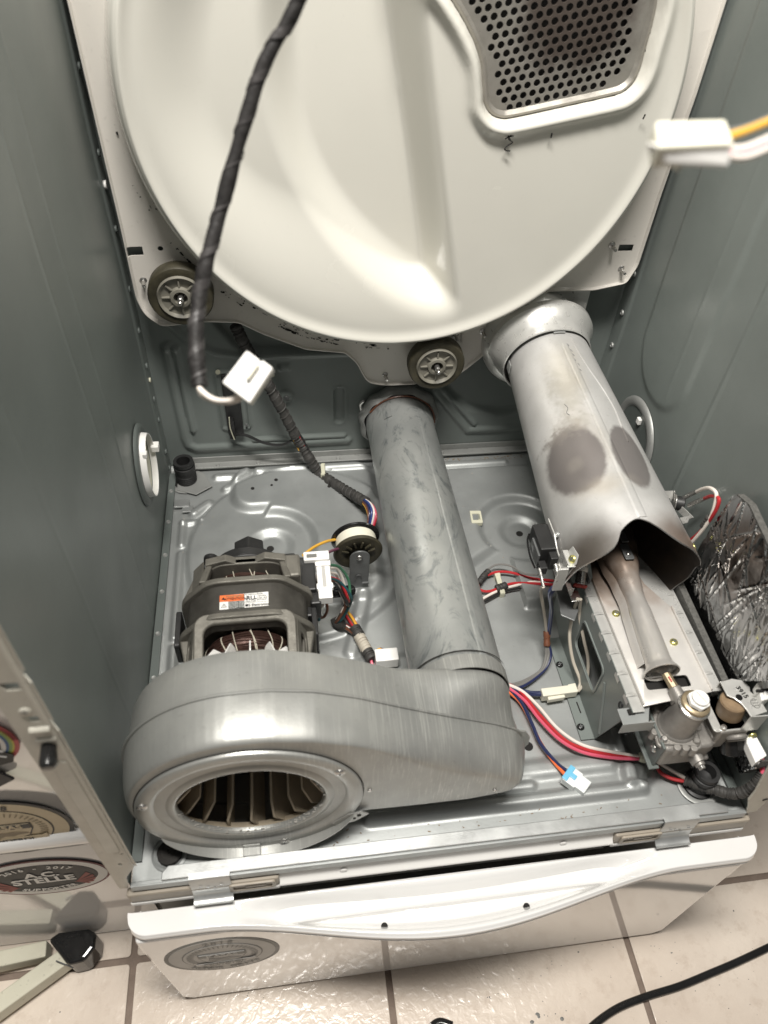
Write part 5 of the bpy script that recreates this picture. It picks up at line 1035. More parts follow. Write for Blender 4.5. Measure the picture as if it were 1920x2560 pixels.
# ================================================================== GAS VALVE
t = thing('gas_valve', 'cast metal gas valve with a round regulator tower and white hex cap', 'gas valve', (0.25, 0.066, 0.04))
b = B(); b.prism(rrect(0.226, 0.040, 0.283, 0.094, 0.006), XY, 0.052, 0.0885); vb = obj('valve_body', b, 'cast_alu', t, bevel=0.003)
b = B(); b.prism(rrect(0.2235, 0.041, 0.2265, 0.098, 0.001), XY, 0.046, 0.092); b.box((0.225, 0.066, 0.050), (0.012, 0.056, 0.003)); obj('side_plate', b, 'dark_paint', t, smooth=0, bevel=0.0015)
for y, z in ((0.090, 0.086), (0.052, 0.072)): screw((0.2235, y, z), (-1, 0, 0), 0.0052, 'zinc_yellow' if y > .07 else 'steel', t, 'plate_screw', 0.003)
cf = Vector((0.2475, 0.0655, 0)); ang = -0.16; Rz = Matrix.Rotation(ang, 3, 'Z')
def cfp(a, d_, h): return Rz @ Vector((a, d_, 0))+Vector((cf.x, cf.y, h))
b = B(); b.prism(rrect(-0.0225, -0.0225, 0.0225, 0.0225, 0.0055), cfp, 0.0885, 0.0915); b.prism(rrect(-0.0245, -0.0245, 0.0245, 0.0245, 0.0055), cfp, 0.0845, 0.0888); obj('flange', b, 'cast_alu', t, bevel=0.0014)
b = B(); b.lathe([(0.0212, 0.0914), (0.0208, 0.0935), (0.0188, 0.0952)], (cf.x+0.0005, cf.y+0.0005, 0), (0, 0, 1), 48); obj('flange_dome', b, 'cast_alu', t, smooth=40)
b0_ = None
for a, d_, mt in ((-0.0175, -0.0172, 'steel'), (-0.0175, 0.0172, 'cast_alu'), (0.0175, -0.0172, 'cast_alu'), (0.0175, 0.0172, 'cast_alu')):
    p = cfp(a, d_, 0.0914); bb = B(); bb.lathe([(0.0001, 0.004), (0.0026, 0.0038), (0.0036, 0.0028), (0.0040, 0.0)], p, (0, 0, 1), 16); obj('flange_bolt', bb, mt, t)
for k in range(6):
    a = [(-0.0245, 0.002), (-0.0245, -0.008), (0.005, -0.0245), (0.014, -0.0245), (0.0245, 0.0), (-0.004, -0.0245)][k]; p = cfp(a[0], a[1], 0.087); bb = B(); bb.lathe([(0.0038, 0.004), (0.0042, 0.0), (0.0042, -0.008)], p, (0, 0, 1), 16, True); obj('casting_lug', bb, 'cast_alu', t, bevel=0.0006)
ta = Vector((0.10, -0.015, 1)).normalized(); t0 = Vector((cf.x, cf.y, 0.0925))
b = B(); b.lathe([(0.0192, 0), (0.0180, 0.004), (0.0166, 0.025), (0.0160, 0.041), (0.0150, 0.0422)], t0, ta, 56, False, True); tw = obj('regulator_tower', b, 'cast_alu', t)
b = B(); b.lathe([(0.0163, 0.041), (0.0168, 0.0422), (0.0168, 0.0440), (0.0148, 0.0450)], t0, ta, 48); obj('tower_ring', b, 'steel', tw)
b = B(); b.lathe([(0.0150, 0.0445), (0.0148, 0.0485), (0.0128, 0.0500), (0.011, 0.0502)], t0, ta, 48); obj('rust_band', b, 'brass_dull', tw)
q = ta.to_track_quat('Z', 'Y').to_matrix()
def tq(a, d_, h): return t0+q @ Vector((a, d_, h))
b = B(); b.prism([(0.0118*math.cos(PI/3*i), 0.0118*math.sin(PI/3*i)) for i in range(6)], tq, 0.0500, 0.0560); obj('hex_nut', b, 'white_plastic', tw, smooth=0, bevel=0.0012)
b = B(); b.prism(circ(0, 0, 0.0090, 24), tq, 0.0558, 0.0600); cp = obj('cap', b, 'white_plastic', tw, bevel=0.0012)
b = B(); b.box((0, 0, 0.0602), (0.014, 0.0008, 0.0004), Matrix.Translation(t0) @ q.to_4x4() @ Matrix.Rotation(0.6, 4, 'Z')); obj('cap_slot', b, 'ink_silver', cp, smooth=0)
b = B(); b.grid(lambda u, v: t0+q @ Vector(((0.0172-0.0028*(v*0.35+0.3))*math.sin(-0.35+1.0*u)*1.012, -(0.0172-0.0028*(v*.35+.3))*math.cos(-0.35+1.0*u)*1.012, 0.006+0.0125*v)), 10, 3); vl = obj('paper_label', b, 'ink_silver', tw)
for i, s in enumerate(('CONVERT', 'NAT GAS', '3.5 IN WC', 'RA.MS')):
    text('lettering', s, 'ink_black', tw, lambda a, c, h: t0+q @ Vector((0.0168*math.sin(a/0.0165+0.15), -0.0168*math.cos(a/0.0165+0.15), 0.0165-0.003*i+c)), 0.0030, 0.00005, 1.0, 'CENTER', 0.0001)
b = B(); b.cyl((0.2640, 0.0545, 0.066), (0.2700, 0.0335, 0.0640), 0.0085, 0.0080, 28); b.cyl((0.2700, 0.0340, 0.0640), (0.2708, 0.030, 0.0637), 0.0055, None, 20); spt = obj('test_spout', b, 'cast_alu', t, bevel=0.0006)
b = B(); b.cyl((0.2708, 0.0302, 0.0637), (0.2714, 0.0265, 0.0634), 0.0042, None, 6); obj('spout_screw', b, 'steel', spt, smooth=0, bevel=0.0006)
b = B(); b.box((0.265, 0.052, 0.052), (0.05, 0.022, 0.006)); b.box((0.283, 0.054, 0.072), (0.014, 0.018, 0.024)); b.box((0.2875, 0.060, 0.082), (0.012, 0.024, 0.016)); obj('casting_base', b, 'cast_alu', t, smooth=0, bevel=0.003)
# solenoid side of the valve
t = thing('valve_solenoid', 'tan wound solenoid coil under a stamped silver bracket beside the valve tower', 'solenoid', (0.305, 0.075, 0.09))
S0 = Vector((0.3020, 0.0660, 0.120)); CZ0 = 0.135
b = B(); b.lathe([(0.0125, -0.012), (0.0138, -0.011), (0.0141, 0.0), (0.0138, 0.0095), (0.0125, 0.0110), (0.0005, 0.0113)], S0+Vector((-0.001, 0.001, 0)), (-0.12, 0.10, 1), 44); obj('coil', b, 'coil_tape', t)
def pt_(a, d_, h): return Vector((S0.x+a, S0.y+d_, CZ0+h))
PLT = [(-0.010, 0.022), (0.004, 0.025), (0.017, 0.021), (0.019, 0.013), (0.017, 0.008), (0.023, -0.002), (0.024, -0.016), (0.004, -0.020), (0.003, -0.012), (0.0005, -0.004), (-0.004, 0.002), (-0.010, 0.006)]
b = B(); b.prism(PLT, pt_, -0.0014, 0.0006); brk = obj('stamped_bracket', b, 'bright_tin', t, smooth=0, bevel=0.0006)
text('lettering', '3915', 'ink_black', brk, lambda a, c, h: pt_(0.0075+0.30*a+0.95*c, 0.008-0.95*a+0.30*c, 0.0009), 0.0075, 0.00004, 1.0, 'CENTER', 0.0002)
b = B(); b.tube([pt_(0.0155+0.0045*math.cos(a), -0.006+0.0055*math.sin(a), 0.0009) for a in [2*PI*i/14 for i in range(15)]], 0.0004, 4, 1)
for q in range(3): b.tube([pt_(0.0125+0.001*k, -0.0025-0.003*q+0.0009*(-1)**k, 0.0009) for k in range(7)], 0.0004, 4, 1)
obj('stamp_mark', b, 'ink_grey', brk, kind='stuff')
b = B(); b.cyl(pt_(0.0015, 0.0025, -0.001), pt_(0.0015, 0.0025, 0.0010), 0.0036); obj('core_pin', b, 'black_gloss', brk)
b = B(); b.prism(rrect(-0.024, -0.019, 0.018, 0.022, 0.004), lambda a, d_, h: S0+Vector((a, d_, -0.014+h)), -0.002, 0.0); obj('base_plate', b, 'bright_tin', t, bevel=0.0006)
b = B(); b.prism([(0.004, -0.016), (0.0245, -0.016), (0.024, 0.0148), (0.004, 0.0148)], lambda a, d_, h: S0+Vector((a, -0.0185+h-0.0006*a/0.02, d_)), -0.0014, 0.0); obj('bracket_leg', b, 'bright_tin', t, smooth=0, bevel=0.0006); b = B(); b.prism([(-0.010, -0.014), (0.004, -0.014), (0.004, 0.0148), (-0.010, 0.0148)], lambda a, d_, h: S0+Vector((a, 0.0235+h, d_)), -0.0012, 0.0); obj('bracket_leg', b, 'bright_tin', t, smooth=0, bevel=0.0006, kind=None)
for a, d_ in ((-0.019, 0.016), (-0.013, -0.0155)):
    bb = B(); bb.lathe([(0.0001, 0.0035), (0.003, 0.003), (0.0034, 0)], S0+Vector((a, d_, -0.014)), (0, 0, 1), 14); obj('bolt', bb, 'steel', t)
b = B(); b.box((0.301, 0.068, 0.088), (0.034, 0.045, 0.036)); b.box((0.318, 0.060, 0.093), (0.022, 0.02, 0.012)); b.cyl((0.3065, 0.0475, 0.0945), (0.3065, 0.042, 0.092), 0.0115, None, 28); obj('casting', b, 'cast_alu', t, smooth=0, bevel=0.003)
b = B(); b.lathe([(0.0072, 0.0), (0.009, 0.0008), (0.0108, 0.0)], (0.3065, 0.0418, 0.0919), (0, -0.9, -0.4), 32); obj('casting_boss', b, 'cast_alu', t)
b = B(); b.cyl((0.309, 0.055, 0.084), (0.3125, 0.043, 0.066), 0.0145, None, 36); obj('lower_coil', b, 'black_gloss', t, bevel=0.001)
screw((0.3265, 0.0455, 0.090), (0.1, -1, 0.4), 0.0052, 'zinc_yellow', t, 'valve_screw', 0.003)
def plug(lab, pts4, hgt, m='white_plastic'):
    tt = thing('wire_plug', lab, 'plug', pts4[0]); P = [Vector(p) for p in pts4]; dn = Vector((0.0, 0, -hgt))
    bb = B(); bb.add(P+[p+dn for p in P], [(0, 1, 2, 3), (4, 5, 6, 7), (0, 1, 5, 4), (1, 2, 6, 5), (2, 3, 7, 6), (3, 0, 4, 7)]); obj('shell', bb, m, tt, smooth=0, bevel=0.0012)
    bb = B(); mid = lambda a, c, f: P[a].lerp(P[c], f)+Vector((0, 0, 0.0006)); bb.tube([mid(0, 1, .45), mid(3, 2, .45)], 0.0014, 6, 3); obj('key_rib', bb, m, tt); return tt
plug('slim white plug below the solenoid, over the foil scrap', [at(1862, 1845, x=0.317), at(1886, 1830, x=0.331), at(1918, 1888, x=0.331), at(1890, 1907, x=0.315)], 0.012)
plug('white split plug at the right picture edge behind the solenoid', [at(1893, 1705, x=0.322), at(1925, 1700, x=0.331), at(1925, 1747, x=0.331), at(1905, 1752, x=0.320)], 0.014)
b = B(); b.box(at(1908, 1727, x=0.324)+Vector((0, 0, 0.001)), (0.016, 0.0022, 0.003)); tag(obj('plug_gap', b, 'soot_and_shade', bpy.data.objects['wire_plug.001'], smooth=0), '', '') ; del bpy.data.objects['plug_gap']['label']; del bpy.data.objects['plug_gap']['category']
# ================================================================== FOIL INSULATION
mm('foil', (0.30, 0.305, 0.31), 0.14, 1.0, 0.15, 40, bump=0.10, bs=60, col2=(0.38, 0.38, 0.38))
FP = [at(u, v, x=0.316) for u, v in ((1838, 1236), (1868, 1262), (1930, 1395), (1930, 1560), (1930, 1702), (1815, 1700), (1755, 1650), (1715, 1585), (1672, 1490), (1705, 1430), (1745, 1375), (1790, 1300))]
def foil(name, lab, P, x0, amp, nres=0.0022, lean=0.0):
    tt = thing(name, lab, 'foil insulation', P[5] if len(P) > 5 else P[0])
    ys = [p.y for p in P]; zs = [p.z for p in P]; poly = [(p.y, p.z) for p in P]; bb = B(); ny = int((max(ys)-min(ys))/nres); nz = int((max(zs)-min(zs))/nres)
    rid = [((random.uniform(min(ys), max(ys)), random.uniform(min(zs), max(zs))), random.gauss(1.25, 0.45), random.uniform(0.02, 0.09), random.uniform(0.5, 1.0)) for _ in range(120)]
    V = {}; 
    def h(y, z):
        v = 0
        for (cy, cz), a, ln, am in rid:
            dy, dz = y-cy, z-cz; s_ = dy*math.cos(a)+dz*math.sin(a); d_ = abs(-dy*math.sin(a)+dz*math.cos(a))
            if abs(s_) < ln and d_ < 0.0019: v = max(v, am*(1-d_/0.0019)**1.1*(1-(s_/ln)**2))
        return v*amp+0.30*amp*noise.noise(Vector((y*18, z*14, 2)))+0.05*amp*abs(noise.noise(Vector((y*110, z*70, 7))))
    for i in range(ny+1):
        for j in range(nz+1):
            y = min(ys)+(max(ys)-min(ys))*i/ny; z = min(zs)+(max(zs)-min(zs))*j/nz; V[i, j] = bb.bm.verts.new((x0+lean*(z-min(zs))-h(y, z), y, z))
    for i in range(ny):
        for j in range(nz):
            y = min(ys)+(max(ys)-min(ys))*(i+.5)/ny; z = min(zs)+(max(zs)-min(zs))*(j+.5)/nz
            if sdpoly(y, z, poly) < 0.0005: bb.bm.faces.new([V[i, j], V[i+1, j], V[i+1, j+1], V[i, j+1]])
    for v in [v for v in bb.bm.verts if not v.link_faces]: bb.bm.verts.remove(v)
    obj('foil_face', bb, 'foil', tt, smooth=22)
    bb = B(); bb.prism([(p.y, p.z) for p in P], YZ, x0+0.0025, x0+0.010); ff = obj('felt_backing', bb, 'felt', tt, smooth=0)
    if lean:
        for v in ff.data.vertices: v.co.x += lean*(v.co.z-min(zs))
    return tt
foil('foil_pad', 'large crinkled foil faced felt pad standing along the right cabinet wall', FP, 0.316, 0.0015, 0.0013)
F2 = [at(u, v, x=0.322) for u, v in ((1826, 1864), (1852, 1868), (1890, 1900), (1902, 1905), (1895, 1918), (1852, 1934), (1838, 1900))]
foil('foil_scrap', 'small torn scrap of crinkled foil low in the front right corner', F2, 0.322, 0.002, 0.0012)
b = B(); b.prism([(0.085, 0.03), (0.29, 0.06), (0.29, 0.135), (0.085, 0.122)], YZ, 0.3025, 0.3105)
tag(obj('felt_strip', b, 'felt', None, smooth=0), 'narrow dark felt strip between the burner bracket and the foil pad', 'felt strip')
# ================================================================== RUBBER POSTS
def post(lab, x, y, hgt, r, hollow=True):
    tt = thing('rubber_post', lab, 'rubber post', (x, y, 0.0), 'black rubber posts in the base corners')
    bb = B(); pr = [(r*1.25, 0.0), (r*1.25, 0.003), (r*0.98, 0.004)]
    for k in range(4): z = 0.006+k*0.0035; pr += [(r*0.98, z), (r*1.03, z+0.0008), (r*1.03, z+0.0022), (r*0.98, z+0.003)]
    pr += [(r*0.96, hgt*0.62), (r*1.06, hgt*0.64), (r*1.06, hgt*0.80), (r*0.90, hgt*0.82), (r*0.90, hgt*0.86), (r*1.02, hgt*0.88), (r*0.98, hgt), (r*0.66, hgt), (r*0.62, hgt*0.62), (0.0005, hgt*0.60)]
    bb.lathe(pr, (x, y, 0.001), (0, 0, 1), 40); obj('sleeve', bb, 'black_plastic', tt, smooth=35)
    bb = B(); bb.lathe([(r*1.35, 0.0006), (r*1.62, 0.0016), (r*1.8, 0.0008)], (x, y, 0.002), (0, 0, 1), 40); obj('base_ring', bb, 'galv_dull', tt); return tt
post('black ribbed rubber post in the rear left corner of the base pan', -0.307, 0.5855, 0.044, 0.0152)
post('black hollow rubber post in the front right corner beside the taped cable', 0.2915, 0.0335, 0.036, 0.0132)
t = thing('levelling_foot', 'dark broken rubber plug half hidden under the front left of the blower', 'rubber plug', (-0.297, 0.026, 0))
b = B(); b.lathe([(0.013, 0.001), (0.0125, 0.006), (0.008, 0.008), (0.001, 0.007)], (-0.297, 0.026, 0.0), (0, 0, 1), 14); obj('plug', b, 'cavity', t, smooth=0); b = B(); b.lathe([(0.0135, 0.001), (0.016, 0.0022), (0.0185, 0.001)], (-0.297, 0.026, 0.001), (0, 0, 1), 36); obj('ring', b, 'galv', t)
# ================================================================== WIRING
def wire(par, pts, m, r=0.0017, name='wire', n=8):
    b = B(); b.tube(pts, r, n, 8); return obj(name, b, m, par)
def sleeve(par, pts, r, m='tape', name='tape_sleeve', wob=0.10, turns=26):
    b = B(); b.tube(pts, lambda s: r*(1+wob*math.sin(s*turns*2.2+math.sin(s*turns))+0.05*math.sin(s*97)), 14, 14); o = obj(name, b, m, par)
    P = spline(pts, 14); bb = B(); hx = []                       # overlapping turns of the tape as a raised spiral edge
    N_ = len(P)*5; nrm = None
    for i in range(N_):
        f = i/(N_-1)*(len(P)-1.001); k = int(f); p = P[k].lerp(P[k+1], f-k); tg = (P[k+1]-P[k]).normalized()
        if nrm is None: nrm = tg.cross(Vector((0.3, 0.2, 0.93))).normalized()
        nrm = (nrm-tg*nrm.dot(tg)).normalized(); bn = tg.cross(nrm); a = i/(N_-1)*turns*2*PI
        hx.append(p+(nrm*math.cos(a)+bn*math.sin(a))*r*1.02)
    bb.tube(hx, r*0.13, 5, 1); obj('tape_edge', bb, m, o); return o
# taped harness coming down the back wall to the idler
t = thing('taped_harness', 'black taped wiring harness running down the back wall to the idler pulley', 'wiring harness', at(900, 1250, z=0.06))
hp = [at(588, 812, y=0.60), at(612, 862, y=0.597), at(655, 935, y=0.595), at(700, 1015, y=0.592), at(738, 1088, y=0.588), at(752, 1110, y=0.586)]
sleeve(t, hp, 0.0076)
for i, (m_, o_) in enumerate((('wire_red', 0.0035), ('wire_yellow', -0.0035), ('wire_purple', 0.0), ('wire_black', 0.005))):
    wire(t, [at(738+o_*900, 1086, y=0.588)+Vector((o_, -.003, 0)), at(750+o_*900, 1108, y=0.586)+Vector((o_, -.003, 0)), at(757+o_*900, 1122, y=0.584)+Vector((o_, -.003, 0))], m_, 0.0018)
hp2 = [at(755, 1115, y=0.586), at(775, 1148, y=0.578), at(798, 1182, z=0.018), at(830, 1205, z=0.020), at(868, 1228, z=0.028), at(905, 1250, z=0.040), at(915, 1256, z=0.044)]
sleeve(t, hp2, 0.0074)
cols = ['wire_red', 'wire_pink', 'wire_white', 'wire_blue', 'wire_navy', 'wire_brown', 'wire_yellow', 'wire_black', 'wire_red', 'wire_white', 'wire_purple']
for i, m_ in enumerate(cols):
    a = 2*PI*i/len(cols); o_ = Vector((0.0045*math.cos(a), 0.002*math.sin(a), 0.0045*math.sin(a)))
    wire(t, [at(910, 1253, z=0.044)+o_*0.7, at(924, 1268, z=0.050)+o_*1.1, at(931, 1290, z=0.050)+o_*1.3, at(926, 1318, z=0.038)+o_, at(915, 1345, z=0.02)+o_, at(905, 1385, z=0.008)+o_], m_, 0.0015)
t = thing('cable_clip', 'cream plastic strap clip holding the taped harness near the back of the pan', 'cable clip', at(810, 1195, z=0.0), 'cream plastic cable clips on the base pan')
b = B(); c_ = at(806, 1190, z=0.012); b.box(c_+Vector((0, -0.010, 0.002)), (0.0062, 0.004, 0.026)); b.box(c_+Vector((0.001, 0, 0.0145)), (0.0062, 0.022, 0.003)); b.box(c_+Vector((0.002, 0.011, 0.004)), (0.0062, 0.003, 0.024)); obj('strap', b, 'ivory_plastic', t, smooth=0, bevel=0.001)
t = thing('cable_clip', 'empty cream plastic clip frame on the pan between the duct and the funnel', 'cable clip', at(1185, 1308, z=0.0), 'cream plastic cable clips on the base pan')
c_ = Vector((0.1245, 0.4615, 0.006)); b = B(); b.frame(rrect(-0.0085, -0.0125, 0.0085, 0.0125, 0.001, 1), rrect(-0.0055, -0.0065, 0.0055, 0.0065, 0.0008, 1), lambda a, d_, h: c_+Matrix.Rotation(-0.08, 3, 'Z') @ Vector((a, d_, h)), 0.0, 0.007); obj('frame', b, 'ivory_plastic', t, smooth=0, bevel=0.0008)
b = B(); b.box(c_+Vector((0, 0, 0.001)), (0.0105, 0.0125, 0.002)); obj('pad', b, 'ivory_plastic', t, smooth=0)
t = thing('cable_clip', 'cream plastic clip strapping the red and white wires beside the duct', 'cable clip', at(1250, 1465, z=0.0), 'cream plastic cable clips on the base pan')
c_ = at(1250, 1460, z=0.008); b = B(); b.box(c_, (0.007, 0.034, 0.0035)); b.box(c_+Vector((0, 0.016, -0.003)), (0.008, 0.006, 0.011)); b.box(c_+Vector((0, -0.016, -0.004)), (0.007, 0.003, 0.009)); obj('strap', b, 'ivory_plastic', t, smooth=0, bevel=0.0008)
# red / white / grey bundle from the sensor across to under the duct
t = thing('sensor_wires', 'red, white and grey wires crossing the pan from the funnel to the duct', 'wires', at(1270, 1450, z=0.008))
wire(t, [at(1385, 1452, z=0.02), at(1330, 1446, z=0.012), at(1280, 1432, z=0.010), at(1245, 1430, z=0.010), at(1218, 1438, z=0.010)], 'wire_red', 0.002)
wire(t, [at(1385, 1462, z=0.018), at(1340, 1459, z=0.012), at(1290, 1458, z=0.009), at(1262, 1464, z=0.008), at(1225, 1478, z=0.008), at(1200, 1474, z=0.008), at(1196, 1455, z=0.008), at(1208, 1440, z=0.010)], 'wire_red', 0.002)
wire(t, [at(1385, 1458, z=0.014), at(1330, 1455, z=0.010), at(1285, 1465, z=0.008), at(1250, 1475, z=0.007), at(1215, 1492, z=0.007), at(1185, 1512, z=0.007)], 'wire_white', 0.002)
wire(t, [at(1385, 1472, z=0.010), at(1330, 1468, z=0.007), at(1265, 1478, z=0.006), at(1220, 1500, z=0.006), at(1190, 1515, z=0.006)], 'wire_black', 0.0015)
wire(t, [at(1345, 1437, z=0.03), at(1310, 1434, z=0.020), at(1278, 1415, z=0.018), at(1245, 1411, z=0.016), at(1222, 1422, z=0.012), at(1212, 1436, z=0.010)], 'wire_grey', 0.0014)
sleeve(t, [at(1222, 1427, z=0.011), at(1208, 1442, z=0.010), at(1196, 1460, z=0.009)], 0.0042, turns=8); sleeve(t, [at(1240, 1472, z=0.009), at(1266, 1463, z=0.010)], 0.0048, turns=5)
# sensor leads down to the blower
t = thing('sensor_leads', 'beige and blue sensor leads joining into grey twin cable on the pan', 'wires', at(1365, 1580, z=0.01))
wire(t, [Vector((0.1305, 0.2195, 0.152)), at(1352, 1480, z=0.12), at(1361, 1535, z=0.075), at(1366, 1580, z=0.040)], 'wire_beige', 0.0020)
wire(t, [Vector((0.1485, 0.2195, 0.1575)), at(1374, 1480, z=0.13), at(1378, 1520, z=0.09), at(1371, 1580, z=0.040)], 'wire_blue', 0.0022)
wire(t, [Vector((0.1495, 0.2195, 0.1570)), at(1378, 1490, z=0.13), at(1380, 1530, z=0.085), at(1374, 1585, z=0.040)], 'wire_navy', 0.0016)
sleeve(t, [at(1367, 1578, z=0.040), at(1367, 1615, z=0.028)], 0.0042, 'wire_brown', 'heat_shrink', 0.03, 2)
for o_, m_ in ((-3, 'wire_grey'), (3, 'wire_grey'), (9, 'wire_navy')):
    wire(t, [at(1366+o_*.7, 1612, z=0.028), at(1368+o_, 1640, z=0.018), at(1355+o_*.7, 1675, z=0.010), at(1315, 1703+o_, z=0.009), at(1275, 1716+o_, z=0.009), at(1245, 1722+o_, z=0.009)], m_, 0.0019)
t = thing('thermostat_wires', 'white and red wires looping from the thermostat down behind the foil pad', 'wires', at(1780, 1240, x=0.315))
wire(t, [at(1742, 1229, x=0.318), at(1758, 1222, x=0.316), at(1775, 1220, x=0.314), at(1790, 1232, x=0.313), at(1789, 1255, x=0.313), at(1778, 1290, x=0.313), at(1756, 1325, x=0.312), at(1722, 1365, x=0.310)], 'wire_white', 0.0021)
wire(t, [at(1762, 1246, x=0.318), at(1780, 1240, x=0.315), at(1797, 1247, x=0.313), at(1790, 1275, x=0.313), at(1768, 1308, x=0.313), at(1745, 1335, x=0.312), at(1712, 1362, x=0.310)], 'wire_red', 0.0021)
sleeve(t, [at(1774, 1292, x=0.3135), at(1758, 1316, x=0.313)], 0.0036, turns=4)
# igniter leads into the cream block connector
t = thing('igniter_leads', 'two beige igniter leads curving down into a cream block connector', 'wires', at(1395, 1725, z=0.01))
wire(t, [Vector((0.1790, 0.2200, 0.122)), at(1432, 1535, z=0.085), at(1424, 1590, z=0.060), at(1432, 1650, z=0.036), at(1450, 1700, z=0.020), at(1447, 1722, z=0.014)], 'wire_beige', 0.0021)
wire(t, [Vector((0.1825, 0.2195, 0.1215)), at(1449, 1540, z=0.085), at(1460, 1600, z=0.062), at(1470, 1650, z=0.040), at(1466, 1700, z=0.024), at(1445, 1728, z=0.014)], 'wire_beige', 0.0021)
cA, cB = at(1352, 1736, z=0.012), at(1440, 1727, z=0.012); dC = (cB-cA).normalized(); nC = Vector((-dC.y, dC.x, 0))
def cfm(a, d_, h): return cA+dC*a+nC*d_+Vector((0, 0, h))
ln = (cB-cA).length
b = B(); b.prism([(0, -0.0065), (ln, -0.005), (ln, 0.0055), (0, 0.0045)], cfm, -0.006, 0.007); b.prism([(0.006, -0.0105), (ln*0.62, -0.009), (ln*.62, -0.005), (0.006, -0.006)], cfm, -0.004, 0.004); b.prism([(ln*.8, .005), (ln*1.03, .005), (ln*1.03, .009), (ln*.8, .008)], cfm, -0.004, 0.004); obj('block_connector', b, 'cream_plastic', t, smooth=0, bevel=0.0012)
wire(t, [cfm(0.002, 0, 0), at(1325, 1735, z=0.010), at(1295, 1728, z=0.010), at(1258, 1722, z=0.010)], 'wire_navy', 0.0028); wire(t, [cfm(0.002, 0.002, 0), at(1325, 1731, z=0.012), at(1290, 1722, z=0.010), at(1258, 1716, z=0.009)], 'wire_navy', 0.0022)
# red pink white bundle to the valve; orange/navy pair with blue plug
t = thing('valve_wires', 'red, pink and white wire bundle running along the pan to the gas valve', 'wires', at(1500, 1860, z=0.008))
for pts, m_ in (([(1262, 1708), (1305, 1728), (1345, 1765), (1395, 1822), (1455, 1862), (1530, 1880), (1590, 1890), (1608, 1890)], 'wire_white'),
                ([(1266, 1716), (1310, 1750), (1350, 1800), (1400, 1850), (1455, 1880), (1520, 1893), (1580, 1897), (1602, 1896)], 'wire_pink'),
                ([(1262, 1706), (1300, 1728), (1350, 1788), (1410, 1848), (1465, 1874), (1530, 1888), (1590, 1893), (1606, 1894)], 'wire_red')):
    wire(t, [at(u, v, z=0.0115+0.001*(m_ == 'wire_white')) for u, v in pts], m_, 0.0021)
b = B(); b.tube([at(1598, 1892, z=0.0125), at(1618, 1896, z=0.0125), at(1638, 1902, z=0.0125), at(1646, 1906, z=0.012)], lambda s: 0.0052+0.0008*math.sin(s*9), 10, 5); b.box(at(1622, 1893, z=0.018), (0.006, 0.006, 0.006)); obj('tie_wrap', b, 'ivory_plastic', t, smooth=40)
wire(t, [at(1640, 1902, z=0.013), at(1670, 1920, z=0.014), at(1715, 1945, z=0.014)], 'wire_white', 0.0018); wire(t, [at(1640, 1904, z=0.012), at(1668, 1921, z=0.012), at(1712, 1947, z=0.013)], 'wire_beige', 0.0015)
wire(t, [at(1668, 1885, z=0.02), at(1652, 1893, z=0.016), at(1644, 1910, z=0.010), at(1650, 1930, z=0.010), at(1678, 1946, z=0.010), at(1715, 1954, z=0.012)], 'wire_red', 0.0022)
t = thing('small_plug_lead', 'orange and navy wire pair ending in a small white plug with a blue clip', 'plug lead', at(1440, 1945, z=0.008))
wire(t, [at(1268, 1726, z=0.009), at(1300, 1755, z=0.009), at(1325, 1800, z=0.009), at(1350, 1855, z=0.009), at(1385, 1905, z=0.009), at(1412, 1936, z=0.009)], 'wire_orange', 0.0022)
wire(t, [at(1270, 1720, z=0.010), at(1305, 1758, z=0.011), at(1330, 1810, z=0.011), at(1352, 1860, z=0.010), at(1392, 1908, z=0.010), at(1418, 1928, z=0.010)], 'wire_navy', 0.0022)
pA, pB = at(1418, 1938, z=0.010), at(1466, 1974, z=0.010); dP = (pB-pA).normalized(); nP = Vector((-dP.y, dP.x, 0)); lP = (pB-pA).length
def pf(a, d_, h): return pA+dP*a+nP*d_+Vector((0, 0, h))
b = B(); b.prism([(-0.002, -0.0105), (lP*0.55, -0.0105), (lP*0.55, -0.0085), (lP*1.02, -0.0085), (lP*1.02, 0.0085), (lP*.55, 0.0085), (lP*.55, 0.0105), (-0.002, 0.0105)], pf, -0.005, 0.006); obj('plug_body', b, 'connector_clear', t, smooth=0, bevel=0.001)
b = B(); b.prism([(-0.003, -0.010), (0.0035, -0.010), (0.0035, -0.003), (0.010, -0.003), (0.010, 0.003), (0.0035, 0.003), (0.0035, 0.010), (-0.003, 0.010)], pf, 0.0055, 0.0075); obj('blue_clip', b, 'connector_blue', t, smooth=0, bevel=0.0006)
b = B(); b.prism(rrect(lP*.62, -0.005, lP*.98, 0.005, 0.001, 1), pf, 0.006, 0.0068); obj('plug_window', b, 'white_plastic', t, smooth=0)
# taped cable round the front right corner
t = thing('corner_cable', 'short black taped cable curling round the front right corner post', 'cable', at(1800, 1985, z=0.02))
sleeve(t, [at(1712, 1949, z=0.013), at(1745, 1962, z=0.016), at(1790, 1975, z=0.020), at(1830, 1984, z=0.026), at(1865, 1977, z=0.038), at(1895, 1955, z=0.054), at(1908, 1932, z=0.064)], 0.0058, turns=24)
b = B(); b.tube([at(1748, 1970, z=0.012), at(1763, 1975, z=0.010), at(1775, 1972, z=0.014)], 0.0045, 8, 4); obj('tape_tail', b, 'tape', t)
wire(t, [at(1905, 1935, z=0.066), at(1908, 1915, z=0.072), at(1905, 1895, z=0.085)], 'wire_pink', 0.0020); wire(t, [at(1905, 1933, z=0.066), at(1902, 1914, z=0.072), at(1896, 1900, z=0.085)], 'wire_red', 0.0018)
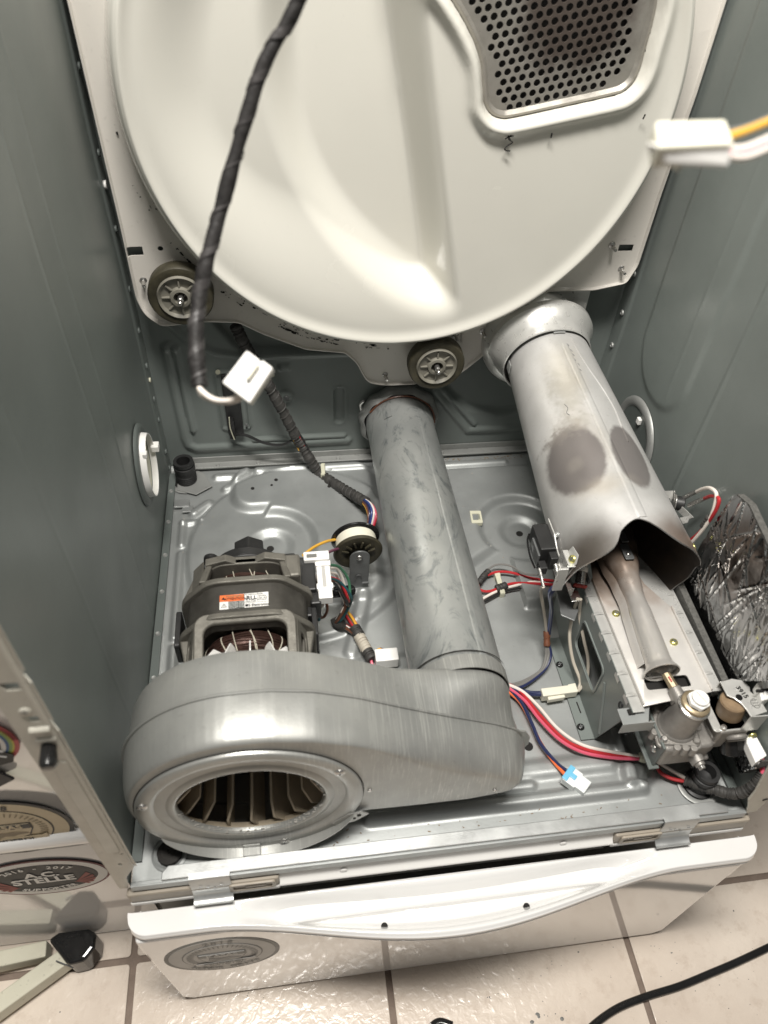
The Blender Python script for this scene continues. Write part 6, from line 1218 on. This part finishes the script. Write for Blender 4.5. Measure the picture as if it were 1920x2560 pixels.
# motor wires
t = thing('motor_wires', 'bunch of coloured motor wires looping from the motor plug to a white connector', 'wires', (-0.09, 0.29, 0.02))
lo = [at(846, 1553, z=0.03), at(862, 1556, z=0.026)]
for i, (m_, a_, c_) in enumerate((('wire_green', (822, 1412), (868, 1455)), ('wire_white', (820, 1421), (862, 1462)), ('wire_white', (818, 1460), (868, 1480)), ('wire_teal', (820, 1445), (873, 1490)), ('wire_brown', (818, 1455), (860, 1478)), ('wire_white', (816, 1430), (850, 1470)), ('wire_red', (818, 1442), (866, 1500)), ('wire_black', (818, 1450), (872, 1515)))):
    o_ = Vector((0.0022*math.cos(i*2.1), 0.002*math.sin(i*1.3), 0.0022*math.sin(i*2.1)))
    wire(t, [at(*a_, z=0.125), at(845, (a_[1]+c_[1])/2-14, z=0.10)+o_, at(*c_, z=0.072)+o_, at(866, 1515, z=0.045)+o_*1.4, at(848, 1548, z=0.026)+o_, at(838, 1560, z=0.012)+o_*.6, at(862, 1567, z=0.010)+o_, at(888, 1585, z=0.012)+o_], m_, 0.0018)
wire(t, [at(788, 1438, z=0.125), at(808, 1472, z=0.11), at(812, 1500, z=0.095), at(795, 1524, z=0.085), at(778, 1530, z=0.085)], 'wire_white', 0.0022)
wire(t, [at(786, 1445, z=0.122), at(800, 1480, z=0.10), at(818, 1515, z=0.085), at(812, 1540, z=0.07), at(796, 1545, z=0.07)], 'wire_brown', 0.0018)
wire(t, [at(784, 1502, z=0.11), at(786, 1528, z=0.10), at(798, 1550, z=0.085)], 'wire_teal', 0.0022)
wire(t, [at(758, 1388, z=0.13), at(785, 1368, z=0.115), at(815, 1354, z=0.10), at(838, 1349, z=0.085)], 'wire_yellow', 0.0019); wire(t, [at(818, 1382, z=0.12), at(832, 1376, z=0.105), at(848, 1371, z=0.09)], 'wire_purple', 0.0018)
for i, m_ in enumerate(('wire_orange', 'wire_yellow', 'wire_red', 'wire_purple', 'wire_white')):
    o_ = Vector((0.0035*math.cos(i*1.26), 0.0015*math.sin(i*2), 0.0035*math.sin(i*1.26))); wire(t, [at(868, 1535, z=0.026)+o_, at(882, 1557, z=0.018)+o_, at(896, 1580, z=0.014)+o_*.7], m_, 0.0017)
sleeve(t, [at(886, 1568, z=0.014), at(900, 1592, z=0.013)], 0.0068, turns=6); sleeve(t, [at(898, 1590, z=0.013), at(918, 1628, z=0.013)], 0.0070, 'wire_beige', 'masking_tape', 0.06, 6); sleeve(t, [at(917, 1626, z=0.013), at(930, 1650, z=0.013)], 0.0068, turns=5)
wire(t, [at(926, 1645, z=0.012), at(930, 1660, z=0.010), at(935, 1680, z=0.006)], 'wire_pink', 0.002); wire(t, [at(968, 1632, z=0.016), at(952, 1622, z=0.016), at(944, 1630, z=0.016), at(948, 1645, z=0.015)], 'wire_brown', 0.0018); wire(t, [at(942, 1640, z=0.016), at(948, 1625, z=0.017), at(955, 1632, z=0.016)], 'wire_yellow', 0.003)
b = B(); k0 = at(966, 1645, z=0.016); b.box(k0, (0.029, 0.018, 0.018), None); obj('white_connector', b, 'white_plastic', t, smooth=0, bevel=0.0015)
b = B()
ca_, cb_ = at(825, 1482, z=0.06), at(880, 1476, z=0.03); cdv = (cb_-ca_)
b.lathe([(0.0062+0.0012*(i % 2), cdv.length*i/28) for i in range(29)], ca_, cdv, 20, True, True); obj('corrugated_sleeve', b, 'black_gloss', t, smooth=20)
b = B(); b.tube([at(836, 1545, z=0.02), at(845, 1562, z=0.014), at(860, 1560, z=0.018)], 0.006, 8, 5); obj('tape_knot', b, 'tape', t)
# ================================================================== HANGING HARNESS AND NEAR CONNECTOR
t = thing('hanging_harness', 'black spiral taped cable hanging close to the camera in front of the drum back', 'hanging cable', atd(560, 600, 0.5))
hh = [atd(775, -60, 0.44), atd(728, 40, 0.45), atd(660, 160, 0.46), atd(620, 280, 0.47), atd(585, 400, 0.48), atd(553, 520, 0.49), atd(520, 640, 0.495), atd(500, 730, 0.50), atd(490, 820, 0.50), atd(492, 905, 0.50), atd(500, 965, 0.50)]
b = B(); b.tube(hh, lambda s: 0.0042+0.0013*s+0.0003*math.sin(s*63+2*math.sin(s*9))+0.00025*math.sin(s*31), 18, 16); hs_ = obj('tape_sleeve', b, 'tape_dark', t)
def spiral(par, P, r, turns, w, m):
    P = spline(P, 14); vs = []; N_ = len(P)*6; nrm = None
    for i in range(N_):
        f = i/(N_-1)*(len(P)-1.001); k = int(f); p = P[k].lerp(P[k+1], f-k); tg = (P[k+1]-P[k]).normalized()
        if nrm is None: nrm = tg.cross(Vector((0.3, 0.2, 0.93))).normalized()
        nrm = (nrm-tg*nrm.dot(tg)).normalized(); bn = tg.cross(nrm); a = i/(N_-1)*turns*2*PI; rr = r(i/(N_-1)); d = nrm*math.cos(a)+bn*math.sin(a); ww_ = w*(0.8+0.5*math.sin(i*0.013)); vs.append(p+d*rr-tg*ww_); vs.append(p+d*(rr+0.00015)+tg*ww_)
    bb = B(); bb.add(vs, [(2*i, 2*i+1, 2*i+3, 2*i+2) for i in range(N_-1)]); return obj('tape_edge', bb, m, par, smooth=60, solid=0.0003)
mm('tape_worn', (0.020, 0.018, 0.018), 0.42, 0, 0.3, 90, bump=0.3, bs=260, col2=(0.06, 0.056, 0.055))
spiral(hs_, hh, lambda s: 0.00425+0.0013*s, 11, 0.0030, 'tape_worn')
for k, m_ in enumerate(('wire_white', 'wire_beige', 'wire_white')):
    o_ = Vector((0, 0, 0.0016*(k-1))); wire(t, [atd(494, 955, 0.50)+o_, atd(503, 980, 0.498)+o_, atd(535, 997+3*k, 0.495)+o_, atd(572, 1000+3*k, 0.49)+o_, atd(600, 992, 0.488)+o_], m_, 0.0019)
t = thing('white_plug', 'blurred white square plug hanging at the end of the black taped cable', 'plug', atd(617, 945, 0.48))
def quadbox(name, P, dist, th, m, par, bev=0.0015):
    a = [atd(u, v, dist) for u, v in P]; nrm = ((a[1]-a[0]).cross(a[3]-a[0])).normalized()
    if nrm.dot(CAM-a[0]) > 0: nrm = -nrm
    bb = B(); bb.add(a+[p+nrm*th for p in a], [(0, 1, 2, 3), (4, 5, 6, 7), (0, 1, 5, 4), (1, 2, 6, 5), (2, 3, 7, 6), (3, 0, 4, 7)]); return obj(name, bb, m, par, smooth=0, bevel=bev)
quadbox('shell', [(556, 955), (617, 876), (645, 893), (682, 925), (626, 1010), (600, 996)], 0.475, 0.012, 'white_plastic', t) if False else None
def polybox(name, P, th, m, par, bev=0.0015):
    a = [atd(u, v, d) for u, v, d in P]; n_ = len(a); nrm = ((a[1]-a[0]).cross(a[2]-a[0])).normalized()
    if nrm.dot(CAM-a[0]) > 0: nrm = -nrm
    bb = B(); bb.add(a+[p+nrm*th for p in a], [tuple(range(n_)), tuple(range(n_, 2*n_))]+[(i, (i+1) % n_, n_+(i+1) % n_, n_+i) for i in range(n_)]); return obj(name, bb, m, par, smooth=0, bevel=bev)
polybox('shell', [(555, 956, .478), (616, 876, .478), (646, 898, .478), (648, 906, .478), (655, 900, .478), (682, 920, .478), (624, 1008, .478)], 0.011, 'white_plastic', t, 0.002)
polybox('latch_bar', [(612, 944, .474), (642, 905, .474), (649, 910, .474), (621, 950, .474)], 0.003, 'cream_plastic', t, 0.001)
polybox('lower_face', [(624, 1009, .479), (682, 921, .479), (682, 932, .484), (632, 1013, .484)], 0.008, 'cream_plastic', t, 0.001)
t = thing('near_connector', 'blurred cream block connector with yellow and white wires very close to the camera at right', 'connector', atd(1740, 360, 0.3))
dn = 0.30
polybox('upper_face', [(1640, 302, dn), (1815, 297, dn+.004), (1835, 358, dn-.004), (1648, 366, dn-.008)], 0.010, 'cream_plastic', t, 0.0012)
polybox('shell', [(1640, 364, dn-.007), (1836, 356, dn-.003), (1822, 420, dn+.002), (1662, 412, dn-.002)], 0.010, 'white_plastic', t, 0.0012)
polybox('end_face', [(1630, 330, dn+.004), (1645, 304, dn+.002), (1652, 366, dn-.005), (1668, 412, dn), (1642, 396, dn+.004)], 0.008, 'cream_plastic', t, 0.001)
for pts, m_, r in (([(1810, 345), (1860, 328), (1935, 298)], 'wire_yellow', 0.0016), ([(1810, 372), (1860, 372), (1935, 342)], 'wire_white', 0.0016), ([(1810, 385), (1865, 385), (1935, 356)], 'wire_pink', 0.0013), ([(1810, 390), (1865, 392), (1935, 364)], 'wire_white', 0.0016), ([(1820, 330), (1870, 318), (1935, 292)], 'wire_grey', 0.0012)):
    wire(t, [atd(u, v, dn+0.002) for u, v in pts], m_, r)
# ================================================================== PEDESTAL
t = thing('pedestal_drawer', 'glossy white pedestal with a scooped drawer handle and round sticker below the dryer', 'pedestal', (0, 0.0, FZ))
b = B(); b.box((0, 0.33, (FZ-0.016)/2-0.004), (0.672, 0.60, -FZ-0.03)); obj('carcass', b, 'dark_paint', t, smooth=0)  # dark grey body stands in for the shaded cavity under the rail
RP = [(0.002, -0.0122), (-0.0005, -0.0150), (-0.0020, -0.0215), (-0.0042, -0.0265), (-0.0075, -0.0292), (-0.0086, -0.0312), (-0.0082, -0.0335), (-0.0020, -0.0365), (-0.0010, -0.0640)]
b = B(); b.grid(lambda u, v: Vector((-0.186+0.370*u, *RP[int(round(v*8))])), 8, 9); obj('front_rail', b, 'white_plastic', t, smooth=50)
b = B(); b.box((0, 0.012, -0.052), (0.66, 0.008, 0.034)); obj('shadow_gap', b, 'dark_paint', t, smooth=0)  # solid dark block; the shade of the gap is put into its colour
for sx, xa, xb in ((-1, -0.341, -0.186), (1, 0.184, 0.345)):
    b = B(); b.box(((xa+xb)/2, -0.0015, -0.0245), (xb-xa, 0.010, 0.022)); ts_ = obj('end_strip', b, 'tan_strip', t, smooth=0, bevel=0.003)
    xm = -0.214 if sx < 0 else 0.215; b = B(); b.frame(rrect(xm-0.024, -0.0335, xm+0.024, -0.0155, 0.003, 3), rrect(xm-0.020, -0.0305, xm+0.020, -0.0185, 0.003, 3), XZ, -0.0085, -0.006); obj('moulded_tab', b, 'tan_strip', ts_, smooth=0, bevel=0.0008); b = B(); b.box((xm+0.003, -0.0072, -0.0245), (0.022, 0.002, 0.0045)); obj('moulded_latch', b, 'tan_strip', ts_, smooth=0, bevel=0.0008)
    b = B(); b.box(((xa+xb)/2, -0.0035, -0.0405), (xb-xa, 0.007, 0.008)); obj('lower_strip', b, 'white_plastic', ts_, smooth=0, bevel=0.0015)
    b = B(); b.cyl((sx*0.316, 0.002, -0.0135), (sx*0.316, -0.0045, -0.0135), 0.022, 0.022, 40); obj('foot_well', b, 'tan_strip', ts_, bevel=0.001) if False else b.bm.free()
for x in (-0.118, 0.126): screw((x, -0.003, -0.024 if x < 0 else -0.024), (0, -1, 0), 0.0042, 'white_plastic', t, 'rail_plug', 0.0016, False)
def lipy(x):
    a = abs(x/0.335); k = math.cos(min(1, abs(x)/0.262)*PI)*0.5+0.5
    return -0.0375-0.0350*k**0.85
def dz(x, s):                      # drawer top: s=0 at the back edge, 1 at the front lip
    k = sm(0.245, 0.150, abs(x)); w = sm(0.04, 0.46, s)*(1-sm(0.62, 0.94, s)); z = -0.0465-0.024*k*w
    z -= 0.004*sm(0.90, 1.0, s)**2+0.0025*(1-sm(0, .05, s))
    return z
DX0, DX1, DR = -0.3450, 0.3590, 0.0215
def endoff(x):
    d = max(DX0+DR-x, x-(DX1-DR), 0.0)
    return DR-math.sqrt(max(0, DR*DR-d*d))
def ux(u): u = 0.4*u+0.6*(0.5-0.5*math.cos(PI*u)); return DX0+(DX1-DX0)*u
def dy(x, s): return -0.0118+(lipy(x)+endoff(x)+0.0118)*s
b = B(); b.grid(lambda u, v: Vector((ux(u), dy(ux(u), v), dz(ux(u), v))), 220, 60); obj('drawer_top', b, 'white_gloss', t, smooth=60)
b = B(); rows = [(0.0, 0.0), (-0.0008, -0.0022), (-0.0002, -0.0044), (0.0014, -0.0052), (0.0012, -0.0062), (-0.0006, -0.0078), (-0.0002, -0.0105), (0.0035, -0.0128), (0.010, -0.0132)]
def lippt(u, j): x = ux(u); return Vector((x-(0.0 if rows[j][0] < .003 else rows[j][0]*math.copysign(sm(0.30, 0.35, abs(x)), x)), lipy(x)+endoff(x)+rows[j][0], dz(x, 1.0)+rows[j][1]))
b.grid(lambda u, v: lippt(u, int(round(v*8))), 220, 9); obj('handle_lip', b, 'white_gloss', t, smooth=45)
def hx(u): return -0.3375+0.6765*u
b = B(); b.grid(lambda u, v: Vector((hx(u), min(-0.0372, lipy(hx(u))+0.006)+(-0.0372-min(-0.0372, lipy(hx(u))+0.006))*sm(0, 0.32, v), dz(hx(u), 1)-0.0122-0.04*v)), 120, 14); obj('handle_under', b, 'white_gloss', t, smooth=60)
b = B(); fo = [(-0.3385, -0.060), (-0.3385, -0.09), (-0.3300, FZ+0.020), (-0.318, FZ+0.006), (0.318, FZ+0.006), (0.3315, FZ+0.020), (0.3390, -0.09), (0.3400, -0.060)]
b.prism(fo, XZ, -0.0380, -0.020); obj('drawer_front', b, 'white_gloss', t, smooth=0, bevel=0.004, seg=3)
b = B(); b.prism([(-0.336, -0.064), (-0.3355, -0.155), (-0.332, -0.150), (-0.326, -0.064)], XZ, -0.0372, -0.018); obj('side_return', b, 'white_gloss', t, smooth=0, bevel=0.002)
for x, y in ((-0.0788, -0.0528), (0.0789, -0.0511)):
    s_ = (y+0.0105)/(lipy(x)+0.0105); z = dz(x, s_); b = B(); b.cyl((x, y, z-0.002), (x, y, z+0.0012), 0.0036, None, 20); obj('drain_hole', b, 'soot_and_shade', t)
# latch strikes
for xm, tilt, lab in ((-0.2555, 0.0, 'left'), (0.2555, 0.0, 'right')):
    tt = thing('latch_clip', 'bent scratched steel latch clip over the %s end of the drawer' % lab, 'latch clip', (xm, 0, 0), 'steel latch clips on the front edge')
    pr = [(0.002, 0.0072), (-0.0045, 0.0070), (-0.0062, 0.004), (-0.0066, -0.028), (-0.0085, -0.0345), (-0.0135, -0.0375), (-0.0165, -0.0365)]
    b = B(); w = 0.0205; b.add([(xm-w, y, z) for y, z in pr]+[(xm+w*(1 if i < 3 else 0.99), y, z) for i, (y, z) in enumerate(pr)], [(i, i+1, len(pr)+i+1, len(pr)+i) for i in range(len(pr)-1)]); obj('plate', b, 'galv_bright', tt, smooth=50, solid=0.0012)
    b = B()
    for k in range(4): b.box((xm-0.01+0.007*k, -0.0078, -0.008-0.004*(k % 3)), (0.003, 0.0006, 0.0012))
    obj('scratch', b, 'dark_steel', tt, smooth=0, kind='stuff')
# ---- stickers
def sticker(lab, cx, cz, y, rx, rz, parent_rings):
    tt = thing('sticker', lab, 'sticker', (cx, y, cz))
    return tt
def disc(par, name, cx, cz, rx, rz, y, m, n=72):
    bb = B(); bb.prism(circ(cx, cz, rx, n, rz), XZ, y, y+0.0003); return obj(name, bb, m, par, smooth=0)
def arctext(par, s, m, cx, cz, rx, rz, y, size, a_mid, step, flip=False, bold=0.0002):
    n_ = len(s)
    for i, chh in enumerate(s):
        if chh == ' ': continue
        a = a_mid+(step*(i-(n_-1)/2))*(1 if flip else -1); px, pz = cx+rx*math.cos(a), cz+rz*math.sin(a); ro = (a+PI/2) if flip else (a-PI/2); c_, s_ = math.cos(ro), math.sin(ro)
        text('lettering', chh, m, par, lambda x, z, h: Vector((px+x*c_-z*s_, y-0.0001-h, pz+x*s_+z*c_)), size, 0.00006, 1.0, 'CENTER', bold)
def flat(par, s, m, cx, cz, y, size, sx=1.0, bold=0.0003): text('lettering', s, m, par, lambda x, z, h: Vector((cx+x, y-0.0001-h, cz+z)), size, 0.00006, sx, 'CENTER', bold)
def crest(par, cx, cz, y, R, light, dark, mid):
    disc(par, 'outer_ring', cx, cz, R, R, y, dark); disc(par, 'ring', cx, cz, R*0.925, R*0.925, y-0.0003, light); disc(par, 'inner_line', cx, cz, R*0.70, R*0.70, y-0.0006, dark); disc(par, 'centre', cx, cz, R*0.675, R*0.675, y-0.0009, light)
    for k in range(44):
        a = 2*PI*k/44+0.03; 
        if math.sin(a) < -0.55: continue
        c1, s1 = math.cos(a), math.sin(a); bb = B(); bb.add([Vector((cx+R*r*c1-w*s1*R, y-0.0013, cz+R*r*s1+w*c1*R)) for r, w in ((0.50, -0.008), (0.50, 0.008), (0.62, 0.014), (0.62, -0.014))], [(0, 1, 2, 3)])
        if k == 0: pass
        obj('ray_mark', bb, mid, par, smooth=0)
    sh = [(-0.42, 0.22), (-0.42, 0.02), (-0.32, -0.22), (0, -0.42), (0.32, -0.22), (0.42, 0.02), (0.42, 0.22)]
    bb = B(); bb.prism([(cx+a*R, cz+c_*R) for a, c_ in sh], XZ, y-0.0015, y-0.0012); obj('shield', bb, dark, par, smooth=0)
    bb = B(); bb.prism([(cx+a*R*0.93, cz+(c_*0.93-0.008)*R) for a, c_ in sh], XZ, y-0.0018, y-0.0015); obj('shield_field', bb, light, par, smooth=0)
    bb = B(); bb.prism([(cx-0.39*R, cz+0.19*R), (cx+0.39*R, cz+0.19*R), (cx+0.39*R, cz+0.04*R), (cx-0.39*R, cz+0.04*R)], XZ, y-0.0021, y-0.0018); obj('name_band', bb, dark, par, smooth=0)
    hd = [(-0.24, -0.02), (-0.20, 0.02), (-0.16, -0.04), (-0.02, -0.07), (0.10, -0.05), (0.30, -0.10), (0.32, -0.15), (0.16, -0.17), (0.06, -0.22), (-0.06, -0.20), (-0.16, -0.26), (-0.26, -0.16)]
    bb = B(); bb.prism([(cx+a*R, cz+c_*R) for a, c_ in hd], XZ, y-0.0021, y-0.0018); obj('animal_head', bb, mid, par, smooth=0)
    bn = [(-0.5, -0.32), (0.48, -0.26), (0.56, -0.20), (0.56, -0.36), (0.5, -0.42), (-0.5, -0.46)]
    bb = B(); bb.prism([(cx+a*R, cz+c_*R) for a, c_ in bn], XZ, y-0.0024, y-0.0021); obj('ribbon', bb, light, par, smooth=0)
    flat(par, 'KASAS', light, cx, cz+0.115*R, y-0.0023, R*0.19, 1.0, R*0.006); flat(par, 'SENDEROL', dark, cx, cz-0.355*R, y-0.0026, R*0.12, 1.25, R*0.004); flat(par, 'COYOTES', dark, cx, cz-0.535*R, y-0.0013, R*0.12, 1.1, R*0.003)
    arctext(par, '2018', dark, cx, cz, R*0.80, R*0.80, y-0.0009, R*0.19, PI/2, 0.17, False, R*0.004); arctext(par, 'HONOR DRIVE', dark, cx, cz, R*0.80, R*0.80, y-0.0009, R*0.17, -PI/2, 0.15, True, R*0.004)
t2 = sticker('silver grey round crest sticker on the glossy drawer front', -0.258, -0.146, -0.0382, 0, 0, None); crest(t2, -0.258, -0.146, -0.0384, 0.0640, 'ink_silver', 'ink_grey', 'ink_grey')
# ================================================================== NEIGHBOURING WASHER
t = thing('white_washer', 'glossy white neighbouring appliance front covered in stickers at the lower left', 'washer', (-0.69, 0.055, FZ))
WX0, WX1, WY = -1.03, -0.358, 0.055
def wpanel(name, prof, m='white_gloss'):
    bb = B(); n_ = len(prof); bb.grid(lambda u, v: Vector((WX0+(WX1-WX0)*u, WY+prof[int(round(v*(n_-1)))][0], prof[int(round(v*(n_-1)))][1])), 12, n_); return obj(name, bb, m, t, smooth=50)
wpanel('body_panel', [(0, 0.62), (0, 0.35), (0, 0.03), (0.003, 0.024)])
wpanel('drawer_lip', [(0.004, 0.021), (-0.004, 0.0205), (-0.0085, 0.016), (-0.010, 0.006), (-0.0085, -0.003), (-0.004, -0.010), (0.0, -0.0155)])
wpanel('drawer_panel', [(0.002, -0.016), (0.0, -0.022), (0, -0.15), (0, -0.2492)])
wpanel('plinth', [(0.0006, -0.2512), (0.0006, -0.30), (0.0006, FZ+0.003)])
b = B(); b.box(((WX0+WX1)/2, WY+0.33, (0.62+FZ+0.01)/2), (WX1-WX0-0.004, 0.64, 0.61-FZ)); obj('carcass', b, 'white_enamel', t, smooth=0)
ys_ = WY-0.0024
t2 = sticker('tan round crest sticker with black border on the washer above its drawer lip', -0.4515, 0.0405, ys_, 0, 0, None); crest(t2, -0.4515, 0.0435, ys_, 0.0640, 'ink_tan', 'ink_black', 'ink_brown')
t2 = sticker('black oval A.C. STELLE supporter sticker with red wings on the washer drawer', -0.4555, -0.1, ys_, 0, 0, None)
cx, cz = -0.4560, -0.1005; disc(t2, 'border', cx, cz, 0.0735, 0.0530, ys_, 'ink_maroon'); disc(t2, 'white_ring', cx, cz, 0.0705, 0.0500, ys_-0.0003, 'ink_white'); disc(t2, 'black_field', cx, cz, 0.0600, 0.0405, ys_-0.0006, 'ink_black')
for sx in (-1, 1):
    for k in range(5):
        a = 0.9-0.36*k; bb = B(); x0_, z0_ = cx+sx*0.030, cz-0.020+0.001*k; L_ = 0.030-0.0024*k; bb.add([Vector((x0_, ys_-0.0010-0.00004*k, z0_-0.003)), Vector((x0_+sx*L_*math.cos(a)*1.0, ys_-0.0010-0.00004*k, z0_+L_*math.sin(a)*1.1)), Vector((x0_+sx*L_*0.93*math.cos(a-0.24), ys_-0.0010-0.00004*k, z0_+L_*1.02*math.sin(a-0.24)))], [(0, 1, 2)]); obj('wing_feather', bb, 'ink_wing', t2, smooth=0)
arctext(t2, '2016 - 2017', 'ink_white', cx, cz, 0.052, 0.0335, ys_-0.0012, 0.0105, PI/2, 0.145, False, 0.0003)
flat(t2, 'A.C.', 'ink_white', cx+0.002, cz+0.013, ys_-0.0013, 0.0195, 1.05, 0.0006); flat(t2, 'STELLE', 'ink_white', cx, cz-0.0045, ys_-0.0013, 0.0215, 1.05, 0.0007)
arctext(t2, 'SUPPORTER', 'ink_white', cx, cz, 0.050, 0.0345, ys_-0.0012, 0.0105, -PI/2, 0.145, True, 0.0003)
t2 = sticker('round rainbow ringed sticker with a black figure at the left picture edge', -0.43, 0.222, ys_, 0, 0, None)
for k, (m_, r) in enumerate((('ink_red', 0.0430), ('ink_yellow', 0.0390), ('ink_green', 0.0375), ('ink_blue', 0.0350), ('ink_white', 0.0325), ('ink_black', 0.0285))): disc(t2, 'colour_ring', -0.4305, 0.2215, r, r, ys_-0.0003*k, m_)
for k in range(26):
    a = 0.1+1.5*k/26; rr = 0.040+0.004*(k % 2); bb = B(); bb.tube([Vector((-0.4305+r_*math.cos(a+0.06*(r_-0.04)/0.006), ys_-0.0018, 0.2215+r_*math.sin(a))) for r_ in (0.040, 0.0455)], 0.0006, 4, 2); obj('fringe_mark', bb, 'ink_maroon', t2, smooth=0)
fg = [(-0.012, -0.05), (0.030, -0.034), (0.034, -0.022), (0.026, -0.014), (0.022, -0.002), (0.014, 0.006), (0.012, 0.018), (0.0, 0.026), (-0.012, 0.02), (-0.02, 0.0), (-0.03, -0.02)]
b = B(); b.prism([(-0.4305+a, 0.2215+c_) for a, c_ in fg], XZ, ys_-0.0020, ys_-0.0016); obj('dark_figure', b, 'ink_black', t2, smooth=0)
for k in range(3): b = B(); b.tube([Vector((-0.4305+0.020+0.008*math.cos(a), ys_-0.0022, 0.2215-0.026+0.010*k+0.005*math.sin(a))) for a in [0.4+2.4*i/8 for i in range(9)]], 0.0007, 5, 2); obj('figure_line', b, 'ink_white', t2)
t2 = sticker('black pointed magnet on the washer below the rainbow sticker', -0.43, 0.156, ys_, 0, 0, None); b = B(); b.prism([(-0.4095, 0.1545), (-0.4185, 0.1735), (-0.455, 0.182), (-0.475, 0.16), (-0.45, 0.135), (-0.4265, 0.1425)], XZ, ys_-0.0026, ys_); obj('magnet_face', b, 'ink_black', t2, smooth=0, bevel=0.0008)
# ================================================================== STEP STOOL LEG AND POWER CORD
t = thing('stool_leg', 'cream metal stool frame with a black rubber foot on the tiles at lower left', 'stool leg', (-0.48, 0.02, FZ))
def bar(p0, p1, w, h):
    p0, p1 = Vector(p0), Vector(p1); d = (p1-p0).normalized(); s_ = d.cross(Vector((0, 0, 1))).normalized()*w/2; u_ = Vector((0, 0, h)); bb = B(); bb.add([p0-s_, p0+s_, p0+s_+u_, p0-s_+u_, p1-s_, p1+s_, p1+s_+u_, p1-s_+u_], [(0, 1, 2, 3), (4, 5, 6, 7), (0, 1, 5, 4), (1, 2, 6, 5), (2, 3, 7, 6), (3, 0, 4, 7)]); return bb
fz = FZ+0.012
o_ = obj('rear_bar', bar((-0.64, 0.024, fz), (-0.506, 0.036, fz), 0.020, 0.026), 'stool_paint', t, smooth=0, bevel=0.002)
o_ = obj('front_bar', bar((-0.66, -0.085, fz-0.002), (-0.468, 0.032, fz-0.002), 0.022, 0.028), 'stool_paint', t, smooth=0, bevel=0.002)
b = B(); pf_ = [(-0.472, 0.010), (-0.452, 0.012), (-0.441, 0.026), (-0.441, 0.044), (-0.452, 0.050), (-0.490, 0.050), (-0.502, 0.043)]; b.prism(pf_, XY, FZ+0.001, FZ+0.050); obj('rubber_foot', b, 'black_gloss', t, smooth=0, bevel=0.005, seg=3)
b = B(); b.tube([(-0.489, 0.018, fz+0.031), (-0.478, 0.013, fz+0.030), (-0.470, 0.0105, fz+0.018)], 0.0009, 6, 4); obj('wire_clip', b, 'dark_steel', t)
b = B(); b.tube([at(1440, 2610, z=FZ+0.0052), at(1485, 2562, z=FZ+0.0052), at(1545, 2520, z=FZ+0.0052), at(1620, 2490, z=FZ+0.0052), at(1700, 2465, z=FZ+0.0052), at(1780, 2432, z=FZ+0.0052), at(1850, 2402, z=FZ+0.0052), at(1960, 2350, z=FZ+0.0052)], 0.0048, 16, 10)
tag(obj('power_cord', b, 'black_gloss'), 'thick shiny black power cord curving over the tiles at lower right', 'power cord')
b = B(); b.tube([at(1080, 2568, z=FZ+0.006), at(1100, 2557, z=FZ+0.006), at(1130, 2566, z=FZ+0.006)], 0.006, 12, 6); tag(obj('cord_loop', b, 'black_gloss'), 'short black cord loop just entering at the bottom picture edge', 'power cord')
# dirt specks lying on the tiles
b = B()
for u, v, r in [(1343, 2535, .0035), (1347, 2542, .003), (1405, 2547, .003), (1330, 2555, .003), (1446, 2380, .0012), (1679, 2382, .0012), (150, 2530, .001), (1224, 2493, .0010), (1834, 2277, .0012), (1346, 2537, .0025)]+[(random.uniform(1150, 1900), random.uniform(2330, 2555), random.uniform(.0003, .0008)) for _ in range(60)]+[(random.uniform(330, 1100), random.uniform(2480, 2555), random.uniform(.0003, .0007)) for _ in range(25)]:
    p = at(u, v, z=FZ+0.0004); b.ball(p, r, (1.2*random.uniform(.6, 1.3), random.uniform(.6, 1.4), 0.25), 7)
tag(obj('floor_dirt', b, 'ink_grey', kind='stuff'), 'scattered dark dirt specks on the beige floor tiles', 'dirt')
# dirt and rust specks on the pan ledge and drawer
b = B()
for _ in range(46):
    x = random.uniform(-0.26, 0.28); y = random.uniform(0.015, 0.029); z = pan_h(x, y)+0.0004; b.tube([(x, y, z), (x+random.uniform(-.003, .003), y+random.uniform(-.002, .002), z)], random.uniform(.0003, .0007), 5, 2)
for _ in range(70):
    x = random.uniform(0.06, 0.24); y = random.uniform(0.597, 0.606); b.ball((x, y, pan_h(x, y)+0.0006), random.uniform(.0004, .001), (1.5, 1, .4), 6)
tag(obj('pan_grime', b, 'coil_tape', kind='stuff'), 'brown grime specks along the front and back edges of the base pan', 'grime')

b = B()
for _ in range(120):
    q = random.random()
    if q < .35: x, y = random.uniform(-0.32, -0.26), random.uniform(0.12, 0.60)
    elif q < .65: x, y = random.uniform(-0.12, -0.03), random.uniform(0.15, 0.35)
    else: x, y = random.uniform(0.06, 0.30), random.uniform(0.36, 0.595)
    if x > 0.15 and y < .3: continue
    r_ = random.uniform(.0003, .0011); b.ball((x, y, pan_h(x, y)+r_*.4), r_, (random.uniform(.7, 2.4), random.uniform(.7, 2.0), .5), 6)
tag(obj('lint_specks', b, 'grey_lint', kind='stuff'), 'scattered grey lint specks lying on the base pan', 'lint')
bpy.context.view_layer.update()
